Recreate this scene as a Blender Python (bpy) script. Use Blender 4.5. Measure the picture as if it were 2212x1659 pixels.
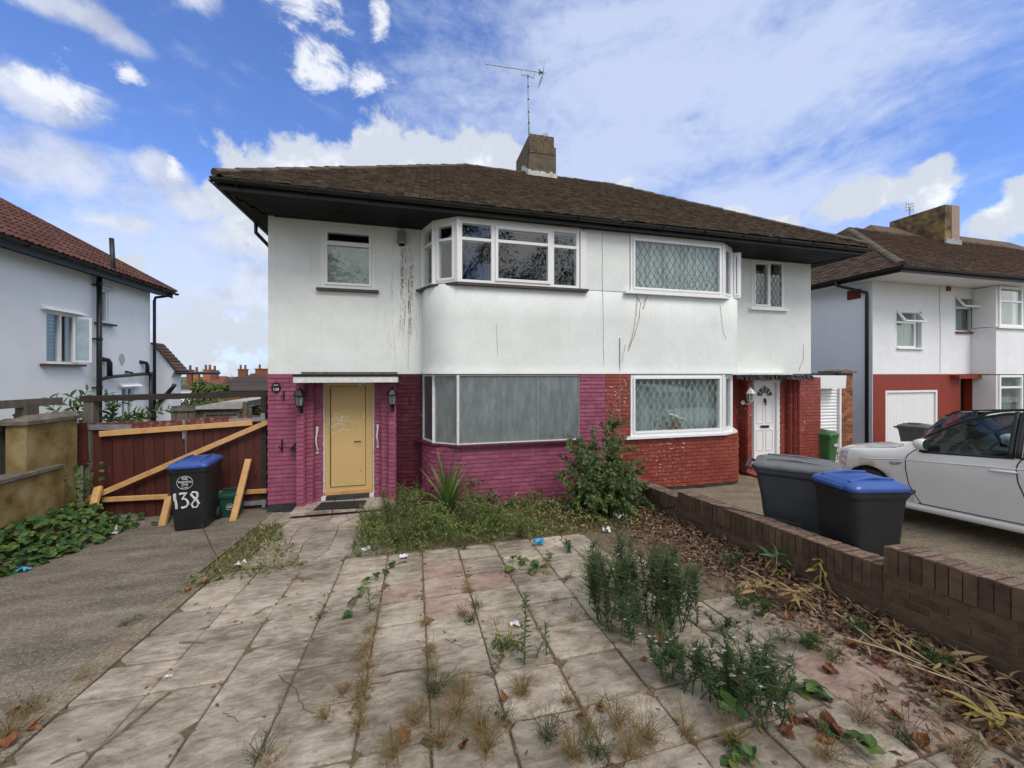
import bpy, math, random
from math import sin, cos, pi, radians, sqrt, atan2, asin, exp
from mathutils import Vector, Matrix
random.seed(7)
R = random.random
def U(a, b): return random.uniform(a, b)
for o in list(bpy.data.objects): bpy.data.objects.remove(o)
SC = bpy.context.scene
COL = SC.collection
# ------------------------------------------------------------ camera, sky, sun, exposure
FPX, TH, EYE, U0, V0 = 830.0, radians(14.14), 2.4, 1106.0, 806.0
cd = bpy.data.cameras.new('camera'); cam = bpy.data.objects.new('camera', cd); COL.objects.link(cam)
cam.location = (0, 0, EYE); cam.rotation_euler = (pi/2, 0, -TH)
cd.sensor_width = 36; cd.lens = FPX/2212*36; cd.shift_y = -(829.5-806)/2212
cd.clip_start = 0.05; cd.clip_end = 3000
SC.camera = cam
SC.view_settings.view_transform = 'Standard'; SC.view_settings.look = 'None'
SC.view_settings.exposure = 0.14; SC.view_settings.gamma = 1.0; SC.view_settings.use_curve_mapping = False
SUN_EL, SUN_AZ = radians(52), radians(160)      # azimuth clockwise from +Y
sl = bpy.data.lights.new('sun', 'SUN'); sun = bpy.data.objects.new('sun', sl); COL.objects.link(sun)
sl.energy = 2.0; sl.angle = radians(26); sl.color = (1, .945, .85)
sd = Vector((sin(SUN_AZ)*cos(SUN_EL), cos(SUN_AZ)*cos(SUN_EL), sin(SUN_EL)))
sun.rotation_euler = sd.to_track_quat('Z', 'Y').to_euler(); sun.location = (0, -5, 20)

def ray(u, v):
    t = (u-U0)/FPX
    return Vector((sin(TH)+t*cos(TH), cos(TH)-t*sin(TH), (V0-v)/FPX))
def at(u, v, Y):
    d = ray(u, v); k = Y/d.y
    return Vector((k*d.x, Y, EYE+k*d.z))
def atx(u, v, X):
    d = ray(u, v); k = X/d.x
    return Vector((X, k*d.y, EYE+k*d.z))
SLOPE, YH = 0.064, 7.3
def gz(y): return SLOPE*min(YH+1, max(0.0, YH-y))
def gp(u, v):
    d = ray(u, v); k = (SLOPE*YH-EYE)/(d.z+SLOPE*d.y)
    if k*d.y > YH: k = -EYE/d.z
    return Vector((k*d.x, k*d.y, gz(k*d.y)))
def UX(u, Y): return at(u, 800, Y).x

# ---- world
W = bpy.data.worlds.new('World'); SC.world = W; W.use_nodes = True
W.cycles.sampling_method = 'MANUAL'; W.cycles.sample_map_resolution = 512
wt = W.node_tree; wt.nodes.clear()
def wn(t, **k):
    n = wt.nodes.new(t)
    for a, b in k.items(): setattr(n, a, b)
    return n
def wl(a, b): wt.links.new(a, b)
def wmath(op, a, b=None, c=None, clamp=False):
    n = wn('ShaderNodeMath', operation=op, use_clamp=clamp)
    for i, x in enumerate((a, b, c)):
        if x is None: continue
        if isinstance(x, (int, float)): n.inputs[i].default_value = x
        else: wl(x, n.inputs[i])
    return n.outputs[0]
def wmap(x, a, b, c=0.0, d=1.0, smooth=True):
    n = wn('ShaderNodeMapRange', interpolation_type='SMOOTHSTEP' if smooth else 'LINEAR')
    wl(x, n.inputs[0])
    for i, q in enumerate((a, b, c, d)): n.inputs[1+i].default_value = q
    return n.outputs[0]
def wmix(f, a, b):
    n = wn('ShaderNodeMix', data_type='RGBA')
    if isinstance(f, (int, float)): n.inputs[0].default_value = f
    else: wl(f, n.inputs[0])
    for i, x in ((6, a), (7, b)):
        if isinstance(x, tuple): n.inputs[i].default_value = (*x, 1)
        else: wl(x, n.inputs[i])
    return n.outputs[2]
sky = wn('ShaderNodeTexSky', sky_type='NISHITA'); sky.sun_disc = False
sky.sun_elevation = SUN_EL; sky.sun_rotation = SUN_AZ; sky.air_density = 1.0; sky.dust_density = 0.6; sky.ozone_density = 2.2
tc = wn('ShaderNodeTexCoord'); D = tc.outputs['Generated']
sx = wn('ShaderNodeSeparateXYZ'); wl(D, sx.inputs[0])
az = wmath('ARCTAN2', sx.outputs[0], sx.outputs[1]); el = wmath('ARCSINE', sx.outputs[2])
ae = wn('ShaderNodeCombineXYZ'); wl(az, ae.inputs[0]); wl(el, ae.inputs[1])
def wnoise(scale, detail=8, rough=.55, vec=D, sc3=(1, 1, 1), dist=0.0, off=(0, 0, 0)):
    m = wn('ShaderNodeMapping'); wl(vec, m.inputs[0]); m.inputs['Scale'].default_value = sc3; m.inputs['Location'].default_value = off
    n = wn('ShaderNodeTexNoise'); wl(m.outputs[0], n.inputs['Vector'])
    n.inputs['Scale'].default_value = scale; n.inputs['Detail'].default_value = detail
    n.inputs['Roughness'].default_value = rough; n.inputs['Distortion'].default_value = dist
    return n.outputs['Fac'], n.outputs['Color']
def add(*xs):
    r = xs[0]
    for x in xs[1:]: r = wmath('ADD', r, x)
    return r
def dirof(u, v):
    d = ray(u, v).normalized()
    return atan2(d.x, d.y), asin(d.z)
# wobble the azimuth/elevation so that cloud outlines billow
_, wc = wnoise(9, 6, .6)
wob = wn('ShaderNodeVectorMath', operation='MULTIPLY_ADD'); wl(wc, wob.inputs[0])
wob.inputs[1].default_value = (.10, .10, 0); wl(ae.outputs[0], wob.inputs[2])
wv = wn('ShaderNodeVectorMath', operation='SUBTRACT'); wl(wob.outputs[0], wv.inputs[0]); wv.inputs[1].default_value = (.05, .05, 0)
AE = wv.outputs[0]
def blob(u0, v0, u1, v1, k=1.0):
    a0, e0 = dirof(u0, (v0+v1)/2); a1, e1 = dirof(u1, (v0+v1)/2)
    _, t0 = dirof((u0+u1)/2, v0); _, t1 = dirof((u0+u1)/2, v1)
    ca, ce, ra, re = (a0+a1)/2, (t0+t1)/2, abs(a1-a0)/2, abs(t1-t0)/2
    s = wn('ShaderNodeVectorMath', operation='SUBTRACT'); wl(AE, s.inputs[0]); s.inputs[1].default_value = (ca, ce, 0)
    m = wn('ShaderNodeVectorMath', operation='MULTIPLY'); wl(s.outputs[0], m.inputs[0]); m.inputs[1].default_value = (1/ra, 1/re, 0)
    l = wn('ShaderNodeVectorMath', operation='LENGTH'); wl(m.outputs[0], l.inputs[0])
    return wmath('MULTIPLY', wmath('SUBTRACT', 1.0, l.outputs['Value']), k)
def blobs(lst):
    r = None
    for b in lst:
        x = blob(*b); r = x if r is None else wmath('MAXIMUM', r, x)
    return r
n_f, _ = wnoise(7, 10, .62, off=(3.1, 0, 0))
n_m, _ = wnoise(16, 8, .6, off=(0, 2.2, 0))
n_l, _ = wnoise(2.6, 5, .5, off=(1, 5, 2))
# sharp cumulus
CU = [(420, 300, 720, 580, 1.3), (510, 255, 800, 540, 1.3), (690, 250, 960, 540, 1.3), (850, 262, 1140, 540, 1.4), (590, 275, 880, 560, 1.5), (780, 285, 1000, 540, 1.4), (1020, 270, 1150, 420), (440, 380, 560, 470),
      (1770, 385, 2010, 470), (1900, 335, 2120, 480), (2050, 380, 2380, 520), (1540, 440, 1640, 520), (1640, 455, 1760, 540), (1325, 385, 1372, 415),
      (250, 540, 322, 576),
      (300, 655, 640, 790, .55), (330, 730, 600, 840, .5), (-60, 640, 330, 800, .6), (700, 700, 1400, 830), (1500, 700, 2400, 820)]
cu = add(blobs(CU), wmath('MULTIPLY', wmath('SUBTRACT', n_f, .5), 1.9), wmath('MULTIPLY', wmath('SUBTRACT', n_m, .5), 1.3))
cu_a = wmap(cu, -0.04, 0.34)
w_s, _ = wnoise(11, 10, .68, sc3=(1, 1, 1.8), dist=.5, off=(7, 1, 3))
WI = [(540, -80, 760, 90), (590, 60, 740, 200), (640, 110, 770, 230), (740, 140, 860, 230), (790, -20, 850, 90), (0, 120, 240, 250), (200, 130, 330, 200), (330, 330, 400, 400)]
wi = add(blobs(WI), wmath('MULTIPLY', wmath('SUBTRACT', w_s, .5), 3.2), wmath('MULTIPLY', wmath('SUBTRACT', n_m, .5), 1.0))
wi_a = wmath('MULTIPLY', wmap(wi, .12, 1.0), .92)
# soft grey-white clouds
GR = [(-150, 270, 290, 440), (-120, 120, 240, 260), (-200, -80, 320, 40), (330, 395, 520, 480), (400, 430, 640, 600), (60, 480, 200, 540),
      (380, 600, 700, 700), (150, 440, 330, 500), (350, -60, 480, 30), (250, 330, 420, 420), (480, 520, 640, 680)]
gr = add(blobs(GR), wmath('MULTIPLY', wmath('SUBTRACT', n_f, .5), 1.4), wmath('MULTIPLY', wmath('SUBTRACT', n_l, .5), .6))
gr_a = wmath('MULTIPLY', wmap(gr, -0.15, 0.70), .80)
# unseen cumulus outside the view, added thick and bright to whiten the ambient light
far_m = wmath('MAXIMUM', wmap(wmath('ABSOLUTE', wmath('SUBTRACT', az, TH)), 1.0, 1.35), wmap(el, .80, 1.0))
gen = wmap(add(n_l, wmath('MULTIPLY', wmath('SUBTRACT', n_f, .5), .9)), .30, .55)
gen_a = wmath('MULTIPLY', wmath('MULTIPLY', gen, far_m), .95)
# high thin veil, mostly on the right
c_f, _ = wnoise(3.0, 9, .62, sc3=(1.0, 1.0, 3.2), dist=.6, off=(4, 1, 0))
c_g, _ = wnoise(22, 6, .65, sc3=(1, 1, 1.6), dist=.4)
VE = [(900, -300, 1900, 460), (1300, -100, 2300, 330), (1000, 100, 1700, 480), (0, 380, 640, 760), (-200, 420, 500, 640), (1300, 300, 2000, 620), (1250, -400, 2100, 150)]
vb = blobs(VE)
veil = add(wmath('MULTIPLY', wmath('MAXIMUM', vb, -0.35), .85), wmath('MULTIPLY', wmath('SUBTRACT', c_f, .5), 1.7), wmath('MULTIPLY', wmath('SUBTRACT', c_g, .5), .7))
ve_a = wmath('MULTIPLY', wmap(veil, -0.32, 0.70), .80)
hor = wmath('MULTIPLY', wmap(el, 0.0, .36, 1.0, 0.0), .55)
K = 7.2
def g(r_, g_, b_): return (r_*K, g_*K, b_*K)
deep = wn('ShaderNodeMix', data_type='RGBA', blend_type='MULTIPLY'); deep.inputs[0].default_value = 1.0
wl(sky.outputs[0], deep.inputs[6]); deep.inputs[7].default_value = (.98, 1.19, 1.72, 1)
c0 = wmix(hor, deep.outputs[2], g(.62, .80, 1.10))
c1 = wmix(ve_a, c0, g(.72, .82, 1.04))
shade_g = wmap(add(n_m, wmath('MULTIPLY', gr, .12)), .3, .75)
c2 = wmix(gr_a, c1, wmix(shade_g, g(.56, .60, .72), g(.86, .90, 1.0)))
shade = wmap(add(n_m, wmath('MULTIPLY', n_f, .8), wmath('MULTIPLY', w_s, .4)), .68, 1.12)
c2b = wmix(wi_a, c2, g(1.0, 1.03, 1.08))
c3 = wmix(cu_a, c2b, wmix(shade, g(1.26, 1.27, 1.27), g(.70, .76, .87)))
c4 = wmix(gen_a, c3, g(1.36, 1.345, 1.30))
bg = wn('ShaderNodeBackground'); wl(c4, bg.inputs[0]); bg.inputs[1].default_value = 0.12
wo = wn('ShaderNodeOutputWorld'); wl(bg.outputs[0], wo.inputs[0])

# ------------------------------------------------------------ mesh and object helpers
class MB:
    def __init__(s): s.v = []; s.f = []; s.r = []
    def add(s, vs, fs, r=None):
        n = len(s.v); s.v += [tuple(p) for p in vs]
        rr = R() if r is None else r
        for f in fs: s.f.append(tuple(n+i for i in f)); s.r.append(rr)
    def box(s, x0, x1, y0, y1, z0, z1, r=None):
        s.add([(x0, y0, z0), (x1, y0, z0), (x1, y1, z0), (x0, y1, z0), (x0, y0, z1), (x1, y0, z1), (x1, y1, z1), (x0, y1, z1)], BOXF, r)
    def ob(s, c, ax, ay, az, r=None, taper=1.0, jit=0.0):
        c, ax, ay, az = Vector(c), Vector(ax), Vector(ay), Vector(az)
        vs = []
        for k in (-1, 1):
            for i, j in ((-1, -1), (1, -1), (1, 1), (-1, 1)):
                t = taper if k > 0 else 1
                p = c+ax*i*t+ay*j*t+az*k
                if jit: p = p+Vector((U(-jit, jit), U(-jit, jit), U(-jit, jit)))
                vs.append(p)
        s.add(vs, BOXF, r)
    def bar(s, p, q, w, h, up=(0, 0, 1), r=None):
        p, q = Vector(p), Vector(q); d = q-p; n = d.normalized(); up = Vector(up)
        if abs(n.dot(up)) > .98: up = Vector((1, 0, 0))
        sd_ = n.cross(up).normalized(); u2 = sd_.cross(n)
        s.ob((p+q)/2, sd_*w/2, u2*h/2, d/2, r)
    def tube(s, pts, rad, n=8, r=None, cap=True):
        pts = [Vector(p) for p in pts]; k = len(pts); rr = R() if r is None else r
        rads = rad if isinstance(rad, (list, tuple)) else [rad]*k
        rings = []; prev = None
        for i, p in enumerate(pts):
            t = (pts[min(i+1, k-1)]-pts[max(i-1, 0)])
            t = t.normalized() if t.length > 1e-9 else Vector((0, 0, 1))
            a = prev if prev is not None else (Vector((0, 0, 1)) if abs(t.z) < .9 else Vector((1, 0, 0)))
            a = (a-t*a.dot(t))
            if a.length < 1e-6: a = Vector((1, 0, 0)) if abs(t.x) < .9 else Vector((0, 1, 0)); a = a-t*a.dot(t)
            a.normalize(); b = t.cross(a); prev = a
            rings.append([p+(a*cos(2*pi*j/n)+b*sin(2*pi*j/n))*rads[i] for j in range(n)])
        vs = [v for g_ in rings for v in g_]; fs = []
        for i in range(k-1):
            for j in range(n):
                fs.append((i*n+j, i*n+(j+1) % n, (i+1)*n+(j+1) % n, (i+1)*n+j))
        if cap and n > 2: fs += [tuple(range(n-1, -1, -1)), tuple((k-1)*n+j for j in range(n))]
        s.add(vs, fs, rr)
    def lathe(s, prof, c=(0, 0, 0), n=20, axis='z', r=None):
        c = Vector(c); vs = []; fs = []
        for (rad, h) in prof:
            for j in range(n):
                a = 2*pi*j/n; x, y = rad*cos(a), rad*sin(a)
                p = (x, y, h) if axis == 'z' else ((h, x, y) if axis == 'x' else (x, h, y))
                vs.append(c+Vector(p))
        for i in range(len(prof)-1):
            for j in range(n): fs.append((i*n+j, i*n+(j+1) % n, (i+1)*n+(j+1) % n, (i+1)*n+j))
        s.add(vs, fs, r)
    def prism(s, poly, d, r=None):
        n = len(poly); d = Vector(d); vs = [Vector(p) for p in poly]+[Vector(p)+d for p in poly]
        s.add(vs, [tuple(range(n-1, -1, -1)), tuple(range(n, 2*n))]+[(i, (i+1) % n, n+(i+1) % n, n+i) for i in range(n)], r)
    def grid(s, rows, r=None, close=False):
        m = len(rows[0]); vs = [p for q in rows for p in q]; fs = []
        for i in range(len(rows)-1):
            for j in range(m if close else m-1):
                fs.append((i*m+j, i*m+(j+1) % m, (i+1)*m+(j+1) % m, (i+1)*m+j))
        s.add(vs, fs, r)
    def leaf(s, p, d, n, L, w, fold=.25, droop=.3, r=None, segs=3, tipw=0.0):
        # pointed ovate leaf folded along its midrib
        p = Vector(p); d = Vector(d).normalized(); n = Vector(n); sd_ = d.cross(n)
        if sd_.length < 1e-4: sd_ = d.cross(Vector((.3, .7, .2)))
        sd_.normalize(); n = sd_.cross(d)
        vs = []; 
        for i in range(segs+1):
            t = i/segs
            ww = w*.5*(sin(pi*min(1, t*.9+.08))**.8) if i < segs else w*tipw*.5
            c = p+d*L*t-n*(droop*L*t*t)
            vs += [c+sd_*ww+n*fold*ww, c, c-sd_*ww+n*fold*ww]
        fs = []
        for i in range(segs):
            a = i*3; fs += [(a, a+1, a+4, a+3), (a+1, a+2, a+5, a+4)]
        s.add(vs, fs, r)
    def blade(s, p, d, L, w, bend=.5, r=None, segs=3, side=None):
        p = Vector(p); d = Vector(d).normalized(); h = Vector((d.x, d.y, 0))
        if h.length < 1e-3: h = Vector((U(-1, 1), U(-1, 1), 0))
        h.normalize(); sd_ = Vector((-h.y, h.x, 0)) if side is None else side
        vs = []
        for i in range(segs+1):
            t = i/segs; c = p+d*L*t+(h*.6-Vector((0, 0, .8)))*bend*L*t*t
            ww = w*.5*(1-t*.92); vs += [c-sd_*ww, c+sd_*ww]
        s.add(vs, [(2*i, 2*i+1, 2*i+3, 2*i+2) for i in range(segs)], r)
    def build(s, name, mat, parent=None, smooth=False, loc=None):
        me = bpy.data.meshes.new(name); me.from_pydata(s.v, [], s.f)
        a = me.attributes.new('rnd', 'FLOAT', 'FACE'); a.data.foreach_set('value', s.r)
        if smooth: me.polygons.foreach_set('use_smooth', [True]*len(me.polygons))
        me.materials.append(mat); me.update()
        o = bpy.data.objects.new(name, me); COL.objects.link(o)
        if loc is not None: o.location = loc
        if parent is not None: o.parent = parent
        return o
BOXF = [(0, 3, 2, 1), (4, 5, 6, 7), (0, 1, 5, 4), (1, 2, 6, 5), (2, 3, 7, 6), (3, 0, 4, 7)]
def tag(o, label=None, cat=None, group=None, kind=None):
    if label: o['label'] = label
    if cat: o['category'] = cat
    if group: o['group'] = group
    if kind: o['kind'] = kind
    return o
def thing(name, label, cat, loc=(0, 0, 0), rz=0.0, group=None):
    o = bpy.data.objects.new(name, None); COL.objects.link(o); o.location = loc; o.rotation_euler = (0, 0, rz)
    o.empty_display_size = .1
    return tag(o, label, cat, group)
def kids(o): return [c for c in bpy.data.objects if c.parent == o]
KID = {}
def copy_tree(o, parent=None):
    c = o.copy(); COL.objects.link(c)
    if parent is not None: c.parent = parent
    for ch in list(o.children): copy_tree(ch, c)
    return c
def one(name, mat, parent, fn, smooth=False):
    b = MB(); fn(b); return b.build(name, mat, parent, smooth)
def bevel(o, w=.006, seg=2):
    m = o.modifiers.new('bevel', 'BEVEL'); m.width = w; m.segments = seg; m.limit_method = 'ANGLE'; m.angle_limit = radians(35)
    return o
class Pieces:
    """alike pieces: those that show largest become objects, the rest one joined part"""
    def __init__(s, name, mat, parent, limit=300): s.n, s.m, s.p, s.l, s.a = name, mat, parent, limit, []
    def add(s, vs, fs, vis=1.0, size=1.0):
        c = Vector((0, 0, 0))
        for v in vs: c += Vector(v)
        c /= len(vs); d = (c-Vector((0, 0, EYE))).length
        s.a.append((vis*size/(d*d), [tuple(v) for v in vs], fs, c))
    def ob(s, c, ax, ay, az, jit=0.0, vis=1.0, size=1.0, taper=1.0):
        b = MB(); b.ob(c, ax, ay, az, jit=jit, taper=taper); s.add(b.v, b.f, vis, size)
    def done(s, smooth=False):
        s.a.sort(key=lambda t: -t[0]); rest = MB()
        for i, (k, vs, fs, c) in enumerate(s.a):
            if i < s.l:
                b = MB(); b.add([Vector(v)-c for v in vs], fs); b.build(s.n, s.m, s.p, smooth, loc=c)
            else: rest.add(vs, fs)
        if rest.v: tag(rest.build(s.n, s.m, s.p, smooth), kind='stuff')

# ------------------------------------------------------------ materials
def nn(nt, t, ins=None, **k):
    n = nt.nodes.new(t)
    for a, b in k.items(): setattr(n, a, b)
    for key, x in (ins or {}).items():
        if hasattr(x, 'default_value') or hasattr(x, 'is_output'): nt.links.new(x, n.inputs[key])
        else: n.inputs[key].default_value = x
    return n
def c4t(c): return (c[0], c[1], c[2], 1)
def newmat(name):
    m = bpy.data.materials.new(name); m.use_nodes = True; nt = m.node_tree
    return m, nt, nt.nodes['Principled BSDF']
def pos(nt, scale=(1, 1, 1), rot=(0, 0, 0), kind='Position'):
    s = nn(nt, 'ShaderNodeNewGeometry').outputs['Position'] if kind == 'Position' else nn(nt, 'ShaderNodeTexCoord').outputs['Object']
    return nn(nt, 'ShaderNodeMapping', {'Vector': s, 'Scale': scale, 'Rotation': rot}).outputs[0]
def noise(nt, vec, sc, det=6, ro=.6, dist=0):
    return nn(nt, 'ShaderNodeTexNoise', {'Vector': vec, 'Scale': sc, 'Detail': det, 'Roughness': ro, 'Distortion': dist}).outputs['Fac']
def ramp(nt, fac, cols, lo=0.3, hi=0.7):
    n = nn(nt, 'ShaderNodeValToRGB'); nt.links.new(fac, n.inputs[0]); e = n.color_ramp.elements; k = len(cols)
    while len(e) < k: e.new(.5)
    for i, c in enumerate(cols): e[i].position = lo+(hi-lo)*i/max(1, k-1); e[i].color = c4t(c)
    return n.outputs[0]
def mth(nt, op, a, b=0.0, clamp=False):
    n = nn(nt, 'ShaderNodeMath', operation=op, use_clamp=clamp)
    for i, x in enumerate((a, b)):
        if isinstance(x, (int, float)): n.inputs[i].default_value = x
        else: nt.links.new(x, n.inputs[i])
    return n.outputs[0]
def mrange(nt, x, a, b, c=0.0, d=1.0):
    return nn(nt, 'ShaderNodeMapRange', {0: x, 1: a, 2: b, 3: c, 4: d}, interpolation_type='SMOOTHSTEP').outputs[0]
def mixc(nt, f, a, b, blend='MIX'):
    n = nn(nt, 'ShaderNodeMix', data_type='RGBA', blend_type=blend)
    for i, x in ((0, f), (6, a), (7, b)):
        if isinstance(x, (int, float)): n.inputs[i].default_value = x
        elif isinstance(x, tuple): n.inputs[i].default_value = c4t(x)
        else: nt.links.new(x, n.inputs[i])
    return n.outputs[2]
def varied(nt, col, amt, src='object'):
    r = nn(nt, 'ShaderNodeObjectInfo').outputs['Random'] if src == 'object' else nn(nt, 'ShaderNodeAttribute', attribute_name='rnd').outputs['Fac']
    v = mth(nt, 'ADD', mth(nt, 'MULTIPLY', r, 2*amt), 1-amt)
    return nn(nt, 'ShaderNodeHueSaturation', {'Color': col, 'Value': v}).outputs[0]
def set_bump(nt, bs, h, strength, dist=.01):
    b = nn(nt, 'ShaderNodeBump', {'Height': h, 'Strength': strength, 'Distance': dist}); nt.links.new(b.outputs[0], bs.inputs['Normal'])
def mat(name, cols, sc=6, rough=.7, bump=0.0, bsc=40, ov=0.0, fv=0.0, metal=0.0, spec=.4, stretch=(1, 1, 1), det=6, attr=False, bdist=.01, lo=.3, hi=.7, coat=0.0, kind='Position'):
    m, nt, bs = newmat(name)
    p = pos(nt, stretch, kind=kind)
    if attr:
        a = nn(nt, 'ShaderNodeAttribute', attribute_name='rnd').outputs['Fac']; col = ramp(nt, a, cols, 0.0, 1.0)
        col = mixc(nt, mrange(nt, noise(nt, p, sc), .3, .7, 0, .35), col, tuple(x*.55 for x in cols[0]))
    elif len(cols) == 1: col = ramp(nt, noise(nt, p, sc, det), [tuple(x*.86 for x in cols[0]), cols[0]], lo, hi)
    else: col = ramp(nt, noise(nt, p, sc, det), cols, lo, hi)
    if ov: col = varied(nt, col, ov)
    if fv: col = varied(nt, col, fv, 'face')
    nt.links.new(col, bs.inputs['Base Color'])
    bs.inputs['Roughness'].default_value = rough; bs.inputs['Metallic'].default_value = metal
    bs.inputs['Specular IOR Level'].default_value = spec; bs.inputs['Coat Weight'].default_value = coat
    if bump: set_bump(nt, bs, noise(nt, p, bsc, 5), bump, bdist)
    return m
def leafmat(name, cols, rough=.5, trans=.25, sc=2.0):
    m, nt, bs = newmat(name)
    a = nn(nt, 'ShaderNodeAttribute', attribute_name='rnd').outputs['Fac']
    ob = nn(nt, 'ShaderNodeObjectInfo').outputs['Random']
    f = mth(nt, 'FRACT', mth(nt, 'ADD', a, mth(nt, 'MULTIPLY', ob, .35)))
    col = ramp(nt, f, cols, .02, .98)
    nt.links.new(col, bs.inputs['Base Color']); bs.inputs['Roughness'].default_value = rough; bs.inputs['Specular IOR Level'].default_value = .3
    t = nn(nt, 'ShaderNodeBsdfTranslucent', {'Color': col}); mx = nn(nt, 'ShaderNodeMixShader', {0: trans, 1: bs.outputs[0], 2: t.outputs[0]})
    nt.links.new(mx.outputs[0], nt.nodes['Material Output'].inputs[0])
    return m
def glassmat(name, tint=(.75, .8, .8), refl=1.0, clear=.9):
    m, nt, bs = newmat(name); nt.nodes.remove(bs)
    lw = nn(nt, 'ShaderNodeLayerWeight', {'Blend': .5})
    fr_ = mth(nt, 'ADD', mth(nt, 'MULTIPLY', mth(nt, 'POWER', lw.outputs['Facing'], 4.0), .9), .055)
    g_ = nn(nt, 'ShaderNodeBsdfGlossy', {'Color': (1, 1, 1, 1), 'Roughness': .015}); t = nn(nt, 'ShaderNodeBsdfTransparent', {'Color': (*[x*clear for x in tint], 1)})
    f = mth(nt, 'MULTIPLY', fr_, refl, True)
    mx = nn(nt, 'ShaderNodeMixShader', {0: f, 1: t.outputs[0], 2: g_.outputs[0]}); nt.links.new(mx.outputs[0], nt.nodes['Material Output'].inputs[0])
    return m
M = {}
def paintbrick(name, a, b, peel, peelcol, rough=.5):
    m, nt, bs = newmat(name); p = pos(nt)
    col = ramp(nt, noise(nt, p, 5, 6), [a, b], .3, .7)
    col = varied(nt, col, .07)
    big = mrange(nt, noise(nt, p, 1.1, 3), .45, .65)
    fl = noise(nt, pos(nt, (1, 1, 1.8)), 17, 5, .55)
    msk = mth(nt, 'MULTIPLY', mrange(nt, fl, peel, peel+.02), mth(nt, 'ADD', mth(nt, 'MULTIPLY', big, .9), .1))
    col = mixc(nt, mth(nt, 'GREATER_THAN', msk, .5), col, peelcol)
    fine = noise(nt, pos(nt, (2.2, 2.2, .35)), 10, 4)
    col = mixc(nt, mrange(nt, fine, .62, .8, 0, .35), col, (.35, .22, .24))
    nt.links.new(col, bs.inputs['Base Color']); bs.inputs['Roughness'].default_value = rough; bs.inputs['Specular IOR Level'].default_value = .35
    set_bump(nt, bs, noise(nt, p, 55, 5), .35, .006)
    return m
M['purple'] = paintbrick('purple_paint', (.225, .055, .098), (.32, .090, .150), .735, (.45, .40, .40))
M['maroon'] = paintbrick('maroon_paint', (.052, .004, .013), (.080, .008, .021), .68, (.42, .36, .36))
M['red'] = paintbrick('red_paint', (.20, .040, .027), (.275, .062, .043), .62, (.52, .47, .44))
M['redhouse'] = mat('red_house_paint', [(.20, .022, .010), (.26, .032, .014)], 4, .5, .2)
def rendermat(name, a, b, bump, bsc, dirt=.3):
    m, nt, bs = newmat(name); p = pos(nt)
    col = ramp(nt, noise(nt, p, 1.3, 9, .72), [a, b], .34, .60)
    st = noise(nt, pos(nt, (5, 5, .35)), 2.2, 6, .7)
    col = mixc(nt, mrange(nt, st, .54, .78, 0, dirt), col, (.47, .47, .44))
    nt.links.new(col, bs.inputs['Base Color']); bs.inputs['Roughness'].default_value = .85; bs.inputs['Specular IOR Level'].default_value = .2
    h = mth(nt, 'ADD', noise(nt, p, bsc, 5), mth(nt, 'MULTIPLY', noise(nt, p, 2.5, 4), 1.4))
    set_bump(nt, bs, h, bump, .012)
    return m, nt, bs
M['render'], rnt, rbs = rendermat('white_render', (.665, .69, .655), (.75, .775, .74), .4, 26, .34)
# rust and dirt streaks that ran down from the flood lamp (marks on the wall itself)
def streak(nt, x0, x1, zt, zb, thr, freq, seedz):
    g_ = nn(nt, 'ShaderNodeSeparateXYZ', {0: nn(nt, 'ShaderNodeNewGeometry').outputs['Position']})
    mx = mth(nt, 'MULTIPLY', mrange(nt, g_.outputs[0], x0, x0+(x1-x0)*.3), mrange(nt, g_.outputs[0], x1, x1-(x1-x0)*.3))
    mz = mth(nt, 'MULTIPLY', mrange(nt, g_.outputs[2], zb, zb+.5), mrange(nt, g_.outputs[2], zt, zt-.12))
    my = mth(nt, 'GREATER_THAN', g_.outputs[1], 7.3)
    n = noise(nt, pos(nt, (freq, 1, .55)), 2.6, 7, .72, .1)
    sp = mrange(nt, noise(nt, pos(nt, (1.6, 1, .7)), 26, 4, .65), .40, .58)
    return mth(nt, 'MULTIPLY', mth(nt, 'MULTIPLY', mth(nt, 'MULTIPLY', mth(nt, 'MULTIPLY', mx, mz), my), mrange(nt, n, thr, thr+.13)), sp)
base_c = rbs.inputs['Base Color'].links[0].from_socket
XL = UX(868, 7.45)
s1 = streak(rnt, XL-.10, XL+.26, 4.80, 2.9, .43, 13, 0); s2 = streak(rnt, XL-.38, XL-.06, 4.3, 2.35, .54, 17, 0); s3 = streak(rnt, XL-.02, XL+.40, 3.9, 2.3, .53, 16, 0)
c_ = mixc(rnt, mth(rnt, 'MULTIPLY', s2, .8), base_c, (.20, .17, .13)); c_ = mixc(rnt, mth(rnt, 'MULTIPLY', s3, .75), c_, (.20, .17, .13))
c_ = mixc(rnt, mth(rnt, 'MULTIPLY', s1, .95), c_, (.17, .10, .04)); rnt.links.new(c_, rbs.inputs['Base Color'])
M['render2'] = rendermat('rough_cast_render', (.74, .75, .76), (.80, .81, .82), .9, 26, .12)[0]
M['render3'] = rendermat('smooth_white_render', (.80, .805, .80), (.85, .855, .85), .15, 40, .10)[0]
M['sidewall'] = rendermat('shade_blued_render', (.74, .77, .82), (.78, .81, .86), .1, 40, .05)[0]  # white render, with the blue of its shade put into the colour
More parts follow.
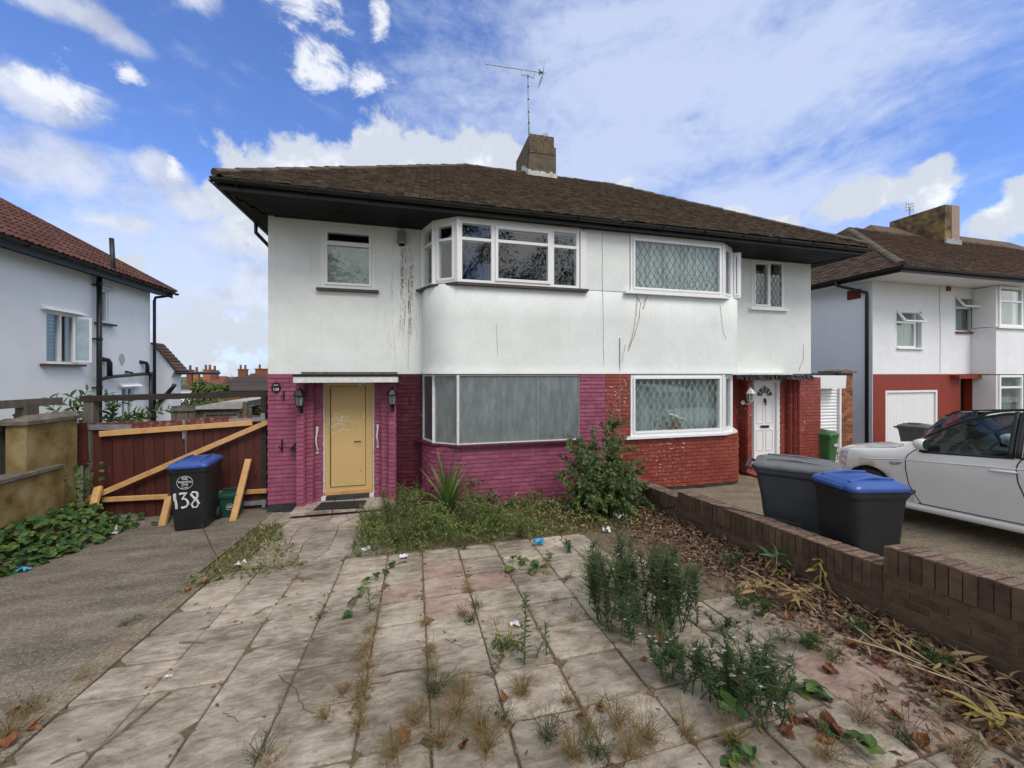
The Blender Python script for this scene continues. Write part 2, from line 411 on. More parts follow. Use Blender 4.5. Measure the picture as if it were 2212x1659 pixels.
def tilemat(name, cols, moss):
    m, nt, bs = newmat(name); p = pos(nt)
    a = nn(nt, 'ShaderNodeAttribute', attribute_name='rnd').outputs['Fac']
    col = ramp(nt, a, cols, 0, 1)
    col = mixc(nt, mrange(nt, noise(nt, p, 34, 5, .7), .45, .72, 0, .6), col, (.022, .016, .012))
    col = mixc(nt, mrange(nt, noise(nt, p, 30, 5, .7), .60, .72, 0, moss), col, (.26, .20, .12))
    nt.links.new(col, bs.inputs['Base Color']); bs.inputs['Roughness'].default_value = .9; bs.inputs['Specular IOR Level'].default_value = .2
    set_bump(nt, bs, noise(nt, p, 60, 5), .6, .01)
    return m
M['tile'] = tilemat('brown_roof_tile', [(.060, .043, .030), (.105, .075, .051), (.15, .112, .078), (.085, .059, .041)], .5)
M['tile2'] = tilemat('brown_roof_tile_b', [(.080, .050, .036), (.11, .070, .050), (.14, .092, .066)], .3)
M['tile_red'] = tilemat('red_roof_tile', [(.085, .036, .026), (.105, .044, .032), (.13, .057, .042)], .08)
M['tile_far'] = tilemat('far_roof_tile', [(.18, .075, .055), (.21, .09, .065)], .1)
M['tile_grey'] = tilemat('grey_roof_tile', [(.075, .062, .055), (.11, .092, .08)], .1)
M['ridge'] = mat('ridge_mortar', [(.055, .043, .031), (.13, .105, .072)], 9, .95, .8, 40)
M['black'] = mat('black_paint', [(.006, .006, .006), (.012, .012, .012)], 4, .45, .15, 60)
M['soffit'] = mat('black_soffit', [(.005, .005, .006), (.009, .009, .010)], 9, .6, .25, 30, ov=.3, stretch=(1, 3, 1), spec=.2)
M['pipe'] = mat('black_pipe', [(.008, .0085, .0085), (.018, .019, .019)], 8, .4)
M['upvc'] = mat('white_upvc', [(.74, .735, .71), (.80, .79, .77)], 3, .35)
M['upvc_clean'] = mat('clean_white_upvc', [(.78, .785, .78), (.82, .82, .81)], 3, .3)
M['oldwhite'] = mat('weathered_white', [(.52, .52, .50), (.70, .70, .68)], 14, .6, .2, 80)
M['sill_dark'] = mat('dark_sill', [(.045, .038, .034), (.085, .070, .060)], 14, .7, .4, 60)
M['glass'] = glassmat('window_glass', (.9, .95, .94), 1.0, .98); M['darkglass'] = glassmat('car_glass', (.66, .76, .73), .9, .97)
M['interior'] = mat('dark_interior', [(.05, .05, .05), (.07, .07, .065)], 3, .9)
M['net'] = None
M['lead'] = mat('lead_strip', [(.06, .065, .07), (.10, .105, .11)], 30, .5, metal=.3)
M['cloud_lead'] = mat('pale_lead_strip', [(.36, .38, .39), (.44, .46, .46)], 30, .5, metal=.3)
M['galv'] = mat('galvanised_steel', [(.20, .22, .23), (.33, .35, .36)], 12, .5, metal=.4)
M['chrome'] = mat('chrome', [(.5, .5, .52), (.6, .6, .62)], 12, .2, metal=.9)
M['cream_door'] = mat('cream_steel', [(.52, .355, .145), (.565, .39, .165)], 2.5, .5, .05, 100)
M['graffiti'] = mat('white_marker', [(.74, .70, .60)], 10, .6)
M['bare_wood'] = mat('new_timber', [(.46, .24, .085), (.56, .32, .125), (.60, .36, .16)], 5, .7, .1, 40, ov=.1, stretch=(1, 1, 1), kind='Object')
M['gate'] = mat('brown_gate_paint', [(.035, .010, .007), (.088, .022, .015), (.072, .018, .012), (.15, .055, .040)], 7, .6, .35, 30, ov=.25, stretch=(2.2, 2.2, .45), hi=.76)
M['gatetop'] = mat('peeling_gate_rail', [(.10, .025, .018), (.13, .03, .022), (.30, .22, .18)], 12, .7, .3, 60)
M['darkwood'] = mat('dark_weathered_wood', [(.022, .016, .012), (.048, .034, .025)], 8, .8, .4, 50, stretch=(1, 1, 3))
M['greywood'] = mat('grey_weathered_wood', [(.085, .070, .056), (.17, .145, .12)], 9, .85, .4, 50, ov=.2, stretch=(2, 2, .3))
M['yellowrender'] = mat('stained_yellow_render', [(.055, .042, .018), (.18, .125, .042), (.27, .20, .085), (.33, .27, .15)], 3.2, .9, .5, 20, lo=.25, hi=.72)
M['cope'] = mat('mossy_coping', [(.07, .06, .045), (.19, .165, .13)], 11, .95, .7, 40)
M['boundary'] = mat('dark_boundary_brick', [(.044, .028, .018), (.095, .060, .040), (.135, .085, .056)], 8, .9, .6, 50, ov=.28, lo=.25, hi=.75)
M['boundary_mortar'] = mat('boundary_mortar', [(.09, .068, .036), (.16, .125, .07)], 15, .95, .5, 60)
M['boundary_top'] = mat('boundary_cap_brick', [(.07, .042, .030), (.165, .105, .078), (.25, .19, .145)], 22, .95, .8, 60, ov=.2)
M['orangebrick'] = mat('orange_brick', [(.22, .075, .035), (.30, .12, .06)], 20, .9, .4, 60, ov=.45)
M['mortar'] = mat('pale_mortar', [(.25, .21, .16), (.34, .29, .23)], 20, .95)
M['ch_conc'] = mat('chimney_render', [(.055, .042, .028), (.105, .082, .056), (.14, .11, .075)], 4, .95, .8, 26, lo=.25)
M['ch_top'] = mat('lichen_render', [(.06, .046, .03), (.11, .085, .055), (.24, .145, .03)], 11, .95, .8, 30, lo=.3, hi=.78)
M['flash'] = mat('cement_flashing', [(.36, .35, .33), (.60, .59, .57)], 12, .9, .6, 40)
M['plinth'] = mat('bitumen_plinth', [(.022, .024, .025), (.05, .053, .055)], 6, .8, .5, 40)
M['soil'] = mat('soil', [(.085, .062, .038), (.19, .145, .09)], 22, 1, .8, 50)
M['far_ground'] = mat('far_ground', [(.06, .07, .03), (.11, .11, .05)], .6, 1)
M['tarmac'] = mat('tarmac', [(.045, .045, .046), (.06, .06, .06)], 5, .9, .4, 200)
def concmat(name, a, b, c, agg=90):
    m, nt, bs = newmat(name); p = pos(nt)
    col = ramp(nt, noise(nt, pos(nt, (.9, 2.4, 1), (0, 0, .35)), 1.6, 8, .68), [a, b, c], .3, .72)
    v = nn(nt, 'ShaderNodeTexVoronoi', {'Vector': p, 'Scale': agg})
    pale = mth(nt, 'GREATER_THAN', nn(nt, 'ShaderNodeSeparateColor', {0: v.outputs['Color']}).outputs[0], .80)
    dark = mth(nt, 'LESS_THAN', nn(nt, 'ShaderNodeSeparateColor', {0: v.outputs['Color']}).outputs[1], .25)
    col = mixc(nt, mth(nt, 'MULTIPLY', pale, .38), col, (.42, .38, .30)); col = mixc(nt, mth(nt, 'MULTIPLY', dark, .36), col, (.06, .05, .04))
    nt.links.new(col, bs.inputs['Base Color']); bs.inputs['Roughness'].default_value = .95; bs.inputs['Specular IOR Level'].default_value = .2
    set_bump(nt, bs, mth(nt, 'ADD', v.outputs['Distance'], noise(nt, p, 12, 6)), .6, .012)
    return m
M['drive'] = concmat('driveway_concrete', (.10, .085, .062), (.18, .152, .115), (.27, .235, .185))
M['drive2'] = concmat('gravelly_concrete', (.115, .090, .058), (.21, .17, .115), (.29, .245, .17), 70)
def slabmat(name, a, b, c):
    m, nt, bs = newmat(name); p = pos(nt)
    ob = nn(nt, 'ShaderNodeObjectInfo').outputs['Random']
    ang_ = nn(nt, 'ShaderNodeCombineXYZ', {2: mth(nt, 'SUBTRACT', mth(nt, 'MULTIPLY', mth(nt, 'FRACT', mth(nt, 'MULTIPLY', ob, 37.0)), 1.5), 1.1)}); off = nn(nt, 'ShaderNodeCombineXYZ', {0: mth(nt, 'MULTIPLY', ob, 7.0), 1: mth(nt, 'MULTIPLY', ob, 3.0), 2: ob})
    q = nn(nt, 'ShaderNodeVectorMath', {0: p, 1: off.outputs[0]}, operation='ADD').outputs[0]
    q = nn(nt, 'ShaderNodeMapping', {'Vector': q, 'Rotation': ang_.outputs[0], 'Scale': (2.8, 7.0, 2)}).outputs[0]
    big = noise(nt, pos(nt), 1.5, 7, .65)
    f = mth(nt, 'ADD', noise(nt, q, 2.1, 10, .74, .35), mth(nt, 'MULTIPLY', mth(nt, 'SUBTRACT', big, .5), .95))
    col = ramp(nt, f, [a, b, c], .34, .68)
    col = varied(nt, col, .14)
    mid_ = noise(nt, p, 24, 7, .72); col = mixc(nt, mrange(nt, mid_, .52, .70, 0, .55), col, (.12, .10, .075)); grit = noise(nt, p, 130, 3, .7); col = mixc(nt, mrange(nt, grit, .55, .8, 0, .5), col, (.10, .085, .065))
    nt.links.new(col, bs.inputs['Base Color']); bs.inputs['Roughness'].default_value = .92; bs.inputs['Specular IOR Level'].default_value = .25
    set_bump(nt, bs, mth(nt, 'ADD', f, mth(nt, 'MULTIPLY', noise(nt, p, 45, 5), .3)), .7, .018)
    return m
M['slab'] = slabmat('riven_slab', (.165, .138, .100), (.31, .265, .20), (.46, .40, .315))
M['slab_pink'] = slabmat('pink_slab', (.22, .15, .115), (.33, .235, .185), (.43, .33, .27))
M['crazy'] = slabmat('crazy_paving', (.18, .15, .115), (.32, .27, .215), (.43, .38, .32))
M['rubber'] = mat('black_rubber', [(.012, .012, .013), (.03, .03, .03)], 40, .8, .5, 100)
M['bin_black'] = mat('black_bin_plastic', [(.010, .011, .013), (.020, .021, .023)], 3, .42, .06, 60)
M['bin_grey'] = mat('grey_bin_plastic', [(.030, .034, .040), (.042, .046, .052)], 3, .45, .06, 60)
M['bin_greylid'] = mat('grey_lid_plastic', [(.10, .105, .11), (.15, .155, .16)], 6, .4, .06, 60)
M['bin_blue'] = mat('blue_lid_plastic', [(.028, .075, .27), (.040, .095, .33)], 5, .35, .06, 60)
M['bin_green'] = mat('green_bin_plastic', [(.035, .115, .035), (.045, .14, .045)], 3, .4, .06, 60)
M['caddy'] = mat('dark_green_plastic', [(.008, .055, .038), (.012, .07, .048)], 4, .35)
M['whiteprint'] = mat('white_print', [(.62, .63, .63)], 20, .5)
M['paintnum'] = mat('hand_painted_white', [(.50, .50, .49), (.78, .78, .76)], 30, .6)
M['carwhite'] = mat('pearl_car_paint', [(.66, .66, .645), (.70, .695, .68)], 2, .25, coat=.9, spec=.5)
M['carblack'] = mat('black_car_paint', [(.010, .010, .012), (.014, .014, .016)], 2, .2, coat=.6)
M['trim'] = mat('black_trim', [(.012, .012, .012), (.02, .02, .02)], 10, .5)
M['tyre'] = mat('tyre_rubber', [(.015, .015, .015), (.03, .03, .03)], 30, .85)
M['taillight'] = mat('red_lens', [(.22, .015, .015), (.30, .03, .03)], 20, .15, coat=.7)
M['lens'] = mat('clear_lens', [(.35, .34, .35), (.55, .53, .54)], 30, .12, coat=.8)
M['lanternglass'] = mat('frosted_glass', [(.13, .14, .14), (.22, .23, .22)], 20, .3)
M['cream_lamp'] = mat('cream_lamp_metal', [(.55, .53, .46), (.66, .64, .56)], 20, .5)
M['binbag'] = mat('black_polythene', [(.010, .010, .011), (.02, .02, .022)], 8, .22, .6, 14, bdist=.03)
M['blind'] = mat('blue_blind', [(.10, .16, .26), (.16, .24, .36)], 2, .7)
M['teal'] = mat('teal_curtain', [(.12, .26, .27), (.25, .42, .43)], 9, .9, stretch=(1, 4, .4))
M['curtain'] = mat('pale_curtain', [(.24, .27, .26), (.46, .50, .48)], 7, .9, stretch=(5, 5, .3))
M['cardboard'] = mat('cardboard', [(.16, .085, .04), (.22, .12, .06)], 10, .9)
M['tissue'] = mat('white_tissue', [(.55, .56, .57), (.75, .76, .77)], 30, .8)
M['bluewrap'] = mat('blue_wrapper', [(.03, .22, .46), (.05, .33, .55), (.5, .55, .6)], 30, .35, lo=.35, hi=.75)
M['twig'] = mat('dry_twig', [(.10, .065, .038), (.24, .17, .105)], 14, .9, ov=.2)
M['palestem'] = mat('straw_stem', [(.30, .22, .12), (.42, .33, .20)], 9, .8)
M['stem'] = mat('green_stem', [(.06, .07, .025), (.10, .12, .04)], 9, .7)
M['brownstem'] = mat('brown_stem', [(.07, .042, .024), (.13, .085, .05)], 9, .8)
M['bark'] = mat('bark', [(.05, .038, .026), (.12, .09, .06)], 9, .95, .8, 20)
M['leaf_bramble'] = leafmat('bramble_leaf', [(.018, .050, .014), (.030, .080, .020), (.050, .115, .028), (.10, .155, .035), (.14, .16, .03)])
M['leaf_shrub'] = leafmat('shrub_leaf', [(.016, .042, .014), (.030, .070, .020), (.050, .095, .026), (.085, .125, .030), (.13, .15, .032)])
M['leaf_dark'] = leafmat('dark_leaf', [(.010, .034, .014), (.018, .055, .020), (.028, .075, .025), (.045, .095, .030)])
M['leaf_aster'] = leafmat('aster_leaf', [(.014, .045, .016), (.028, .075, .024), (.050, .11, .034), (.085, .14, .045)])
M['leaf_cord'] = leafmat('cordyline_leaf', [(.060, .12, .025), (.095, .165, .036), (.14, .215, .055), (.17, .23, .075)], trans=.2)
M['leaf_mix'] = leafmat('weed_leaf', [(.030, .070, .018), (.065, .115, .026), (.11, .155, .036), (.17, .185, .05), (.27, .225, .09), (.36, .27, .13)])
M['grass_dry'] = leafmat('dry_grass', [(.26, .18, .08), (.36, .26, .12), (.30, .17, .07), (.14, .13, .045), (.22, .19, .08)])
M['grass_green'] = leafmat('tuft_grass', [(.030, .060, .022), (.055, .085, .028), (.11, .12, .045), (.20, .17, .075)])
M['leaf_litter'] = leafmat('leaf_litter', [(.085, .045, .028), (.15, .085, .052), (.21, .13, .082), (.27, .185, .12), (.12, .06, .038)], rough=.75, trans=.1)
M['leaf_orange'] = leafmat('orange_dead_leaf', [(.14, .05, .022), (.22, .08, .032), (.28, .13, .055), (.16, .075, .04)], rough=.6, trans=.15)
M['leaf_straw'] = leafmat('straw_leaf', [(.24, .15, .065), (.34, .235, .11), (.30, .23, .09), (.19, .11, .055)], trans=.2)
M['leaf_yellow'] = leafmat('yellow_leaf', [(.28, .20, .045), (.36, .26, .06), (.30, .25, .08), (.22, .21, .055)], trans=.3)
M['leaf_big'] = leafmat('broad_green_leaf', [(.05, .12, .045), (.08, .16, .06)], trans=.25)
M['leaf_hedge'] = leafmat('hedge_leaf', [(.05, .08, .02), (.10, .13, .03), (.17, .18, .04), (.06, .10, .03)])
M['leaf_tree'] = leafmat('street_tree_leaf', [(.015, .032, .012), (.028, .052, .018), (.05, .075, .025)], trans=.2)
M['flower_y'] = mat('yellow_petal', [(.62, .42, .02), (.70, .50, .03)], 9, .6)
M['flower_l'] = mat('lilac_petal', [(.48, .46, .66), (.60, .58, .74)], 9, .6)
M['redstem'] = mat('red_dock_seed', [(.06, .018, .014), (.12, .035, .022)], 20, .9)
# perforated steel over the ground floor window
def meshmat():
    m, nt, bs = newmat('perforated_steel'); p = pos(nt)
    # staggered holes about 10 mm apart
    g_ = nn(nt, 'ShaderNodeSeparateXYZ', {0: p})
    xx = mth(nt, 'MULTIPLY', g_.outputs[0], 300.0); zz = mth(nt, 'MULTIPLY', g_.outputs[2], 300.0)
    d = mth(nt, 'MULTIPLY', mth(nt, 'SINE', mth(nt, 'ADD', xx, zz)), mth(nt, 'SINE', mth(nt, 'SUBTRACT', xx, zz)))
    h = mrange(nt, d, .0, .35)
    wear = noise(nt, pos(nt, (2.2, 2.2, .6)), 3.2, 9, .72)
    base = ramp(nt, wear, [(.185, .215, .215), (.265, .30, .295), (.40, .435, .425)], .33, .7)
    col = mixc(nt, mth(nt, 'MULTIPLY', h, .8), base, (.045, .055, .058))
    nt.links.new(col, bs.inputs['Base Color']); bs.inputs['Roughness'].default_value = .42; bs.inputs['Metallic'].default_value = .35
    return m
M['mesh'] = meshmat()
M['mesh_pale'] = mat('reflection_pale_mesh', [(.20, .21, .19), (.42, .44, .41)], 3, .5, 0, metal=.1)  # paleness put in for foliage and sky mirrored at the upstairs mesh
def netmat():
    m, nt, bs = newmat('net_curtain'); p = pos(nt)
    fold = noise(nt, pos(nt, (9, 9, .35)), 2.0, 5, .6)
    col = ramp(nt, fold, [(.17, .19, .185), (.40, .43, .42), (.66, .69, .67)], .34, .66)
    g_ = nn(nt, 'ShaderNodeSeparateXYZ', {0: p})
    lace = noise(nt, p, 26, 4, .7)
    up = mth(nt, 'ABSOLUTE', mth(nt, 'SUBTRACT', mth(nt, 'FRACT', mth(nt, 'MULTIPLY', g_.outputs[2], .36)), .5))
    col = mixc(nt, mth(nt, 'MULTIPLY', mth(nt, 'GREATER_THAN', lace, .57), mrange(nt, up, .18, .05)), col, (.10, .115, .11))
    nt.links.new(col, bs.inputs['Base Color']); bs.inputs['Roughness'].default_value = .95
    return m
M['net'] = netmat()
# ============================================================ GROUND
YW, YB = 7.45, 6.65
ZL, ZS, ZD = 2.385, 3.965, 5.10          # first floor line, upstairs sill, soffit
def sheet(name, x0, x1, y0, y1, nx, ny, m, dz=0.0, fn=None):
    b = MB(); rows = []
    for j in range(ny+1):
        y = y0+(y1-y0)*j/ny
        rows.append([(x0+(x1-x0)*i/nx, y, (fn or gz)(y)+dz) for i in range(nx+1)])
    b.grid(rows); o = b.build(name, m, smooth=False); return tag(o, kind='structure')
def fargz(y):
    if y < 0: return .40
    if y < 14: return gz(y)-.07
    return -.07-min(5.0, (y-14)*.11)
b = MB(); ys = [-400, -60, -20, -6, -1, 0, 1, 2, 3, 4, 5, 6, 7.3, 9, 14, 20, 30, 45, 60, 90, 200, 900]
b.grid([[(x, y, fargz(y)) for x in (-900, -100, -30, -9, -5, 0, 5, 10, 16, 30, 100, 900)] for y in ys])
o = tag(b.build('ground', M['far_ground']), kind='structure')
sheet('road', -60, 60, -9.5, -4.5, 1, 1, M['tarmac'], 0.0, lambda y: .42)
sheet('pavement', -60, 60, -4.5, -0.6, 1, 1, M['slab'], 0.0, lambda y: .50)
sheet('driveway', -5.0, -2.37, -.6, 14, 1, 24, M['drive'], 0.0)
o = sheet('neighbour_driveway', 3.97, 26, -.6, 9.5, 1, 16, M['drive2'], .03)
sheet('garden_soil', -2.37, 3.74, -.6, 7.3, 1, 16, M['soil'], -.0145)
# kerb strip between drive and paving
b = MB(); y = .2
b.prism([(-2.36, .3, gz(.3)-.1), (-2.165, .3, gz(.3)-.1), (-2.165, .3, gz(.3)+.006), (-2.36, .3, gz(.3)+.006)], (0, 4.75, -SLOPE*4.75))
tag(b.build('edging_strip', M['drive2']), kind='structure')
# paving: every slab is its own piece
pv = bpy.data.objects.new('paving', None); COL.objects.link(pv); tag(pv, kind='structure')
XC = [-2.155, -1.72, -1.275, -.825, -.325, .085, .53, 1.0, 1.49, 1.95, 2.28, 2.60, 3.05, 3.45]
YR = [.20, .62, 1.04, 1.44, 1.83, 2.215, 2.65, 3.06, 3.43, 3.81, 4.19, 4.60, 5.0]
PINK = {(4, 9), (5, 10), (5, 9), (5, 8), (6, 9), (11, 4), (11, 3), (12, 4)}
mesh_cache = {}
def slab(x0, x1, y0, y1, m, z=0.0, jit=.005):
    g_ = .003
    x0 += g_+U(0, jit); x1 -= g_+U(0, jit); y0 += g_+U(0, jit); y1 -= g_+U(0, jit)
    cx, cy = (x0+x1)/2, (y0+y1)/2; zc = gz(cy)+z
    b = MB(); tx, ty = U(-.006, .006), U(-.006, .006); c = .05
    def zz(x, y): return (gz(y)-gz(cy))+tx*(x-cx)/.2+ty*(y-cy)/.2
    out = [(x0, y0), (x1, y0), (x1, y1), (x0, y1)]; e = .006
    # chipped corner polygon with a rounded arris
    poly = []
    for i, (x, y) in enumerate(out):
        k = U(.004, .03) if R() < .8 else U(.04, .09); sx_ = 1 if x < cx else -1; sy_ = 1 if y < cy else -1
        a1, a2 = (x+sx_*k, y), (x, y+sy_*k)
        poly += [a2, a1] if i in (0, 2) else [a1, a2]
    def ins(p, d): return (p[0]+(d if p[0] < cx else -d), p[1]+(d if p[1] < cy else -d))
    n = len(poly)
    vs = [(x-cx, y-cy, zz(x, y)-.05) for x, y in poly]+[(x-cx, y-cy, zz(x, y)-.006) for x, y in poly]
    vs += [(ins(p, e)[0]-cx, ins(p, e)[1]-cy, zz(*p)+.001) for p in poly]
    fs = [(i, (i+1) % n, n+(i+1) % n, n+i) for i in range(n)]+[(n+i, n+(i+1) % n, 2*n+(i+1) % n, 2*n+i) for i in range(n)]+[tuple(range(2*n, 3*n))]
    b.add(vs, fs)
    return b.build('paving_slab', m, pv, loc=(cx, cy, zc))
for i in range(len(XC)-1):
    for j in range(len(YR)-1):
        x0, x1, y0, y1 = XC[i], XC[i+1], YR[j], YR[j+1]
        if x1-x0 < .25: continue
        if i >= 12 and y0 > 2.3: continue
        if i == 11 and y0 > 3.0: continue
        if i == 10 and y0 > 4.0: continue
        slab(x0, x1, y0, y1, M['slab_pink'] if (i, j) in PINK else M['slab'], U(-.004, .005))
for y0 in (4.6, 4.95, 5.3): 
    if y0 < 5.2: slab(-1.26, -.83, y0+.4, y0+.78, M['slab'])
# hairline cracks across a few slabs
M['slabcrack'] = mat('dirt_filled_crack', [(.05, .04, .028), (.09, .07, .05)], 30, 1)
for pts_ in ([(600, 1460), (640, 1490), (655, 1530), (690, 1545)], [(960, 1380), (1000, 1400), (1045, 1392)], [(1130, 1560), (1190, 1545), (1235, 1570)], [(480, 1540), (520, 1560), (560, 1550)], [(1290, 1500), (1330, 1520), (1385, 1510)], [(690, 1300), (720, 1320), (760, 1318)], [(850, 1560), (880, 1590), (930, 1600)], [(1480, 1300), (1530, 1330), (1570, 1325)]):
    b = MB(); P_ = [gp(*q) for q in pts_]; Q_ = []
    for i in range(len(P_)-1):
        for k in range(5): Q_.append(P_[i].lerp(P_[i+1], k/5)+V3(U(-.008, .008), U(-.008, .008), .006)) if False else Q_.append(P_[i].lerp(P_[i+1], k/5)+Vector((U(-.008, .008), U(-.008, .008), .004)))
    b.tube(Q_, .0018, 4); b.build('slab_crack', M['slabcrack'], pv)
# crazy paved path to the door
def crazy(x0, x1, y0, y1, zf, nx, ny, parent, m, th=.05, name='paving_stone'):
    pts = {}
    for i in range(nx+1):
        for j in range(ny+1):
            ji = 0 if i in (0, nx) else 1; jj = 0 if j in (0, ny) else 1
            pts[i, j] = (x0+(x1-x0)*(i/nx)+U(-.3, .3)*ji*(x1-x0)/nx, y0+(y1-y0)*(j/ny)+U(-.3, .3)*jj*(y1-y0)/ny)
    for i in range(nx):
        for j in range(ny):
            q = [pts[i, j], pts[i+1, j], pts[i+1, j+1], pts[i, j+1]]
            tris = [q] if R() < .5 else ([[q[0], q[1], q[2]], [q[0], q[2], q[3]]])
            for t in tris:
                cx = sum(p[0] for p in t)/len(t); cy = sum(p[1] for p in t)/len(t)
                t2 = [(cx+(p[0]-cx)*.965, cy+(p[1]-cy)*.955) for p in t]
                b = MB(); h = zf(cy)+U(-.004, .004)
                b.prism([(p[0]-cx, p[1]-cy, zf(p[1])-zf(cy)-th) for p in t2], (0, 0, th+.004)); b.build(name, m, parent, loc=(cx, cy, h))
pth = bpy.data.objects.new('path', None); COL.objects.link(pth); tag(pth, kind='structure')
crazy(-1.95, -.25, 5.05, 7.05, lambda y: gz(y)+.012, 6, 6, pth, M['crazy'])
crazy(-2.35, -1.95, 6.7, 7.35, lambda y: gz(y)+.012, 2, 2, pth, M['crazy'])

# ============================================================ HOUSES
house = thing('semi_detached_house', 'white rendered semi-detached pair, left half purple brick, right half red brick, hipped roof', 'house', (0, 0, 0))
def hp(name, mat_, fn, smooth=False, parent=None): return one(name, mat_, parent or house, fn, smooth)
def wall_rect(b, p, d, n, L, z0, z1, th, holes):
    # wall along unit d from p, thickness th away from outward normal n; rectangular openings (a0,a1,z0,z1)
    p, d, n = Vector((p[0], p[1], 0)), Vector((d[0], d[1], 0)), Vector((n[0], n[1], 0))
    xs = sorted({0.0, L}|{h[0] for h in holes}|{h[1] for h in holes}); zs = sorted({z0, z1}|{h[2] for h in holes}|{h[3] for h in holes})
    for i in range(len(xs)-1):
        for j in range(len(zs)-1):
            mx, mz = (xs[i]+xs[i+1])/2, (zs[j]+zs[j+1])/2
            if any(h[0] < mx < h[1] and h[2] < mz < h[3] for h in holes): continue
            c = p+d*mx-n*th/2; c.z = mz
            b.ob(c, d*(xs[i+1]-xs[i])/2, n*th/2, Vector((0, 0, (zs[j+1]-zs[j])/2)))
HXL, HXR, HYB = -2.46, 9.54, 14.6
# window rectangles on the main wall plane
def rect(u0, v0, u1, v1, Y):
    a, c = at(u0, (v0), Y), at(u1, v1, Y)
    return a.x, c.x, min(a.z, c.z), max(a.z, c.z)
wa, wb_, _, _ = rect(693, 487, 811, 622, YW)
WUL = (wa, wb_, at(693, 622, YW).z, at(693, 487, YW).z)     # upstairs left
ra, rb_ = UX(1624, YW), UX(1692, YW)
WUR = (ra, rb_, at(1692, 668, YW).z, at(1692, 567, YW).z)
# upper white wall, left and right flats, sides, back
hp('wall', M['render'], lambda b: wall_rect(b, (HXL, YW), (1, 0), (0, -1), 2.66, ZL, ZD+.02, .25, [(WUL[0]-HXL, WUL[1]-HXL, WUL[2], WUL[3])]))
hp('wall', M['render'], lambda b: wall_rect(b, (6.88, YW), (1, 0), (0, -1), HXR-6.88, ZL, ZD+.02, .25, [(WUR[0]-6.88, WUR[1]-6.88, WUR[2], WUR[3])]))
hp('side_wall', M['render'], lambda b: b.box(HXL, HXL+.25, YW+.25, HYB, ZL, ZD+.02)); hp('side_wall', M['render'], lambda b: b.box(HXR-.25, HXR, YW+.25, HYB, ZL, ZD+.02))
hp('back_wall', M['render'], lambda b: b.box(HXL+.25, HXR-.25, HYB-.25, HYB, ZL, ZD+.02))
hp('centre_wall', M['render'], lambda b: b.box(3.00, 4.02, YB, YB+.3, ZS, ZD+.02))   # between the two bay windows upstairs
hp('floor', M['interior'], lambda b: b.box(HXL+.26, HXR-.26, YW+.26, HYB-.26, ZL+.05, ZL+.2))
hp('party_wall', M['interior'], lambda b: (b.box(3.4, 3.6, YB+.31, HYB-.26, .05, ZL), b.box(3.4, 3.6, YB+.31, HYB-.26, ZL+.21, ZD)))
# curved bay plan
def bayline(off=0.0, n=9):
    pts = []
    for i in range(n+1):
        t = i/n*pi/2; pts.append((.76-(.63+off)*cos(t), YW-(.80+off)*sin(t)))
    for i in range(1, 12): pts.append((.76+(6.32-.76)*i/12, YB-off))
    for i in range(n+1):
        t = pi/2-i/n*pi/2; pts.append((6.32+(.63+off)*cos(t), YW-(.80+off)*sin(t)))
    return pts
def bay_upper(b):
    prof = [(.030, ZL), (.030, ZL+.015), (.012, ZL+.07), (.002, ZL+.2), (0, ZL+.6), (.002, ZL+1.0), (0, ZS-.02), (-.02, ZS), (-.45, ZS)]
    rows = [[(x, y, z) for x, y in bayline(o_)] for o_, z in prof]
    b.grid(rows)
    b.grid([[(x, y, ZL) for x, y in bayline(.030)], [(x, y, ZL) for x, y in bayline(-.40)]])
hp('bay_wall', M['render'], bay_upper, True)
# hairline joint, cracks and filler on the render
def zig(b, pts, w, y, off=.004, tan=None):
    # ragged strip standing a little proud of the wall face
    P_ = [Vector(p) for p in pts]
    for i in range(len(P_)-1):
        a, c = P_[i], P_[i+1]; w0, w1 = w*U(.6, 1.3), w*U(.6, 1.3)
        b.add([(a.x-w0, y-off, a.z), (a.x+w0, y-off, a.z), (c.x+w1, y-off, c.z), (c.x-w1, y-off, c.z), (a.x-w0, y+.01, a.z), (a.x+w0, y+.01, a.z), (c.x+w1, y+.01, c.z), (c.x-w1, y+.01, c.z)], BOXF)
def crackpts(uv, Y, sub=5, j=.008):
    P_ = [at(u, v, Y) for u, v in uv]; out = []
    for i in range(len(P_)-1):
        for k in range(sub):
            p = P_[i].lerp(P_[i+1], k/sub); p.x += U(-j, j); out.append(p)
    return out+[P_[-1]]
M['crack'] = mat('crack_shadowed_gap', [(.09, .085, .075), (.16, .15, .135)], 30, .9)
M['filler'] = mat('beige_filler', [(.42, .39, .32), (.54, .51, .44)], 9, .9, .5, 30)
rz_ = (2300, 900, .4973)
def z5(x, y): return ((2300+.4973*x)/1.8516, (900+.4973*y)/1.8516)
for fn_ in (lambda b: (zig(b, crackpts([z5(500, 590), z5(492, 700), z5(470, 850), z5(450, 930), z5(425, 1020)], YB), .016, YB, .003)),
    lambda b: (zig(b, crackpts([z5(575, 580), z5(545, 680)], YB), .016, YB, .003)), lambda b: (zig(b, crackpts([z5(1165, 650), z5(1178, 760)], YB), .010, YB, .003))): hp('filler_patch', M['filler'], fn_)
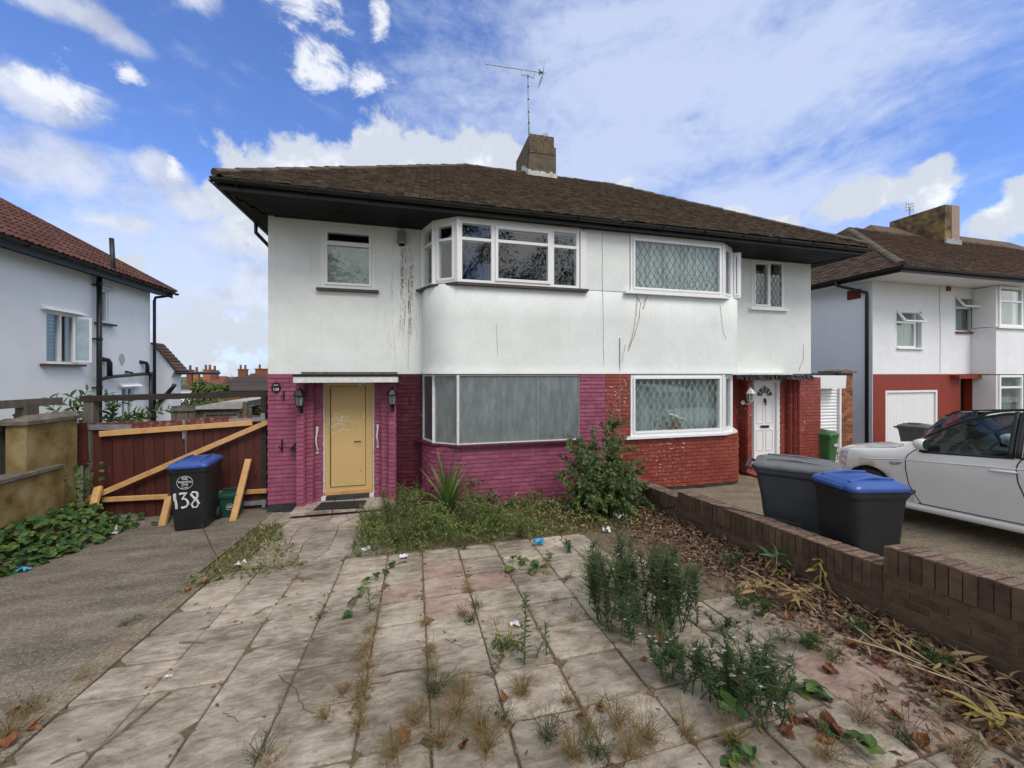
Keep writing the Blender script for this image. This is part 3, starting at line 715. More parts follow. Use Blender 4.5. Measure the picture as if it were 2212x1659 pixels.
for pts_, w_, y_ in (([z5(492, 560), z5(525, 630), z5(515, 750), z5(490, 850), z5(455, 940), z5(430, 1010)], .0042, YB), ([z5(585, 575), z5(530, 640)], .003, YB), ([z5(405, 960), z5(385, 1040), z5(375, 1110)], .0025, YB),
    ([z5(1178, 760), z5(1190, 860), z5(1215, 920)], .002, YB), ([z5(218, 60), z5(218, 400), z5(228, 900), z5(230, 1190)], .0022, YB), ([(1072, 700), (1075, 770)], .0015, YB), ([z5(1795, 1180), z5(1835, 1080), z5(1838, 960)], .0025, YW)):
    hp('crack', M['crack'], lambda b: zig(b, crackpts(pts_, y_), w_, y_, .006))
# ---------------- painted brickwork of the ground floor
def brick_run(pc_list, path, z0, z1, bl=.225, ch=.075, offs=0, vis=1.0, vg=.0015):
    """lay stretcher bond along an open polyline; pc_list(x,y,z) gives the Pieces bin"""
    P_ = [Vector((x, y, 0)) for x, y in path]; seg = [(P_[i+1]-P_[i]).length for i in range(len(P_)-1)]; L = sum(seg)
    def pt(s):
        for i, l in enumerate(seg):
            if s <= l+1e-6 or i == len(seg)-1:
                d = (P_[i+1]-P_[i])/l; return P_[i]+d*s, d
            s -= l
    row = 0; z = z0
    while z < z1-.02:
        h = min(ch, z1-z); s = -bl*(.5 if (row+offs) % 2 else 0)
        while s < L-.005:
            a, c = max(0, s), min(L, s+bl)
            if c-a > .03:
                p, d = pt((a+c)/2); n = Vector((d.y, -d.x, 0))
                q = pc_list(p.x, p.y, z+h/2)
                if q is not None:
                    q.ob(p-n*.010+Vector((0, 0, z+h/2)), d*((c-a)/2-vg), n*(.022+U(-.002, .003)), Vector((0, 0, h/2-.006))+n*U(-.004, .001), jit=.002, vis=vis)
            s += bl
        z += ch; row += 1
bk = thing('x', None, None); bpy.data.objects.remove(bk)
def backing(b, path, z0, z1, th=.10):
    for off0, off1, zz0, zz1 in ((.0, .12, z0, z1),):
        A = [(x, y) for x, y in path]
        rows = []
        def offp(o_):
            out = []
            for i, (x, y) in enumerate(A):
                x0, y0 = A[max(0, i-1)]; x1, y1 = A[min(len(A)-1, i+1)]; d = Vector((x1-x0, y1-y0, 0)).normalized(); n = Vector((d.y, -d.x, 0))
                out.append((x-n.x*o_, y-n.y*o_))
            return out
        f, r_ = offp(off0), offp(off1)
        b.grid([[(x, y, zz0) for x, y in r_], [(x, y, zz0) for x, y in f], [(x, y, zz1) for x, y in f], [(x, y, zz1) for x, y in r_]])
purple_w = hp('purple_wall', M['purple'], lambda b: None if False else b.box(0, .001, 8.2, 8.201, .5, .501))
bpy.data.objects.remove(purple_w)
def brickwall(name, key, paths, label=None):
    o = hp(name, M[key], lambda b: [backing(b, p, z0, z1) for p, z0, z1 in paths])
    pc = Pieces('brick', M[key], o, 300)
    for i, (p, z0, z1) in enumerate(paths): brick_run(lambda x, y, z: pc, p, z0, z1, offs=i, vg=.0018 if key == 'purple' else .0032)
    pc.done()
    if label: o['label'] = label
    return o
PARTY = 3.50
bl = bayline(0)
left_bay = [p for p in bl if p[0] <= PARTY]; left_bay.append((PARTY, YB))
right_bay = [(PARTY+.001, YB)]+[p for p in bl if p[0] > PARTY+.05]
Z_SILL = 1.135
XB0, XB1 = 2.97, 4.02       # brick pier between the two downstairs bay windows
YP = 7.22                   # front of the porch piers
PL0, PL1 = UX(641, YP), UX(656.5, YP)
PR0, PR1 = UX(840, YP), UX(854, YP)
D0, D1 = UX(697, 7.56), UX(808, 7.56)
Y2, Y3 = 7.34, 7.46
PL2 = UX(675.5, Y2); PL3 = UX(695.5, Y3); PR2 = UX(825, Y2); PR3 = UX(810, Y3)
BZ = .14
brickwall('purple_wall', 'purple', [
    ([(HXL, 9.5), (HXL, YW+.001)], .13, ZL-.08), ([(HXL, YW), (PL0, YW)], .13, ZL-.08), ([(PL0, YW), (PL0, YP)], .0, ZL-.1), ([(PL0, YP), (PL1, YP)], .10, ZL-.1), ([(PL1, YP), (PL1, Y2)], .12, ZL-.1),
    ([(PL1, Y2), (PL2, Y2)], .12, ZL-.1), ([(PL2, Y2), (PL2, Y3)], .12, ZL-.1), ([(PL2, Y3), (PL3, Y3)], .12, ZL-.1), ([(PL3, Y3), (PL3, 7.6)], .12, ZL-.1),
    ([(PR3, 7.6), (PR3, Y3)], .12, ZL-.1), ([(PR3, Y3), (PR2, Y3)], .12, ZL-.1), ([(PR2, Y3), (PR2, Y2)], .12, ZL-.1), ([(PR2, Y2), (PR0, Y2)], .12, ZL-.1), ([(PR0, Y2), (PR0, YP)], .12, ZL-.1), ([(PR0, YP), (PR1, YP)], .12, ZL-.1), ([(PR1, YP), (PR1, YW)], 0, ZL-.1),
    (left_bay, 0, Z_SILL), ([(XB0, YB), (PARTY, YB)], Z_SILL, ZL-.075)])
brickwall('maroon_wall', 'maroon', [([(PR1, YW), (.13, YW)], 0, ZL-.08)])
hp('purple_lintel', M['purple'], lambda b: (b.box(HXL-.02, PL0, YW-.02, YW+.2, ZL-.075, ZL-.003), b.box(XB0, PARTY, YB-.016, YB+.2, ZL-.07, ZL-.003)))
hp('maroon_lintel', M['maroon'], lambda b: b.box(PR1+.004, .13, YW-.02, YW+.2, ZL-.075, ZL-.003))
# right half
Q0, Q1 = UX(1614.5, YP), UX(1623.5, YP)
QD0, QD1 = UX(1623.5, 7.56), UX(1678, 7.56)
Q2, Q3 = UX(1726, YP), HXR
qa, qb = UX(1697, Y3), UX(1712, Y2)
brickwall('red_wall', 'red', [
    (right_bay, .13, Z_SILL), ([(PARTY+.002, YB), (XB1, YB)], Z_SILL, ZL-.075), ([(6.95, YW), (Q0, YW)], .1, ZL-.08),
    ([(Q0, YW), (Q0, YP)], .1, ZL-.08), ([(Q0, YP), (Q1, YP)], .1, ZL-.08), ([(Q1, YP), (Q1, 7.6)], .1, ZL-.08),
    ([(QD1, 7.6), (QD1, Y3)], .1, ZL-.08), ([(QD1, Y3), (qa, Y3)], .1, ZL-.08), ([(qa, Y3), (qa, Y2)], .1, ZL-.08), ([(qa, Y2), (qb, Y2)], .1, ZL-.08), ([(qb, Y2), (qb, YP+.05)], .1, ZL-.08), ([(qb, YP+.05), (Q2, YP+.05)], .1, ZL-.08),
    ([(Q2, YP+.05), (Q2, YP)], .1, ZL-.08), ([(Q2, YP), (Q3, YP)], .1, ZL-.08), ([(Q3, YP), (Q3, 9.5)], .1, ZL-.08)])
hp('red_lintel', M['red'], lambda b: b.box(PARTY+.002, XB1, YB-.016, YB+.2, ZL-.07, ZL-.003))
hp('plinth', M['plinth'], lambda b: (b.box(HXL-.012, PL0-.01, YW-.012, YW+.2, -.1, .13), b.grid([[(x, y, z) for x, y in [p for p in bayline(.016) if p[0] > PARTY]] for z in (-.1, .125)]),
    b.box(6.95, Q0, YW-.014, YW+.2, -.1, .10), b.box(HXL-.012, HXL+.1, YW+.2, 9.5, -.1, .13)))
def vent(b):
    for i in range(5):
        for j in range(2): b.box(5.50+i*.044, 5.535+i*.044, YB-.028, YB-.010, .035+j*.035, .062+j*.035)
hp('air_vent', M['black'], vent)
hp('air_vent', M['plinth'], lambda b: b.box(5.485, 5.73, YB-.024, YB-.010, .025, .108))
# lower side and back walls of the house shell
hp('lower_wall', M['render'], lambda b: (b.box(HXL, HXL+.2, 9.5, HYB, 0, ZL-.001), b.box(HXR-.2, HXR, 9.5, HYB, 0, ZL-.001), b.box(HXL+.2, HXR-.2, HYB-.2, HYB, 0, ZL-.001),
    b.box(HXL+.01, D0, 7.62, 7.75, 0, ZL), b.box(D1, .1, 7.62, 7.75, 0, ZL), b.box(D0, D1, 7.62, 7.75, 2.26, ZL), b.box(7.0, QD0, 7.62, 7.75, 0, ZL), b.box(QD1, HXR-.01, 7.62, 7.75, 0, ZL), b.box(QD0, QD1, 7.62, 7.75, 2.3, ZL)))

# ---------------- windows
def fbar(b, o, X, N, x0, x1, z0, z1, d0, d1):
    # bar in a window plane: o origin, X along, N outward; d0..d1 depth (outward positive)
    b.ob(o+X*(x0+x1)/2+Vector((0, 0, (z0+z1)/2))+N*(d0+d1)/2, X*(x1-x0)/2, N*(d1-d0)/2, Vector((0, 0, (z1-z0)/2)))
def frame(b, o, X, N, x0, x1, z0, z1, t, d0, d1):
    fbar(b, o, X, N, x0, x0+t, z0, z1, d0, d1); fbar(b, o, X, N, x1-t, x1, z0, z1, d0, d1)
    fbar(b, o, X, N, x0+t, x1-t, z0, z0+t, d0, d1); fbar(b, o, X, N, x0+t, x1-t, z1-t, z1, d0, d1)
def pane(w, o, X, N, x0, x1, z0, z1, m='glass', d=-.02, name='pane'):
    one(name, M[m], w, lambda b: b.ob(o+X*(x0+x1)/2+Vector((0, 0, (z0+z1)/2))+N*d, X*(x1-x0)/2, N*.003, Vector((0, 0, (z1-z0)/2))))
def lattice(w, o, X, N, x0, x1, z0, z1, dx, dz, m='lead', d=-.012, t=.007):
    b = MB(); k = dz/dx; W_, H_ = x1-x0, z1-z0
    n = int((W_+H_/k)/dx)+2
    for sgn in (1, -1):
        for i in range(-n, n+1):
            c = i*dx
            # line: x = c + s*(z/k)
            pts = []
            for z in (0, H_): pts.append((c+sgn*z/k, z))
            (xa, za), (xb, zb) = pts
            ta, tb = 0.0, 1.0
            dx_ = xb-xa
            if abs(dx_) > 1e-9:
                t0, t1 = (0-xa)/dx_, (W_-xa)/dx_
                if t0 > t1: t0, t1 = t1, t0
                ta, tb = max(ta, t0), min(tb, t1)
            if tb-ta < .02: continue
            p = o+X*(x0+xa+dx_*ta)+Vector((0, 0, z0+H_*ta))+N*(d+.001*sgn); q = o+X*(x0+xa+dx_*tb)+Vector((0, 0, z0+H_*tb))+N*(d+.001*sgn)
            b.bar(p, q, .003, t, up=N) if False else b.bar(p, q, t, .002, up=N)
    b.build('lead_lattice', M[m], w)
def netcurtain(w, o, X, N, x0, x1, z0, z1, m='net', d=-.075, amp=.018, freq=42, name='net_curtain'):
    b = MB(); n = int((x1-x0)*60)+4; rows = []
    ph = U(0, 6)
    for z in (z1, (z0+z1)/2, z0):
        rows.append([o+X*(x0+(x1-x0)*i/n)+Vector((0, 0, z))+N*(d+amp*sin(freq*(x1-x0)*i/n+ph+1.5*sin(9*(x1-x0)*i/n))) for i in range(n+1)])
    b.grid(rows); b.build(name, M[m], w, True)
def V3(x, y, z=0): return Vector((x, y, z))
# upstairs left window (flat wall): double frame, top light and perforated lower pane
X1, N1 = V3(1, 0), V3(0, -1)
x0, x1, z0, z1 = WUL; o = V3(0, YW)
w = hp('window', M['upvc'], lambda b: (frame(b, o, X1, N1, x0, x1, z0, z1, .062, -.10, .012), frame(b, o, X1, N1, x0+.064, x1-.064, z0+.064, z1-.064, .045, -.09, .026),
    fbar(b, o, X1, N1, x0+.109, x1-.109, z1-.335, z1-.275, -.09, .024)))
pane(w, o, X1, N1, x0+.10, x1-.10, z0+.10, z1-.33); pane(w, o, X1, N1, x0+.10, x1-.10, z1-.28, z1-.10)
one('security_mesh', M['mesh_pale'], w, lambda b: b.box(x0+.07, x1-.07, YW+.05, YW+.055, z0+.07, z1-.34))
one('sill', M['sill_dark'], w, lambda b: b.box(x0-.06, x1+.06, YW-.075, YW+.05, z0-.048, z0-.004))
# upstairs right window, leaded pair
x0, x1, z0, z1 = WUR; xm = x0+(x1-x0)*.545
w = hp('window', M['upvc_clean'], lambda b: (frame(b, o, X1, N1, x0, x1, z0, z1, .05, -.10, .012), fbar(b, o, X1, N1, xm-.03, xm+.03, z0+.05, z1-.05, -.1, .014),
    frame(b, o, X1, N1, x0+.05, xm-.03, z0+.05, z1-.05, .035, -.08, .03)))
for a, c in ((x0+.08, xm-.06), (xm+.03, x1-.05)):
    pane(w, o, X1, N1, a, c, z0+.05, z1-.05); lattice(w, o, X1, N1, a, c, z0+.07, z1-.06, .125, .21, t=.009)
netcurtain(w, o, X1, N1, x0+.05, xm, z0+.05, z1-.2, d=-.16)
one('sill', M['upvc_clean'], w, lambda b: b.box(x0-.09, x1+.10, YW-.08, YW+.04, z0-.055, z0-.005))
# bay facets (plan corners)
BL = [V3(.135, 7.41), V3(.315, 6.95), V3(.715, YB), V3(2.985, YB)]
BR = [V3(4.03, YB), V3(6.18, YB), V3(6.60, 6.88), V3(6.93, 7.42)]
def facet(A, B):
    X = (B-A); L = X.length; X = X/L; N = V3(X.y, -X.x); return A, X, N, L
def facet_window(A, B, z0, z1, rows, m='upvc', fw=.055, top=.30, glass=True, ins=True, sash=False):
    o, X, N, L = facet(A, B)
    w = hp('window', M[m], lambda b: (frame(b, o, X, N, .012, L-.012, z0, z1, fw, -.09, .004), top and fbar(b, o, X, N, .012+fw, L-.012-fw, z1-top-.045, z1-top, -.09, .003),
        sash and frame(b, o, X, N, .015+fw, L-.015-fw, z0+fw, z1-fw, .04, -.08, .022)))
    f = fw+(.04 if sash else 0)
    if top:
        pane(w, o, X, N, .012+f, L-.012-f, z0+f, z1-top-.045); pane(w, o, X, N, .012+f, L-.012-f, z1-top, z1-f)
    else: pane(w, o, X, N, .012+f, L-.012-f, z0+f, z1-f)
    return w, o, X, N, L
ZT = 5.06
hp('corner_post', M['upvc'], lambda b: [b.tube([(p.x, p.y, ZS+.002), (p.x, p.y, ZT)], .035, 8) for p in (BL[0], BL[1], BL[2])])
facet_window(BL[0], BL[1], ZS, ZT, 2, top=.30); facet_window(BL[1], BL[2], ZS, ZT, 2, sash=True, top=.30)
# front of the left bay upstairs: three lights
o, X, N, L = facet(BL[2], BL[3]); xa, xb = .62, 1.72
w = hp('window', M['upvc'], lambda b: (frame(b, o, X, N, .012, L-.012, ZS, ZT, .06, -.09, .004), fbar(b, o, X, N, xa-.035, xa+.035, ZS+.06, ZT-.06, -.09, .004), fbar(b, o, X, N, xb-.035, xb+.035, ZS+.06, ZT-.06, -.09, .004),
    frame(b, o, X, N, xa+.036, xb-.036, ZS+.061, ZT-.061, .05, -.08, .022), fbar(b, o, X, N, .072, xa-.035, ZT-.35, ZT-.30, -.09, .003), fbar(b, o, X, N, xa+.086, xb-.086, ZT-.35, ZT-.30, -.08, .020), fbar(b, o, X, N, xb+.035, L-.072, ZT-.35, ZT-.30, -.09, .003)))
for a, c in ((.06, xa-.03), (xa+.07, xb-.07), (xb+.03, L-.06)):
    pane(w, o, X, N, a, c, ZS+.05, ZT-.34); pane(w, o, X, N, a, c, ZT-.31, ZT-.05)
one('end_board', M['upvc'], w, lambda b: b.box(3.0-.012, 3.11, YB-.022, YB+.02, ZS+.004, ZT))
def sillpath(b, pts, z, th, out, inn):
    A = [V3(p.x, p.y) for p in pts]
    def off(o_):
        q = []
        for i, p in enumerate(A):
            d = (A[min(i+1, len(A)-1)]-A[max(i-1, 0)]).normalized(); n = V3(d.y, -d.x); q.append(p+n*o_)
        return q
    f, r_ = off(out), off(-inn)
    b.grid([[p+V3(0, 0, z-th) for p in r_], [p+V3(0, 0, z-th) for p in f], [p+V3(0, 0, z) for p in f], [p+V3(0, 0, z+.004) for p in r_]])
    for k in (0, -1): b.add([r_[k]+V3(0, 0, z-th), f[k]+V3(0, 0, z-th), f[k]+V3(0, 0, z), r_[k]+V3(0, 0, z)], [(0, 1, 2, 3)])
hp('sill', M['sill_dark'], lambda b: sillpath(b, [BL[0]+V3(-.07, .03), BL[0]+V3(0, -.04), BL[1], BL[2], BL[3]+V3(.14, 0)], ZS-.002, .045, .075, .10))
hp('window_head', M['upvc'], lambda b: sillpath(b, BL, ZT+.045, .044, .012, .12)); hp('window_head', M['upvc_clean'], lambda b: sillpath(b, BR, ZT+.045, .044, .012, .12))
# left bay downstairs: galvanised perforated screens in a frame
ZG0, ZG1 = 1.16, 2.372
def screen(A, B, m='mesh', posts=(.02, .02)):
    o, X, N, L = facet(A, B)
    w = hp('security_screen', M['mesh'], lambda b: (fbar(b, o, X, N, .0, L, ZG0, ZG1, -.03, -.022)))
    one('frame', M['oldwhite'], w, lambda b: (frame(b, o, X, N, .004, L-.004, ZG0, ZG1, .018, -.035, .0)))
    def riv(b):
        n = int(L/.22)+1
        for i in range(n+1):
            for z in (ZG0+.035, ZG1-.035): b.ob(o+X*(.03+(L-.06)*i/max(1, n))+V3(0, 0, z)+N*-.019, X*.005, N*.004, V3(0, 0, .005))
    one('rivet', M['galv'], w, riv)
    return w
M['dirtyglass'] = mat('grey_dirty_panel', [(.055, .055, .062), (.085, .085, .095)], 5, .35)
o, X, N, L = facet(BL[0], BL[1]); w = hp('side_panel', M['dirtyglass'], lambda b: fbar(b, o, X, N, 0, L, ZG0, ZG1, -.04, -.02)); 
one('frame', M['oldwhite'], w, lambda b: frame(b, o, X, N, .01, L-.004, ZG0, ZG1, .03, -.04, .006))
screen(BL[1], BL[2]); sc_ = screen(BL[2], BL[3])
one('joint_strip', M['mesh_pale'], sc_, lambda b: (b.box(2.16, 2.175, YB+.014, YB+.021, ZG0+.02, ZG1-.02), b.box(1.30, 1.306, YB+.014, YB+.021, ZG0+.02, ZG1-.02)))
hp('corner_post', M['oldwhite'], lambda b: [b.box(p.x-.022, p.x+.022, p.y-.012, p.y+.03, ZG0, ZG1) for p in (BL[1], BL[2])])
hp('sill', M['mud'] if 'mud' in M else M['maroon'], lambda b: sillpath(b, [BL[0]+V3(-.11, .04), BL[0]+V3(-.02, -.05), BL[1]+V3(-.01, -.01), BL[2], BL[3]+V3(.02, 0)], ZG0-.006, .04, .085, .10))
# right bay: leaded lights with net curtains
def leaded(A, B, z0, z1, m='upvc_clean', lm='lead', dx=.145, dz=.235, fw=.05):
    o, X, N, L = facet(A, B)
    w = hp('window', M[m], lambda b: (frame(b, o, X, N, .012, L-.012, z0, z1, fw, -.09, .004), frame(b, o, X, N, .014+fw, L-.014-fw, z0+fw, z1-fw, .035, -.08, .026)))
    f = fw+.04; pane(w, o, X, N, .01+f, L-.01-f, z0+f, z1-f); lattice(w, o, X, N, .012+f, L-.012-f, z0+f, z1-f, dx, dz, lm)
    return w, o, X, N, L
w, o, X, N, L = leaded(BR[0], BR[1], ZS+.02, ZT, lm='lead'); netcurtain(w, o, X, N, .08, L-.08, ZS+.06, ZT-.06)
leaded(BR[1], BR[2], ZS+.02, ZT, dx=.11)
o, X, N, L = facet(BR[2], BR[3])
# casement standing open on the far facet
A_ = BR[2]+V3(.02, .03); B_ = A_+V3(.30, -.18)
w, o, X, N, L = leaded(BR[2]+V3(.01, .02), BR[2]+V3(.22, -.06), ZS+.06, ZT-.06, dx=.11); w.name = 'open_casement'
hp('sill', M['upvc_clean'], lambda b: sillpath(b, [BR[0]-V3(.14, 0), BR[1], BR[2], BR[3]+V3(.05, .03)], ZS+.016, .05, .085, .12))
w, o, X, N, L = leaded(BR[0], BR[1], ZG0+.02, ZG1, lm='cloud_lead'); netcurtain(w, o, X, N, .08, L-.08, ZG0+.06, ZG1-.04, m='curtain', d=-.17, amp=.03, freq=34, name='curtain')
def cardb(b):
    c = o+X*1.08+V3(0, 0, ZG0+.12)-N*.06
    b.add([c+X*-.16, c+X*.13, c+X*.03+V3(0, 0, .22), c+X*-.02+V3(0, 0, .25)], [(0, 1, 2, 3)])
one('cardboard_sheet', M['cardboard'], w, cardb)
def crumple(b):
    for i in range(46):
        a = U(0, 6.28); r_ = U(.05, .38); c = o+X*(.98+r_*cos(a)*1.1)+V3(0, 0, ZG0+.28+r_*sin(a)*.5)-N*U(.06, .10)
        b.leaf(c, X*U(-1, 1)+V3(0, 0, U(-.6, .6)), N, U(.06, .14), U(.03, .06), .6, .3)
one('torn_curtain', M['curtain'], w, crumple)
leaded(BR[1], BR[2], ZG0+.02, ZG1, lm='cloud_lead', dx=.11); leaded(BR[2], BR[3], ZG0+.02, ZG1, lm='cloud_lead', dx=.11)
hp('corner_post', M['upvc_clean'], lambda b: [b.tube([(p.x, p.y, z0), (p.x, p.y, z1)], .032, 8) for p in (BR[1], BR[2]) for z0, z1 in ((ZS+.02, ZT), (ZG0+.02, ZG1))])
hp('sill', M['upvc_clean'], lambda b: sillpath(b, [BR[0]-V3(.13, 0), BR[1], BR[2]+V3(.02, -.02), BR[3]+V3(.1, .03)], ZG0+.016, .045, .095, .12))

# ---------------- left door: cream steel security door in a white frame
DZ0, DZ1 = at(700, 1062, 7.56).z, at(700, 827, 7.56).z
door = hp('security_door', M['cream_door'], lambda b: (b.box(D0+.045, D1-.01, 7.53, 7.56, DZ0, DZ1)))
def dleaf(b): b.box(D0+.15, D1-.15, 7.512, 7.5295, DZ0+.09, DZ1-.07)
one('door_leaf', M['cream_door'], door, dleaf)
M['seam'] = mat('door_gap', [(.10, .06, .02), (.14, .085, .03)], 20, .8)
one('door_gap', M['seam'], door, lambda b: frame(b, V3(0, 7.53), X1, N1, D0+.138, D1-.138, DZ0+.078, DZ1-.058, .007, .0, .003))
one('letter_slot', M['seam'], door, lambda b: (b.box(D1-.34, D1-.22, 7.505, 7.513, 1.10, 1.16)))
one('letter_flap', M['cream_door'], door, lambda b: (b.box(D1-.34, D1-.22, 7.500, 7.5045, 1.10, 1.128), b.box(D1-.36, D1-.20, 7.507, 7.5118, 1.06, 1.098)))
one('keyhole', M['black'], door, lambda b: (b.box(D1-.235, D1-.225, 7.506, 7.513, 1.60, 1.625), b.box(D1-.225, D1-.215, 7.506, 7.513, .60, .625)))
one('hinge', M['black'], door, lambda b: (b.tube([(D0+.143, 7.508, DZ0+.1), (D0+.143, 7.508, DZ1-.09)], .006, 6)))
one('maker_label', M['whiteprint'], door, lambda b: b.box(D1-.27, D1-.15, 7.524, 7.529, DZ1-.068, DZ1-.012))
one('label_print', M['black'], door, lambda b: b.box(D1-.21, D1-.165, 7.5225, 7.5238, DZ1-.05, DZ1-.035))
one('threshold_board', M['bare_wood'], door, lambda b: b.box(D0+.03, D1-.01, 7.50, 7.56, DZ0-.055, DZ0-.002))
one('door_sill', M['plinth'], door, lambda b: b.box(D0+.08, D1-.07, 7.42, 7.58, DZ0-.15, DZ0-.058))
one('frame', M['oldwhite'], door, lambda b: (b.box(D0, D0+.044, 7.50, 7.60, .12, DZ1+.03), b.box(D1-.009, D1+.012, 7.50, 7.60, .12, DZ1+.03), b.box(D0+.044, D1-.009, 7.52, 7.60, DZ1+.002, DZ1+.03), b.box(D0, D0+.078, 7.44, 7.497, .13, .20), b.box(D1-.068, D1+.012, 7.44, 7.497, .13, .20)))
def zg4(x, y): return ((1100+.27125*x)/1.8516, (1480+.27125*y)/1.8516)
def graf(b):
    S = [[(800, 840), (797, 760), (815, 722), (845, 728), (880, 765), (875, 720), (885, 660), (905, 633), (940, 645), (985, 680), (1050, 690), (1097, 678), (1060, 720), (1010, 765)],
         [(800, 760), (815, 810), (845, 840)], [(860, 845), (890, 800), (925, 782), (970, 805)], [(845, 840), (805, 855), (797, 885), (830, 918), (900, 922), (980, 890), (1018, 845), (1015, 805), (985, 795), (930, 800), (870, 835)],
         [(1015, 762), (1080, 745), (1130, 765), (1152, 800), (1142, 835)], [(1000, 880), (1050, 888), (1105, 865)],
         [(900, 740), (918, 688), (935, 752)], [(898, 712), (945, 712)], [(905, 735), (958, 768)], [(960, 705), (985, 690), (1003, 720), (985, 755), (962, 750), (958, 715)], [(962, 700), (1003, 760)], [(990, 690), (968, 758)]]
    for s in S:
        P_ = [at(*zg4(*q), 7.511) for q in s]; pts = []
        for i in range(len(P_)-1):
            p0, p1, p2, p3 = P_[max(0, i-1)], P_[i], P_[i+1], P_[min(len(P_)-1, i+2)]
            for k in range(4):
                t = k/4; pts.append(.5*((2*p1)+(p2-p0)*t+(2*p0-5*p1+4*p2-p3)*t*t+(3*p1-p0-3*p2+p3)*t*t*t))
        pts.append(P_[-1]); b.tube(pts, .0048, 5)
one('graffiti', M['graffiti'], door, graf)
# grab handles beside the door
def grab(x, z0, z1, y):
    h = hp('grab_handle', M['cream_lamp'], lambda b: b.tube([(x, y-.01, z1), (x+.004, y-.05, z1-.05), (x-.012, y-.06, (z0+z1)/2), (x+.006, y-.05, z0+.05), (x, y-.01, z0)], .013, 8), True)
    one('handle_plate', M['cream_lamp'], h, lambda b: (b.box(x-.018, x+.018, y-.018, y-.006, z1-.05, z1+.035), b.box(x-.018, x+.018, y-.018, y-.006, z0-.035, z0+.05)))
grab(UX(686, Y3), at(686, 985-10, Y3).z, at(686, 925, Y3).z, Y3-.01); grab(UX(816, Y3), at(816, 968-6, Y3).z, at(816, 920, Y3).z, Y3-.01)
# canopies
CX0, CX1 = UX(634, 6.98), UX(859, 6.98); CZ0, CZ1 = at(745, 825, 6.98).z, at(745, 813.5, 6.98).z
can = hp('canopy', M['oldwhite'], lambda b: (b.box(CX0, CX1, 6.96, 6.985, CZ0-.01, CZ1), b.box(CX1-.02, CX1, 6.986, YW-.02, CZ0-.01, CZ1), b.box(CX0, CX0+.02, 6.986, YW-.02, CZ0-.01, CZ1)))
one('soffit_board', M['darkwood'], can, lambda b: b.box(CX0+.021, CX1-.021, 6.986, YW-.021, CZ0+.01, CZ0+.03))
one('felt_edge', M['black'], can, lambda b: b.box(CX0-.01, CX1+.01, 6.95, YW-.021, CZ1+.001, CZ1+.04))
one('upstand', M['greywood'], can, lambda b: b.box(CX0+.08, CX1-.01, 7.10, 7.2, CZ1+.041, CZ1+.08))
EX0, EX1 = UX(1592, 6.95), UX(1757, 6.95); EZ = at(1670, 815, 6.95).z
def ragged(b):
    n = 34
    for i in range(n):
        x0 = EX0+(EX1-EX0)*i/n; x1 = x0+(EX1-EX0)/n*1.02; zt = EZ+.045+.012*sin(i*.9)
        b.add([(x0, 6.95+U(0, .03), zt), (x1, 6.94+U(0, .03), zt), (x1+U(-.02, .05), 6.93+U(0, .05), zt-.11+U(-.03, .02)), (x0+U(-.02, .05), 6.95, zt-.10+U(-.03, .02)), (x0, 7.44, zt+.01), (x1, 7.44, zt+.01)], [(0, 1, 2, 3), (0, 4, 5, 1)])
can2 = hp('canopy', M['binbag'], ragged); can2['label'] = 'canopy with ragged black felt edge'
one('canopy_slab', M['red'], can2, lambda b: b.box(EX0+.05, EX1-.05, 7.0, YW-.03, EZ-.03, EZ+.03))
one('upstand', M['render'], can2, lambda b: b.box(EX0+.02, EX1-.3, 7.2, YW-.002, EZ+.06, EZ+.10))
# right door: white upvc panel door
QZ0, QZ1 = at(1640, 1000, 7.56).z, at(1640, 826, 7.56).z
d2 = hp('front_door', M['upvc_clean'], lambda b: b.box(QD0+.02, QD1-.10, 7.52, 7.56, QZ0, QZ1)); d2['label'] = 'white panelled front door'
one('frame', M['upvc_clean'], d2, lambda b: (b.box(QD1-.099, QD1, 7.47, 7.60, .1, QZ1+.07), b.box(QD0-.02, QD0+.018, 7.47, 7.60, .1, QZ1+.07), b.box(QD0+.018, QD1-.099, 7.47, 7.60, QZ1+.003, QZ1+.07), b.box(QD0-.02, QD1+.04, 7.40, 7.56, QZ0-.10, QZ0-.004)))
dw = QD1-.10-QD0-.02; dc = QD0+.02+dw/2; dh = QZ1-QZ0
def panels(b):
    for s in (-1, 1):
        for a, c in ((.16, .42), (.50, .76)):
            xa_ = dc+s*dw*.22; frame(b, V3(0, 7.52), X1, N1, xa_-dw*.17, xa_+dw*.17, QZ0+dh*a, QZ0+dh*c, .018, -.002, .012)
one('door_moulding', M['upvc'], d2, panels)
def fan(b):
    cz = QZ0+dh*.83; r_ = dw*.36
    for i in range(5):
        a0, a1 = pi*i/5+.06, pi*(i+1)/5-.06
        pts = [V3(dc+r_*k*cos(a), 7.514, cz+r_*k*sin(a)*.95) for k, a in ((.35, a0), (1, a0), (1, (a0+a1)/2), (1, a1), (.35, a1))]
        b.prism(pts, (0, .004, 0))
one('fanlight', M['glass_d'] if 'glass_d' in M else M['dirtyglass'], d2, fan)
one('knocker', M['black'], d2, lambda b: (b.box(dc-.025, dc+.025, 7.49, 7.519, QZ0+dh*.755, QZ0+dh*.80), b.tube([(dc-.03, 7.49, QZ0+dh*.77), (dc, 7.485, QZ0+dh*.71), (dc+.03, 7.49, QZ0+dh*.77)], .008, 6)))
one('letter_plate', M['chrome'], d2, lambda b: b.box(dc-.13, dc+.13, 7.508, 7.519, QZ0+dh*.435, QZ0+dh*.47))
one('letter_slot', M['black'], d2, lambda b: b.box(dc-.10, dc+.10, 7.503, 7.507, QZ0+dh*.445, QZ0+dh*.46))
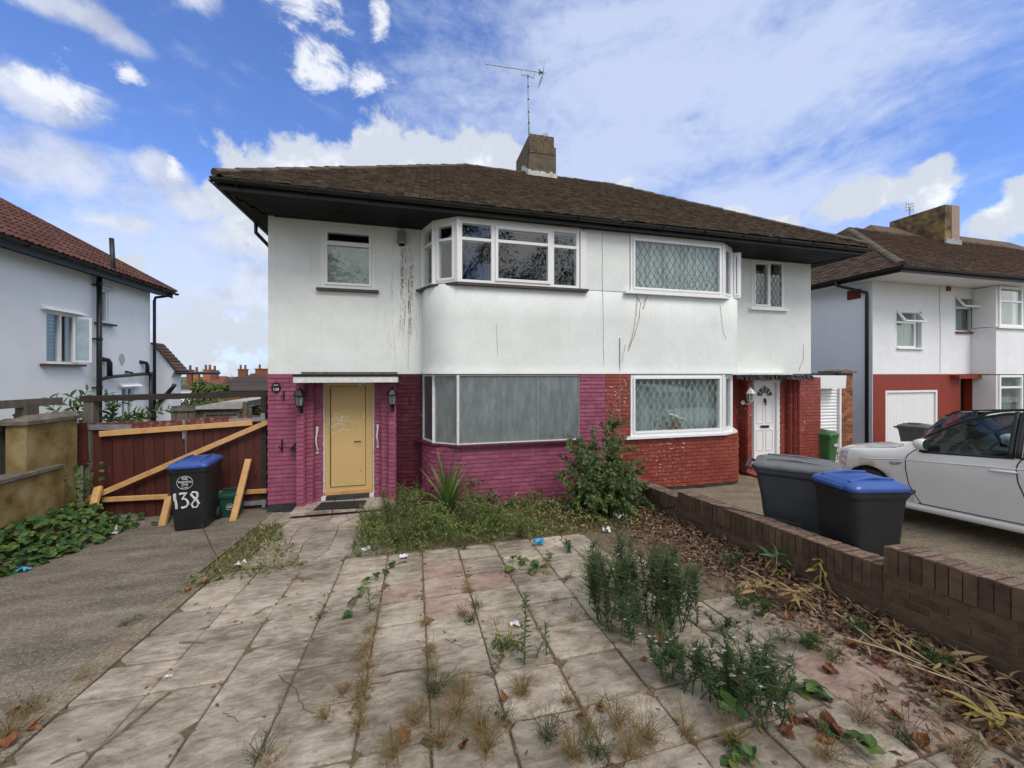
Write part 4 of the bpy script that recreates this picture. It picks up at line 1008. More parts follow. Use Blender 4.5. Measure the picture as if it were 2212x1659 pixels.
def text(name, s, size, loc, rot, m, parent=None, ext=.001, bold=0.0, align='CENTER', sp=1.0):
    cu_ = bpy.data.curves.new(name, 'FONT'); cu_.body = s; cu_.size = size; cu_.align_x = align; cu_.align_y = 'CENTER'; cu_.extrude = ext; cu_.offset = bold; cu_.resolution_u = 3; cu_.space_character = sp
    t = bpy.data.objects.new(name, cu_); COL.objects.link(t)
    dg = bpy.context.evaluated_depsgraph_get(); me = bpy.data.meshes.new_from_object(t.evaluated_get(dg)); bpy.data.objects.remove(t)
    o = bpy.data.objects.new(name, me); COL.objects.link(o); me.materials.clear(); me.materials.append(m)
    o.location = loc; o.rotation_euler = rot
    if parent is not None: o.parent = parent
    return o
FR = (pi/2, 0, 0)
text('door_number', '136', .085, (dc, 7.516, QZ0+dh*.945), FR, M['black'], d2)
# door step
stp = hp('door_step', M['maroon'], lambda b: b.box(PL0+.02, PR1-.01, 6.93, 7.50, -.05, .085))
crazy(PL0-.02, PR1, 6.88, 7.43, lambda y: .125, 5, 2, stp, M['crazy'], .04)
hp('door_step', M['red'], lambda b: b.box(Q0+.05, Q2, 6.85, 7.5, -.05, .10))
# ---------------- eaves
EY, EX_L, EX_R = 6.50, -2.78, 9.88
ZE = 5.22
sof = hp('soffit', M['black'], lambda b: b.box(EX_L+.03, EX_R-.03, EY+.02, HYB+.4, ZD+.022, ZD+.045))
pc = Pieces('soffit_board', M['soffit'], sof)
nb = 9; bw = (YW-EY-.03)/nb
for i in range(nb):
    y = EY+.025+bw*(i+.5)
    cut = .42*(i+.5)/nb
    for s0, s1 in ((EX_L+.03+cut, 1.2), (1.203, 5.2), (5.203, EX_R-.03-cut)):
        pc.ob(V3((s0+s1)/2, y, ZD+.009), V3((s1-s0)/2, 0), V3(0, bw/2-.004), V3(0, 0, .009), jit=.0015)
for sx_, xe, xi in ((1, EX_L+.03, HXL), (-1, EX_R-.03, HXR)):
    for i in range(4):
        wv_ = (xi-xe)/4; x = xe+wv_*(i+.5); ys_ = EY+.03+(i+.5)/4*.95
        pc.ob(V3(x, (ys_+HYB)/2, ZD+.009), V3(abs(wv_)/2-.004, 0), V3(0, (HYB-ys_)/2), V3(0, 0, .009), jit=.0015)
pc.done()
hp('fascia', M['black'], lambda b: (b.box(EX_L, EX_R, EY-.01, EY+.018, ZD-.01, ZE), b.box(EX_L, EX_L+.028, EY+.019, HYB+.4, ZD-.01, ZE), b.box(EX_R-.028, EX_R, EY+.019, HYB+.4, ZD-.01, ZE)))
def gutter_mesh(b, p, q, out, r_=.058, n=7):
    p, q, out = Vector(p), Vector(q), Vector(out); rows = []
    for rr in (r_, r_-.008):
        for i in range(n+1):
            a = pi+pi*i/n; d = out*(cos(a)*rr)+V3(0, 0, sin(a)*rr); rows.append([p+d, q+d])
        if rr == r_: k = len(rows)
    prof = [r[0] for r in rows[:n+1]]+[r[0] for r in reversed(rows[n+1:])]
    d = q-p; m_ = len(prof); vs = prof+[v+d for v in prof]
    b.add(vs, [(i, (i+1) % m_, m_+(i+1) % m_, m_+i) for i in range(m_)]+[tuple(range(m_)), tuple(range(2*m_-1, m_-1, -1))])
ZG = 5.205
gut = hp('gutter', M['pipe'], lambda b: (gutter_mesh(b, (EX_L-.07, EY-.07, ZG+.01), (3.0, EY-.07, ZG), (0, 1, 0)), gutter_mesh(b, (3.0, EY-.07, ZG), (EX_R+.10, EY-.07, ZG-.02), (0, 1, 0)),
    gutter_mesh(b, (EX_L-.06, EY-.05, ZG), (EX_L-.06, HYB+.4, ZG), (1, 0, 0)), gutter_mesh(b, (EX_R+.06, EY-.05, ZG-.02), (EX_R+.06, HYB+.4, ZG-.02), (1, 0, 0))))
pc = Pieces('gutter_bracket', M['pipe'], gut)
x = EX_L+.25
while x < EX_R:
    b = MB(); pts = [V3(x, EY-.07+.064*cos(pi+pi*i/8), ZG+.064*sin(pi+pi*i/8)) for i in range(9)]
    for i in range(8): b.bar(pts[i], pts[i+1], .035, .008, up=(1, 0, 0))
    pc.add(b.v, b.f); x += U(.85, .95)
pc.done()
hp('downpipe', M['pipe'], lambda b: b.tube([(EX_L-.06, 8.0, ZG-.05), (EX_L-.06, 8.0, ZG-.22), (HXL-.05, 8.25, ZG-.6), (HXL-.05, 8.3, ZG-.9)], .035, 8), True)
hp('downpipe', M['pipe'], lambda b: b.tube([(EX_R+.03, 7.9, ZG-.05), (EX_R+.03, 7.9, ZG-.2), (HXR+.05, 7.95, ZG-.35), (HXR+.05, 7.95, .1)], .035, 8), True)
# ---------------- roof: tiled hips
def roof(parent, x0, x1, yf, yb, z0, rise, tm, gauge=.10, tw=.165, name='roof', dens=300, sides=True, tilth=.024, deckm=None):
    half = (yb-yf)/2; yr = yf+half; rx0, rx1 = x0+half, x1-half; zr = z0+rise
    deck = one(name, deckm or M['black'], parent, lambda b: b.add([(x0, yf, z0), (x1, yf, z0), (x1, yb, z0), (x0, yb, z0), (rx0, yr, zr), (rx1, yr, zr)], [(0, 1, 5, 4), (1, 2, 5), (2, 3, 4, 5), (3, 0, 4), (0, 3, 2, 1)]))
    front = Pieces('roof_tile', tm, deck, dens); other = MB()
    def slope(A, B, A2, B2, front_):
        # eave A->B, top A2->B2
        A, B, A2, B2 = map(Vector, (A, B, A2, B2)); e = (B-A).normalized(); 
        up = (A2-A)-e*(A2-A).dot(e); Ls = up.length; up.normalize(); n = e.cross(up); 
        if n.z < 0: n = -n
        L = (B-A).length; k0 = (A2-A).dot(e)/Ls; k1 = (B-B2).dot(e)/Ls
        rows = int(Ls/gauge)
        for r_ in range(rows+1):
            s = r_*gauge; a, c = k0*s, L-k1*s
            if c-a < .03: break
            x = a-(tw/2 if r_ % 2 else 0)
            while x < c:
                xa_, xb_ = max(a, x), min(c, x+tw)
                if xb_-xa_ > .02:
                    cen = A+e*(xa_+xb_)/2+up*(s+gauge*.55-.05)+n*(.024+U(-.004, .008))
                    u2 = (up-n*U(.12, .26)+e*U(-.03, .03)).normalized(); n2 = e.cross(u2); n2 = n2 if n2.z > 0 else -n2
                    hw, hl = (xb_-xa_)/2-U(.002, .005), gauge*U(.76, .84)
                    vs = [cen-e*hw-u2*hl, cen+e*hw-u2*hl, cen+e*hw+u2*hl, cen-e*hw+u2*hl]; vs += [v+n2*tilth for v in vs]
                    fs = [(4, 5, 6, 7), (0, 1, 5, 4), (1, 2, 6, 5), (3, 0, 4, 7)]
                    if R() < .02: pass
                    elif front_: front.add(vs, fs)
                    else: other.add(vs, fs)
                x += tw
    slope((x0, yf, z0), (x1, yf, z0), (rx0, yr, zr), (rx1, yr, zr), True)
    if sides:
        slope((x0, yb, z0), (x0, yf, z0), (rx0, yr, zr), (rx0, yr, zr), True)
        slope((x1, yf, z0), (x1, yb, z0), (rx1, yr, zr), (rx1, yr, zr), False)
    front.done()
    if other.v: tag(other.build('roof_tile', tm, deck), kind='stuff')
    # hip and ridge tiles
    rp = Pieces('ridge_tile', M['ridge'], deck)
    def cap(P0, P1, r_=.10):
        P0, P1 = Vector(P0), Vector(P1); d = P1-P0; L = d.length; d.normalize(); sd_ = d.cross(V3(0, 0, 1)).normalized(); n = sd_.cross(d)
        k = int(L/.32)
        for i in range(k):
            b = MB(); q0 = P0+d*(L*i/k)+n*(.0+U(-.008, .012)); q1 = P0+d*(L*(i+1)/k+.03)+n*U(-.014, -.004); rows = []
            for q in (q0, q1): rows.append([q+sd_*cos(a)*r_*U(.93, 1.06)+n*(sin(a)*r_*.62+.012) for a in [-.5+(pi+1.0)*j/8 for j in range(9)]])
            b.grid(rows); b.add(rows[0], [tuple(range(9))]); rp.add(b.v, b.f)
    cap((rx0, yr, zr), (rx1, yr, zr)); cap((x0, yf, z0+.05), (rx0, yr, zr)); cap((x1, yf, z0+.05), (rx1, yr, zr)); cap((x0, yb, z0), (rx0, yr, zr)); cap((x1, yb, z0), (rx1, yr, zr))
    rp.done(); return deck
roof(house, EX_L-.03, EX_R+.03, EY-.05, EY-.05+8.2, ZE+.01, 2.84, M['tile'], gauge=.08, tw=.125, tilth=.022)
# chimney
KX0, KX1, KY0, KY1 = 3.06, 3.87, 10.25, 11.75
KT = at(1170, 292, KY0).z
ch = hp('chimney', M['ch_conc'], lambda b: b.box(KX0, KX1, KY0, KY1, 7.3, KT-.52))
one('chimney_band', M['ch_top'], ch, lambda b: b.box(KX0+.008, KX1-.008, KY0-.012, KY1+.012, KT-.519, KT-.30))
one('chimney_cap', M['ch_top'], ch, lambda b: b.box(KX0+.03, KX1-.06, KY0+.004, KY1-.02, KT-.299, KT))
def flash(b):
    for i in range(12):
        x = KX0-.02+(KX1-KX0+.04)*i/12; b.box(x, x+(KX1-KX0+.04)/12+.004, KY0-.05+U(0, .01), KY0-.004, 7.80, 8.00+U(.0, .06))
    for i in range(8):
        y = KY0+.08*i; b.box(KX0-.035+U(0, .008), KX0-.003, y-.04, y+.06, 7.82+.055*i, 8.04+.05*i+U(0, .07))
one('flashing', M['flash'], ch, flash)
one('aerial_cable', M['black'], ch, lambda b: (b.tube([(KX0-.008, KY0+.02, KT-.1), (KX0-.012, KY0+.03, 7.95), (KX0+.1, KY0-.08, 7.83), (KX0+.5, KY0-1.0, 7.2), (KX0+1.25, EY, 5.3)], .007, 5)))
# cables and small fittings on the wall
fl = hp('flood_lamp', M['galv'], lambda b: b.box(XL-.08, XL+.08, YW-.10, YW-.03, at(868, 528, YW).z, at(868, 503, YW).z)); 
one('lamp_glass', M['lanternglass'], fl, lambda b: b.box(XL-.06, XL+.06, YW-.108, YW-.101, at(868, 525, YW).z, at(868, 507, YW).z))
one('bracket', M['black'], fl, lambda b: (b.box(XL-.05, XL+.05, YW-.029, YW-.001, at(868, 532, YW).z, at(868, 500, YW).z), b.tube([(XL-.03, YW-.06, at(868, 528, YW).z), (XL-.02, YW-.08, at(868, 534, YW).z), (XL+.03, YW-.06, at(868, 528, YW).z)], .007, 6)))
one('cable', M['black'], fl, lambda b: b.tube([(XL, YW-.01, at(868, 502, YW).z), (XL+.005, YW-.012, ZD)], .006, 5))
hp('cable', M['sill_dark'], lambda b: b.tube([V3(*(at(1262, v, YB-.012)+V3(.006*sin(v*.11), 0))) for v in range(490, 632, 8)], .006, 5))
hp('cable', M['oldwhite'], lambda b: b.tube([at(882, v, YW-.008) for v in range(690, 806, 12)], .006, 5))
hp('conduit', M['galv'], lambda b: b.tube([at(1339, v, YB-.012) for v in (730, 780, 830, 900, 960)], .008, 6))
hp('bracket', M['black'], lambda b: b.box(*[c for p in ((at(851, 862, YW).x, at(860, 850, YW).x),) for c in p], YW-.03, YW-.012, at(855, 872, YW).z, at(855, 848, YW).z) if False else b.tube([at(885.5, 857, YW-.03), at(886, 872, YW-.03)], .012, 6))
hp('bracket', M['black'], lambda b: (b.tube([at(613, 844, YW-.03), at(613, 865, YW-.03)], .012, 6), b.tube([at(606, 858, YW-.05), at(613, 854, YW-.03)], .007, 6), b.tube([at(609, 950, YW-.03), at(609.5, 975, YW-.03)], .013, 6), b.tube([at(603, 964, YW-.07), at(609, 972, YW-.03)], .009, 6)))
# ============================================================ NEIGHBOURING HOUSES
# --- left: white rendered side wall running away from us
LX = -8.7
lh = thing('neighbour_house', 'white rendered house on the left with a red pantile roof and black waste pipes', 'house')
def lp(name, m, fn, smooth=False, parent=None): return one(name, M[m], parent or lh, fn, smooth)
def lat(u, v): return atx(u, v, LX)
LY1 = 15.6
wl1 = [lat(98, 785), lat(167, 672)]; wl1 = (lat(99, 0).y, lat(166, 0).y, lat(130, 786).z, lat(130, 676).z)
wl2 = (lat(213, 0).y, lat(235, 0).y, lat(218, 697).z, lat(218, 624).z)
wl3 = (lat(263, 0).y, lat(290, 0).y, lat(276, 930).z-.4, lat(276, 836).z)
def lwall(b):
    # wall faces +x : build along +y with openings
    wall_rect(b, (LX, 3.0), (0, 1), (1, 0), LY1-3.0, -.3, 5.12, .25, [(a-3.0, c-3.0, z0, z1) for a, c, z0, z1 in (wl1, wl2, wl3)])
    b.box(LX-8, LX-.25, LY1-.25, LY1, -.3, 5.12); b.box(LX-8, LX-.25, 3.0, 3.25, -.3, 5.12); b.box(LX-8, LX-7.8, 3.26, LY1-.26, -.3, 5.12)
lp('wall', 'render3', lwall)
LYD, LNX = V3(0, 1), V3(1, 0)
def lwin(a, c, z0, z1, split=None, top=None, curtain=None, sm='sill_dark', lab=None):
    o = V3(LX, 0)
    w = lp('window', 'upvc_clean', lambda b: (frame(b, o, LYD, LNX, a, c, z0, z1, .06, -.12, -.03), split and fbar(b, o, LYD, LNX, split-.03, split+.03, z0+.06, z1-.06, -.12, -.03)))
    pane(w, o, LYD, LNX, a+.05, c-.05, z0+.05, z1-.05, d=-.08)
    one('hood', M['render3'], w, lambda b: b.prism([(LX, a-.15, z1+.02), (LX+.16, a-.15, z1+.02), (LX, a-.15, z1+.14)], (0, c-a+.3, 0)))
    one('sill', M[sm], w, lambda b: b.box(LX-.1, LX+.12, a-.16, c+.14, z0-.06, z0-.005))
    return w
M['brownsill'] = mat('brown_tile_sill', [(.075, .035, .025), (.12, .055, .04)], 20, .6)
w = lwin(*wl1, split=wl1[0]+(wl1[1]-wl1[0])*.5, sm='brownsill')
a, c, z0, z1 = wl1; o = V3(LX, 0); md = a+(c-a)*.5
def stripes(b):
    n = 13
    for i in range(n): b.box(LX-.16, LX-.15, a+.06, md-.02, z0+.06+(z1-z0-.12)*i/n, z0+.06+(z1-z0-.12)*(i+.55)/n)
one('blind', M['blind'], w, stripes); one('blind_backing', M['curtain'], w, lambda b: b.box(LX-.18, LX-.17, a+.06, md-.02, z0+.06, z1-.06))
# the right casement stands open
oc = V3(LX+.02, md+.28); Xo = V3(.62, .48).normalized(); No = V3(Xo.y, -Xo.x)
cs = one('open_casement', M['upvc_clean'], w, lambda b: frame(b, oc, Xo, No, 0, .34, z0+.05, z1-.05, .05, -.03, .03)); pane(w, oc, Xo, No, .05, .29, z0+.1, z1-.1, d=0)
w = lwin(*wl2); netcurtain(w, V3(LX, 0), LYD, LNX, wl2[0]+.06, wl2[1]-.06, wl2[2]+.06, wl2[3]-.06, m='curtain', d=-.14, name='curtain')
w = lwin(*wl3, split=(wl3[0]+wl3[1])/2); netcurtain(w, V3(LX, 0), LYD, LNX, wl3[0]+.06, wl3[1]-.06, wl3[2]+.06, wl3[3]-.06, m='teal', d=-.14, name='curtain')
# eaves, gutter, roof (slope rises away from us over the wall)
GX = -8.28
lp('fascia', 'black', lambda b: (b.box(GX-.02, GX, 3.0, LY1+.45, 5.03, 5.19), b.box(LX-.02, GX-.021, 3.0, LY1+.45, 5.125, 5.145)))
lp('fascia_board', 'greywood', lambda b: b.box(GX+.001, GX+.016, 3.0, LY1+.42, 5.13, 5.20))
g_ = lp('gutter', 'pipe', lambda b: gutter_mesh(b, (GX+.08, 3.0, 5.24), (GX+.08, LY1+.55, 5.21), (1, 0, 0)))
pc = Pieces('gutter_bracket', M['pipe'], g_)
for i in range(15):
    y = 3.5+.9*i; b = MB(); pts = [V3(GX+.08+.064*cos(pi+pi*k/8), y, 5.225+.064*sin(pi+pi*k/8)) for k in range(9)]
    for k in range(8): b.bar(pts[k], pts[k+1], .035, .008, up=(0, 1, 0))
    pc.add(b.v, b.f)
pc.done()
# pantile roof on the near slope, hipped at the far end
def pantiles(parent):
    x0, z0 = GX+.06, 5.26; rise, run = 2.9, 4.3; y0, y1 = 3.0, LY1+.5
    deck = one('roof', M['tile_red'], parent, lambda b: b.add([(x0, y0, z0-.01), (x0, y1, z0-.01), (x0-run, y1-run, z0+rise), (x0-run, y0, z0+rise), (x0-2*run, y0, z0-.01), (x0-2*run, y1, z0-.01)], [(0, 1, 2, 3), (1, 5, 2), (5, 4, 3, 2), (0, 4, 5, 1)]))
    up = V3(-run, 0, rise).normalized(); n = V3(rise, 0, run).normalized(); e = V3(0, 1, 0); Ls = sqrt(run*run+rise*rise)
    pc = Pieces('roof_tile', M['tile_red'], deck); g2, tw = .33, .30
    for r_ in range(int(Ls/g2)+1):
        s = r_*g2; yend = y1-s*run/Ls; y = y0
        while y < yend-.05:
            w_ = min(tw, yend-y); b = MB(); rows = []
            for k, (t, dz) in enumerate(((-.03, .034), (g2+.02, .004))):
                base = V3(x0, y, z0)+up*(s+t)+n*dz; rows.append([base+e*(w_*q)+n*h for q, h in ((0, .012), (.12, .0), (.30, .0), (.42, .03), (.54, .034), (.62, .012), (.80, .008), (.92, .03), (1.0, .034))])
            b.grid(rows); rr = rows[0]; b.add(rr+[p-n*.03 for p in rr], [(i, i+1, len(rr)+i+1, len(rr)+i) for i in range(len(rr)-1)])
            pc.add(b.v, b.f); y += tw
    pc.done()
    pr = Pieces('ridge_tile', M['tile_red'], deck)
    P0, P1 = V3(x0, y1, z0), V3(x0-run, y1-run, z0+rise); d = (P1-P0); L = d.length; d.normalize(); sd_ = d.cross(V3(0, 0, 1)).normalized(); nn_ = sd_.cross(d)
    for i in range(int(L/.3)):
        b = MB(); rows = []
        for q in (P0+d*(i*.3), P0+d*(i*.3+.29)): rows.append([q+sd_*cos(pi*j/6)*.11+nn_*sin(pi*j/6)*.09 for j in range(7)])
        b.grid(rows); b.add(rows[0], [tuple(range(7))]); pr.add(b.v, b.f)
    pr.done()
pantiles(lh)
# soil stack and waste pipes
sy = lat(203, 0).y
lp('soil_pipe', 'pipe', lambda b: (b.tube([(LX+.12, sy, -.1), (LX+.12, sy, 5.08)], .058, 12), b.tube([(LX+.12, sy, 5.08), (GX+.02, sy, 5.3), (GX-.02, sy, 6.2)], .055, 12)), True)
lp('pipe_collar', 'pipe', lambda b: [b.tube([(LX+.12, sy, z), (LX+.12, sy, z+.07)], .072, 12) for z in (lat(203, 735).z, lat(203, 615).z, lat(203, 840).z)])
lp('pipe_bracket', 'pipe', lambda b: [b.box(LX-.01, LX+.13, sy-.09, sy+.02, z, z+.03) for z in (lat(203, 733).z, lat(203, 617).z, lat(203, 838).z)])
py = [lat(u, 0).y for u in (203, 226, 306, 318)]; pz = lat(250, 808).z
lp('waste_pipe', 'pipe', lambda b: b.tube([(LX+.12, py[0], pz-.16), (LX+.12, py[1], pz-.08), (LX+.12, py[3], pz+.02)], .05, 10), True)
def elbow(b, u, v0, v1):
    y = lat(u, 0).y; b.tube([(LX+.12, y, pz-.05), (LX+.12, y, lat(u, v0).z-.08), (LX+.10, y-.03, lat(u, v0).z), (LX+.02, y-.12, lat(u, v0).z+.03), (LX-.02, y-.16, lat(u, v0).z+.03)], v1, 10)
lp('waste_pipe', 'pipe', lambda b: elbow(b, 226, 778, .062), True); lp('waste_pipe', 'pipe', lambda b: elbow(b, 309, 784, .055), True)
lp('waste_pipe', 'pipe', lambda b: elbow(b, 278, 805, .03), True)
lp('downpipe', 'pipe', lambda b: (b.tube([(LX+.11, lat(317, 0).y, pz+.05), (LX+.11, lat(317, 0).y, -.1)], .05, 10)), True)
yq = lat(326, 0).y
lp('downpipe', 'pipe', lambda b: b.tube([(GX+.08, yq+.22, 5.18), (GX+.06, yq+.20, 5.10), (LX+.10, yq+.05, 4.98), (LX+.10, yq, 4.85), (LX+.10, yq, -.1)], .045, 10), True)
lp('plaster_patch', 'filler', lambda b: b.prism([(LX+.004, lat(262, 0).y+dy, lat(262, 775).z+dz) for dy, dz in ((-.12, .02), (-.03, .16), (.10, .13), (.14, -.05), (.02, -.22), (-.06, -.12))], (.006, 0, 0)))
# small lean-to behind it
ex = thing('garden_annexe', 'white rendered lean-to with a sloping tiled verge behind the left house', 'annexe')
AY = 17.0; ax0, ax1 = UX(322, AY), UX(377, AY); zt, zb = at(330, 748, AY).z, at(377, 800, AY).z
one('wall', M['render3'], ex, lambda b: b.prism([(ax0-1, AY, -.3), (ax1-.1, AY, -.3), (ax1-.1, AY, zb-.25), (ax1, AY, zb-.02), (ax0+.1, AY, zt+.1), (ax0-1, AY, zt+.1)], (0, .6, 0)))
def verge(b):
    n = 9
    for i in range(n):
        t = i/n; p = V3(ax0+.1+(ax1+.15-ax0-.1)*t, AY+.25, zt+.12+(zb-.05-zt-.12)*t); q = V3(ax0+.1+(ax1+.15-ax0-.1)*(t+1.15/n), AY+.25, zt+.16+(zb-.05-zt-.12)*(t+1.15/n))
        b.bar(p, q, .7, .05, up=(0, 0, 1))
one('roof', M['tile2'], ex, verge)
one('gutter', M['pipe'], ex, lambda b: b.tube([(ax1+.16, AY-.1, zb-.10), (ax1+.16, AY+3, zb-.10)], .06, 8))
one('downpipe', M['pipe'], ex, lambda b: b.tube([at(378, 830, AY-.08), at(372, 838, AY-.08), at(335, 878, AY-.08), at(330, 890, AY-.08)], .07, 8), True)
# --- right: white rough-cast house with brown roof, red ground floor
RYW = 8.37; RX0 = 13.05
rh = thing('neighbour_house', 'white rough-cast house on the right with brown tiled hip roof and red brick ground floor', 'house')
def rp_(name, m, fn, smooth=False, parent=None): return one(name, M[m], parent or rh, fn, smooth)
def rr4(u0, v0, u1, v1): return (UX(u0, RYW), UX(u1, RYW), at(u0, v1, RYW).z, at(u0, v0, RYW).z)
W1 = rr4(1937, 671, 1991, 750); W2 = rr4(2064, 640, 2112, 716)
ZR = 2.37
rp_('wall', 'render2', lambda b: (wall_rect(b, (RX0, RYW), (1, 0), (0, -1), 8.0, ZR, 5.12, .25, [(W1[0]-RX0, W1[1]-RX0, W1[2], W1[3]), (W2[0]-RX0, W2[1]-RX0, W2[2], W2[3])])))
rp_('side_wall', 'sidewall', lambda b: (b.box(RX0-.004, RX0+.25, RYW+.251, 15.5, -.1, 5.12), b.box(RX0, RX0+.25, RYW+.004, RYW+.25, -.1, ZR-.004)))
rp_('back_wall', 'sidewall', lambda b: (b.box(RX0+.26, RX0+14, 15.25, 15.5, -.1, 5.12), b.box(RX0+13.7, RX0+14, RYW+.3, 15.24, -.1, 5.12)))
def rwin(a, c, z0, z1, sm, plant=False):
    o = V3(0, RYW); zt = z1-(z1-z0)*.30
    w = rp_('window', 'upvc_clean', lambda b: (frame(b, o, X1, N1, a, c-.12, z0, z1, .05, -.16, -.08), fbar(b, o, X1, N1, a+.05, c-.17, zt-.03, zt+.03, -.16, -.08)))
    pane(w, o, X1, N1, a+.04, c-.16, z0+.04, zt-.03, d=-.12)
    # top light swung out at its foot
    tw = (c-a)*.80; dz = z1-zt; n = V3(0, -.62, -.55).normalized()
    p0 = V3(a+.02, RYW-.02, z1-.03); dn = V3(.03, -.30, -.52).normalized()*dz*1.05; X_ = V3(1, 0, 0)
    def sash(b):
        for q0, q1 in ((p0, p0+X_*tw), (p0+dn, p0+dn+X_*tw), (p0, p0+dn), (p0+X_*tw, p0+dn+X_*tw)): b.bar(q0, q1, .05, .045, up=X_.cross(dn))
    s_ = one('top_light', M['upvc_clean'], w, sash); one('pane', M['glass'], w, lambda b: b.add([p0, p0+X_*tw, p0+dn+X_*tw, p0+dn], [(0, 1, 2, 3)]))
    one('sill', M[sm], w, lambda b: b.box(a-.02, c+.03, RYW-.06, RYW+.05, z0-.055, z0-.004))
    netcurtain(w, o, X1, N1, a+.05, c-.16, z0+.05, z1-.06, m='curtain', d=-.20, amp=.03, freq=40, name='curtain')
    return w
M['redsill'] = mat('red_sill', [(.13, .02, .015), (.16, .025, .02)], 9, .5)
rwin(*W1, 'upvc_clean'); rwin(*W2, 'redsill')
# bay at the right edge
B0 = UX(2158, RYW-.5)
rp_('bay_wall', 'render2', lambda b: b.box(B0-.25, B0+3.2, RYW-.55, RYW-.004, ZR, at(2170, 708, RYW-.5).z))
wz0, wz1 = at(2170, 706, RYW-.5).z, at(2170, 622, RYW-.5).z
def rbay(z0, z1, bar):
    o = V3(0, RYW-.55); w = rp_('window', 'upvc_clean', lambda b: (frame(b, o, X1, N1, B0-.12, B0+1.0, z0, z1, .07, -.10, .02), fbar(b, o, X1, N1, B0-.05, B0+.93, z1-bar-.06, z1-bar, -.1, .018)))
    pane(w, o, X1, N1, B0-.06, B0+.94, z0+.06, z1-bar-.05); pane(w, o, X1, N1, B0-.06, B0+.94, z1-bar, z1-.06)
    netcurtain(w, o, X1, N1, B0-.05, B0+.93, z0+.07, z1-.08, m='curtain', d=-.2, amp=.03, name='curtain')
    one('reveal', M['upvc_clean'], w, lambda b: b.box(B0-.20, B0-.125, RYW-.53, RYW-.005, z0, z1)); one('sill', M['upvc_clean'], w, lambda b: b.box(B0-.26, B0+3.2, RYW-.62, RYW-.5, z0-.06, z0-.004))
rbay(wz0, 5.08, .42); rbay(at(2170, 890, RYW-.5).z, ZR-.03, .35)
rp_('soffit', 'upvc_clean', lambda b: b.box(12.58, 27, 7.43, 8.6, 5.125, 5.15)); rp_('soffit', 'upvc_clean', lambda b: b.box(12.58, RX0+.1, 8.601, 15.9, 5.125, 5.15))
rp_('fascia', 'black', lambda b: (b.box(12.55, 27, 7.40, 7.428, 5.10, 5.24), b.box(12.55, 12.578, 7.429, 15.9, 5.10, 5.24)))
rp_('gutter', 'pipe', lambda b: (gutter_mesh(b, (12.45, 7.33, 5.24), (27, 7.33, 5.24), (0, 1, 0)), gutter_mesh(b, (12.48, 7.3, 5.24), (12.48, 15.9, 5.24), (1, 0, 0))))
dy_ = RYW+.10
rp_('downpipe', 'pipe', lambda b: b.tube([(12.48, dy_+.5, 5.2), (12.5, dy_+.5, 5.08), (RX0-.08, dy_, 4.78), (RX0-.08, dy_, 4.6), (RX0-.08, dy_, 0)], .045, 8), True)
M['ventred'] = mat('red_vent', [(.14, .012, .012), (.18, .02, .018)], 9, .6)
def av(b):
    p = atx(1845, 636, RX0); 
    for i in range(5): b.box(RX0-.02, RX0-.006, p.y-.17, p.y+.17, p.z-.13+.052*i, p.z-.095+.052*i)
    b.box(RX0-.012, RX0-.005, p.y-.19, p.y+.19, p.z-.15, p.z+.14)
rp_('air_vent', 'ventred', av)
p = at(2048, 622, RYW); rp_('air_vent', 'ventred', lambda b: b.box(p.x-.10, p.x+.10, RYW-.02, RYW-.005, p.z-.10, p.z+.10))
rp_('crack', 'crack', lambda b: (zig(b, crackpts([(2030, 614), (2029, 660), (2031, 720), (2030, 806)], RYW), .006, RYW, .006), zig(b, crackpts([(1991, 751), (2028, 756)], RYW), .004, RYW, .006) if False else None))
# red ground floor: garage, porch
G0, G1 = UX(1912, RYW), UX(2024, RYW); GZT = at(1912, 846, RYW).z
rp_('red_wall', 'redhouse', lambda b: (b.box(RX0+.02, G0, RYW-.01, RYW+.2, -.1, ZR-.005), b.box(G0, G1, RYW-.01, RYW+.2, GZT+.03, ZR-.005), b.box(G1, UX(2072, RYW), RYW-.01, RYW+.2, -.1, ZR-.005),
    b.box(UX(2138, RYW), B0-.2, RYW-.01, RYW+.2, -.1, ZR-.005), b.box(UX(2072, RYW), UX(2138, RYW), RYW+.9, RYW+1.0, -.1, ZR-.005), b.box(B0-.2, B0+3, RYW-.5, RYW-.02, -.1, at(2170, 890, RYW-.5).z-.06), b.box(UX(2052, RYW), B0-.1, RYW-.22, RYW-.012, ZR-.14, ZR-.02), b.box(UX(2112, RYW), UX(2126, RYW), RYW+.2, RYW+.4, -.1, ZR-.01)))
gd = rp_('garage_door', 'upvc_clean', lambda b: frame(b, V3(0, RYW), X1, N1, G0, G1, -.05, GZT+.028, .06, -.12, .012))
pc = Pieces('garage_door_slat', M['upvc_clean'], gd)
k = 22
for i in range(k):
    x = G0+.06+(G1-G0-.12)*(i+.5)/k; pc.ob(V3(x, RYW+.05, GZT/2), V3((G1-G0-.12)/k/2-.004, 0), V3(0, .012), V3(0, 0, GZT/2-.03))
pc.done()
one('backing_panel', M['oldwhite'], gd, lambda b: b.box(G0+.06, G1-.06, RYW+.065, RYW+.08, 0, GZT-.03))
pd0, pd1 = UX(2078, RYW+.7), UX(2122, RYW+.7)
fd = rp_('front_door', 'upvc_clean', lambda b: b.box(pd0, pd1, RYW+.66, RYW+.70, .1, 2.2))
one('pane', M['dirtyglass'], fd, lambda b: (b.box(pd0+.12, pd1-.45, RYW+.652, RYW+.658, 1.05, 1.75), b.box(pd0+.12, pd1-.45, RYW+.652, RYW+.658, .2, .9)))
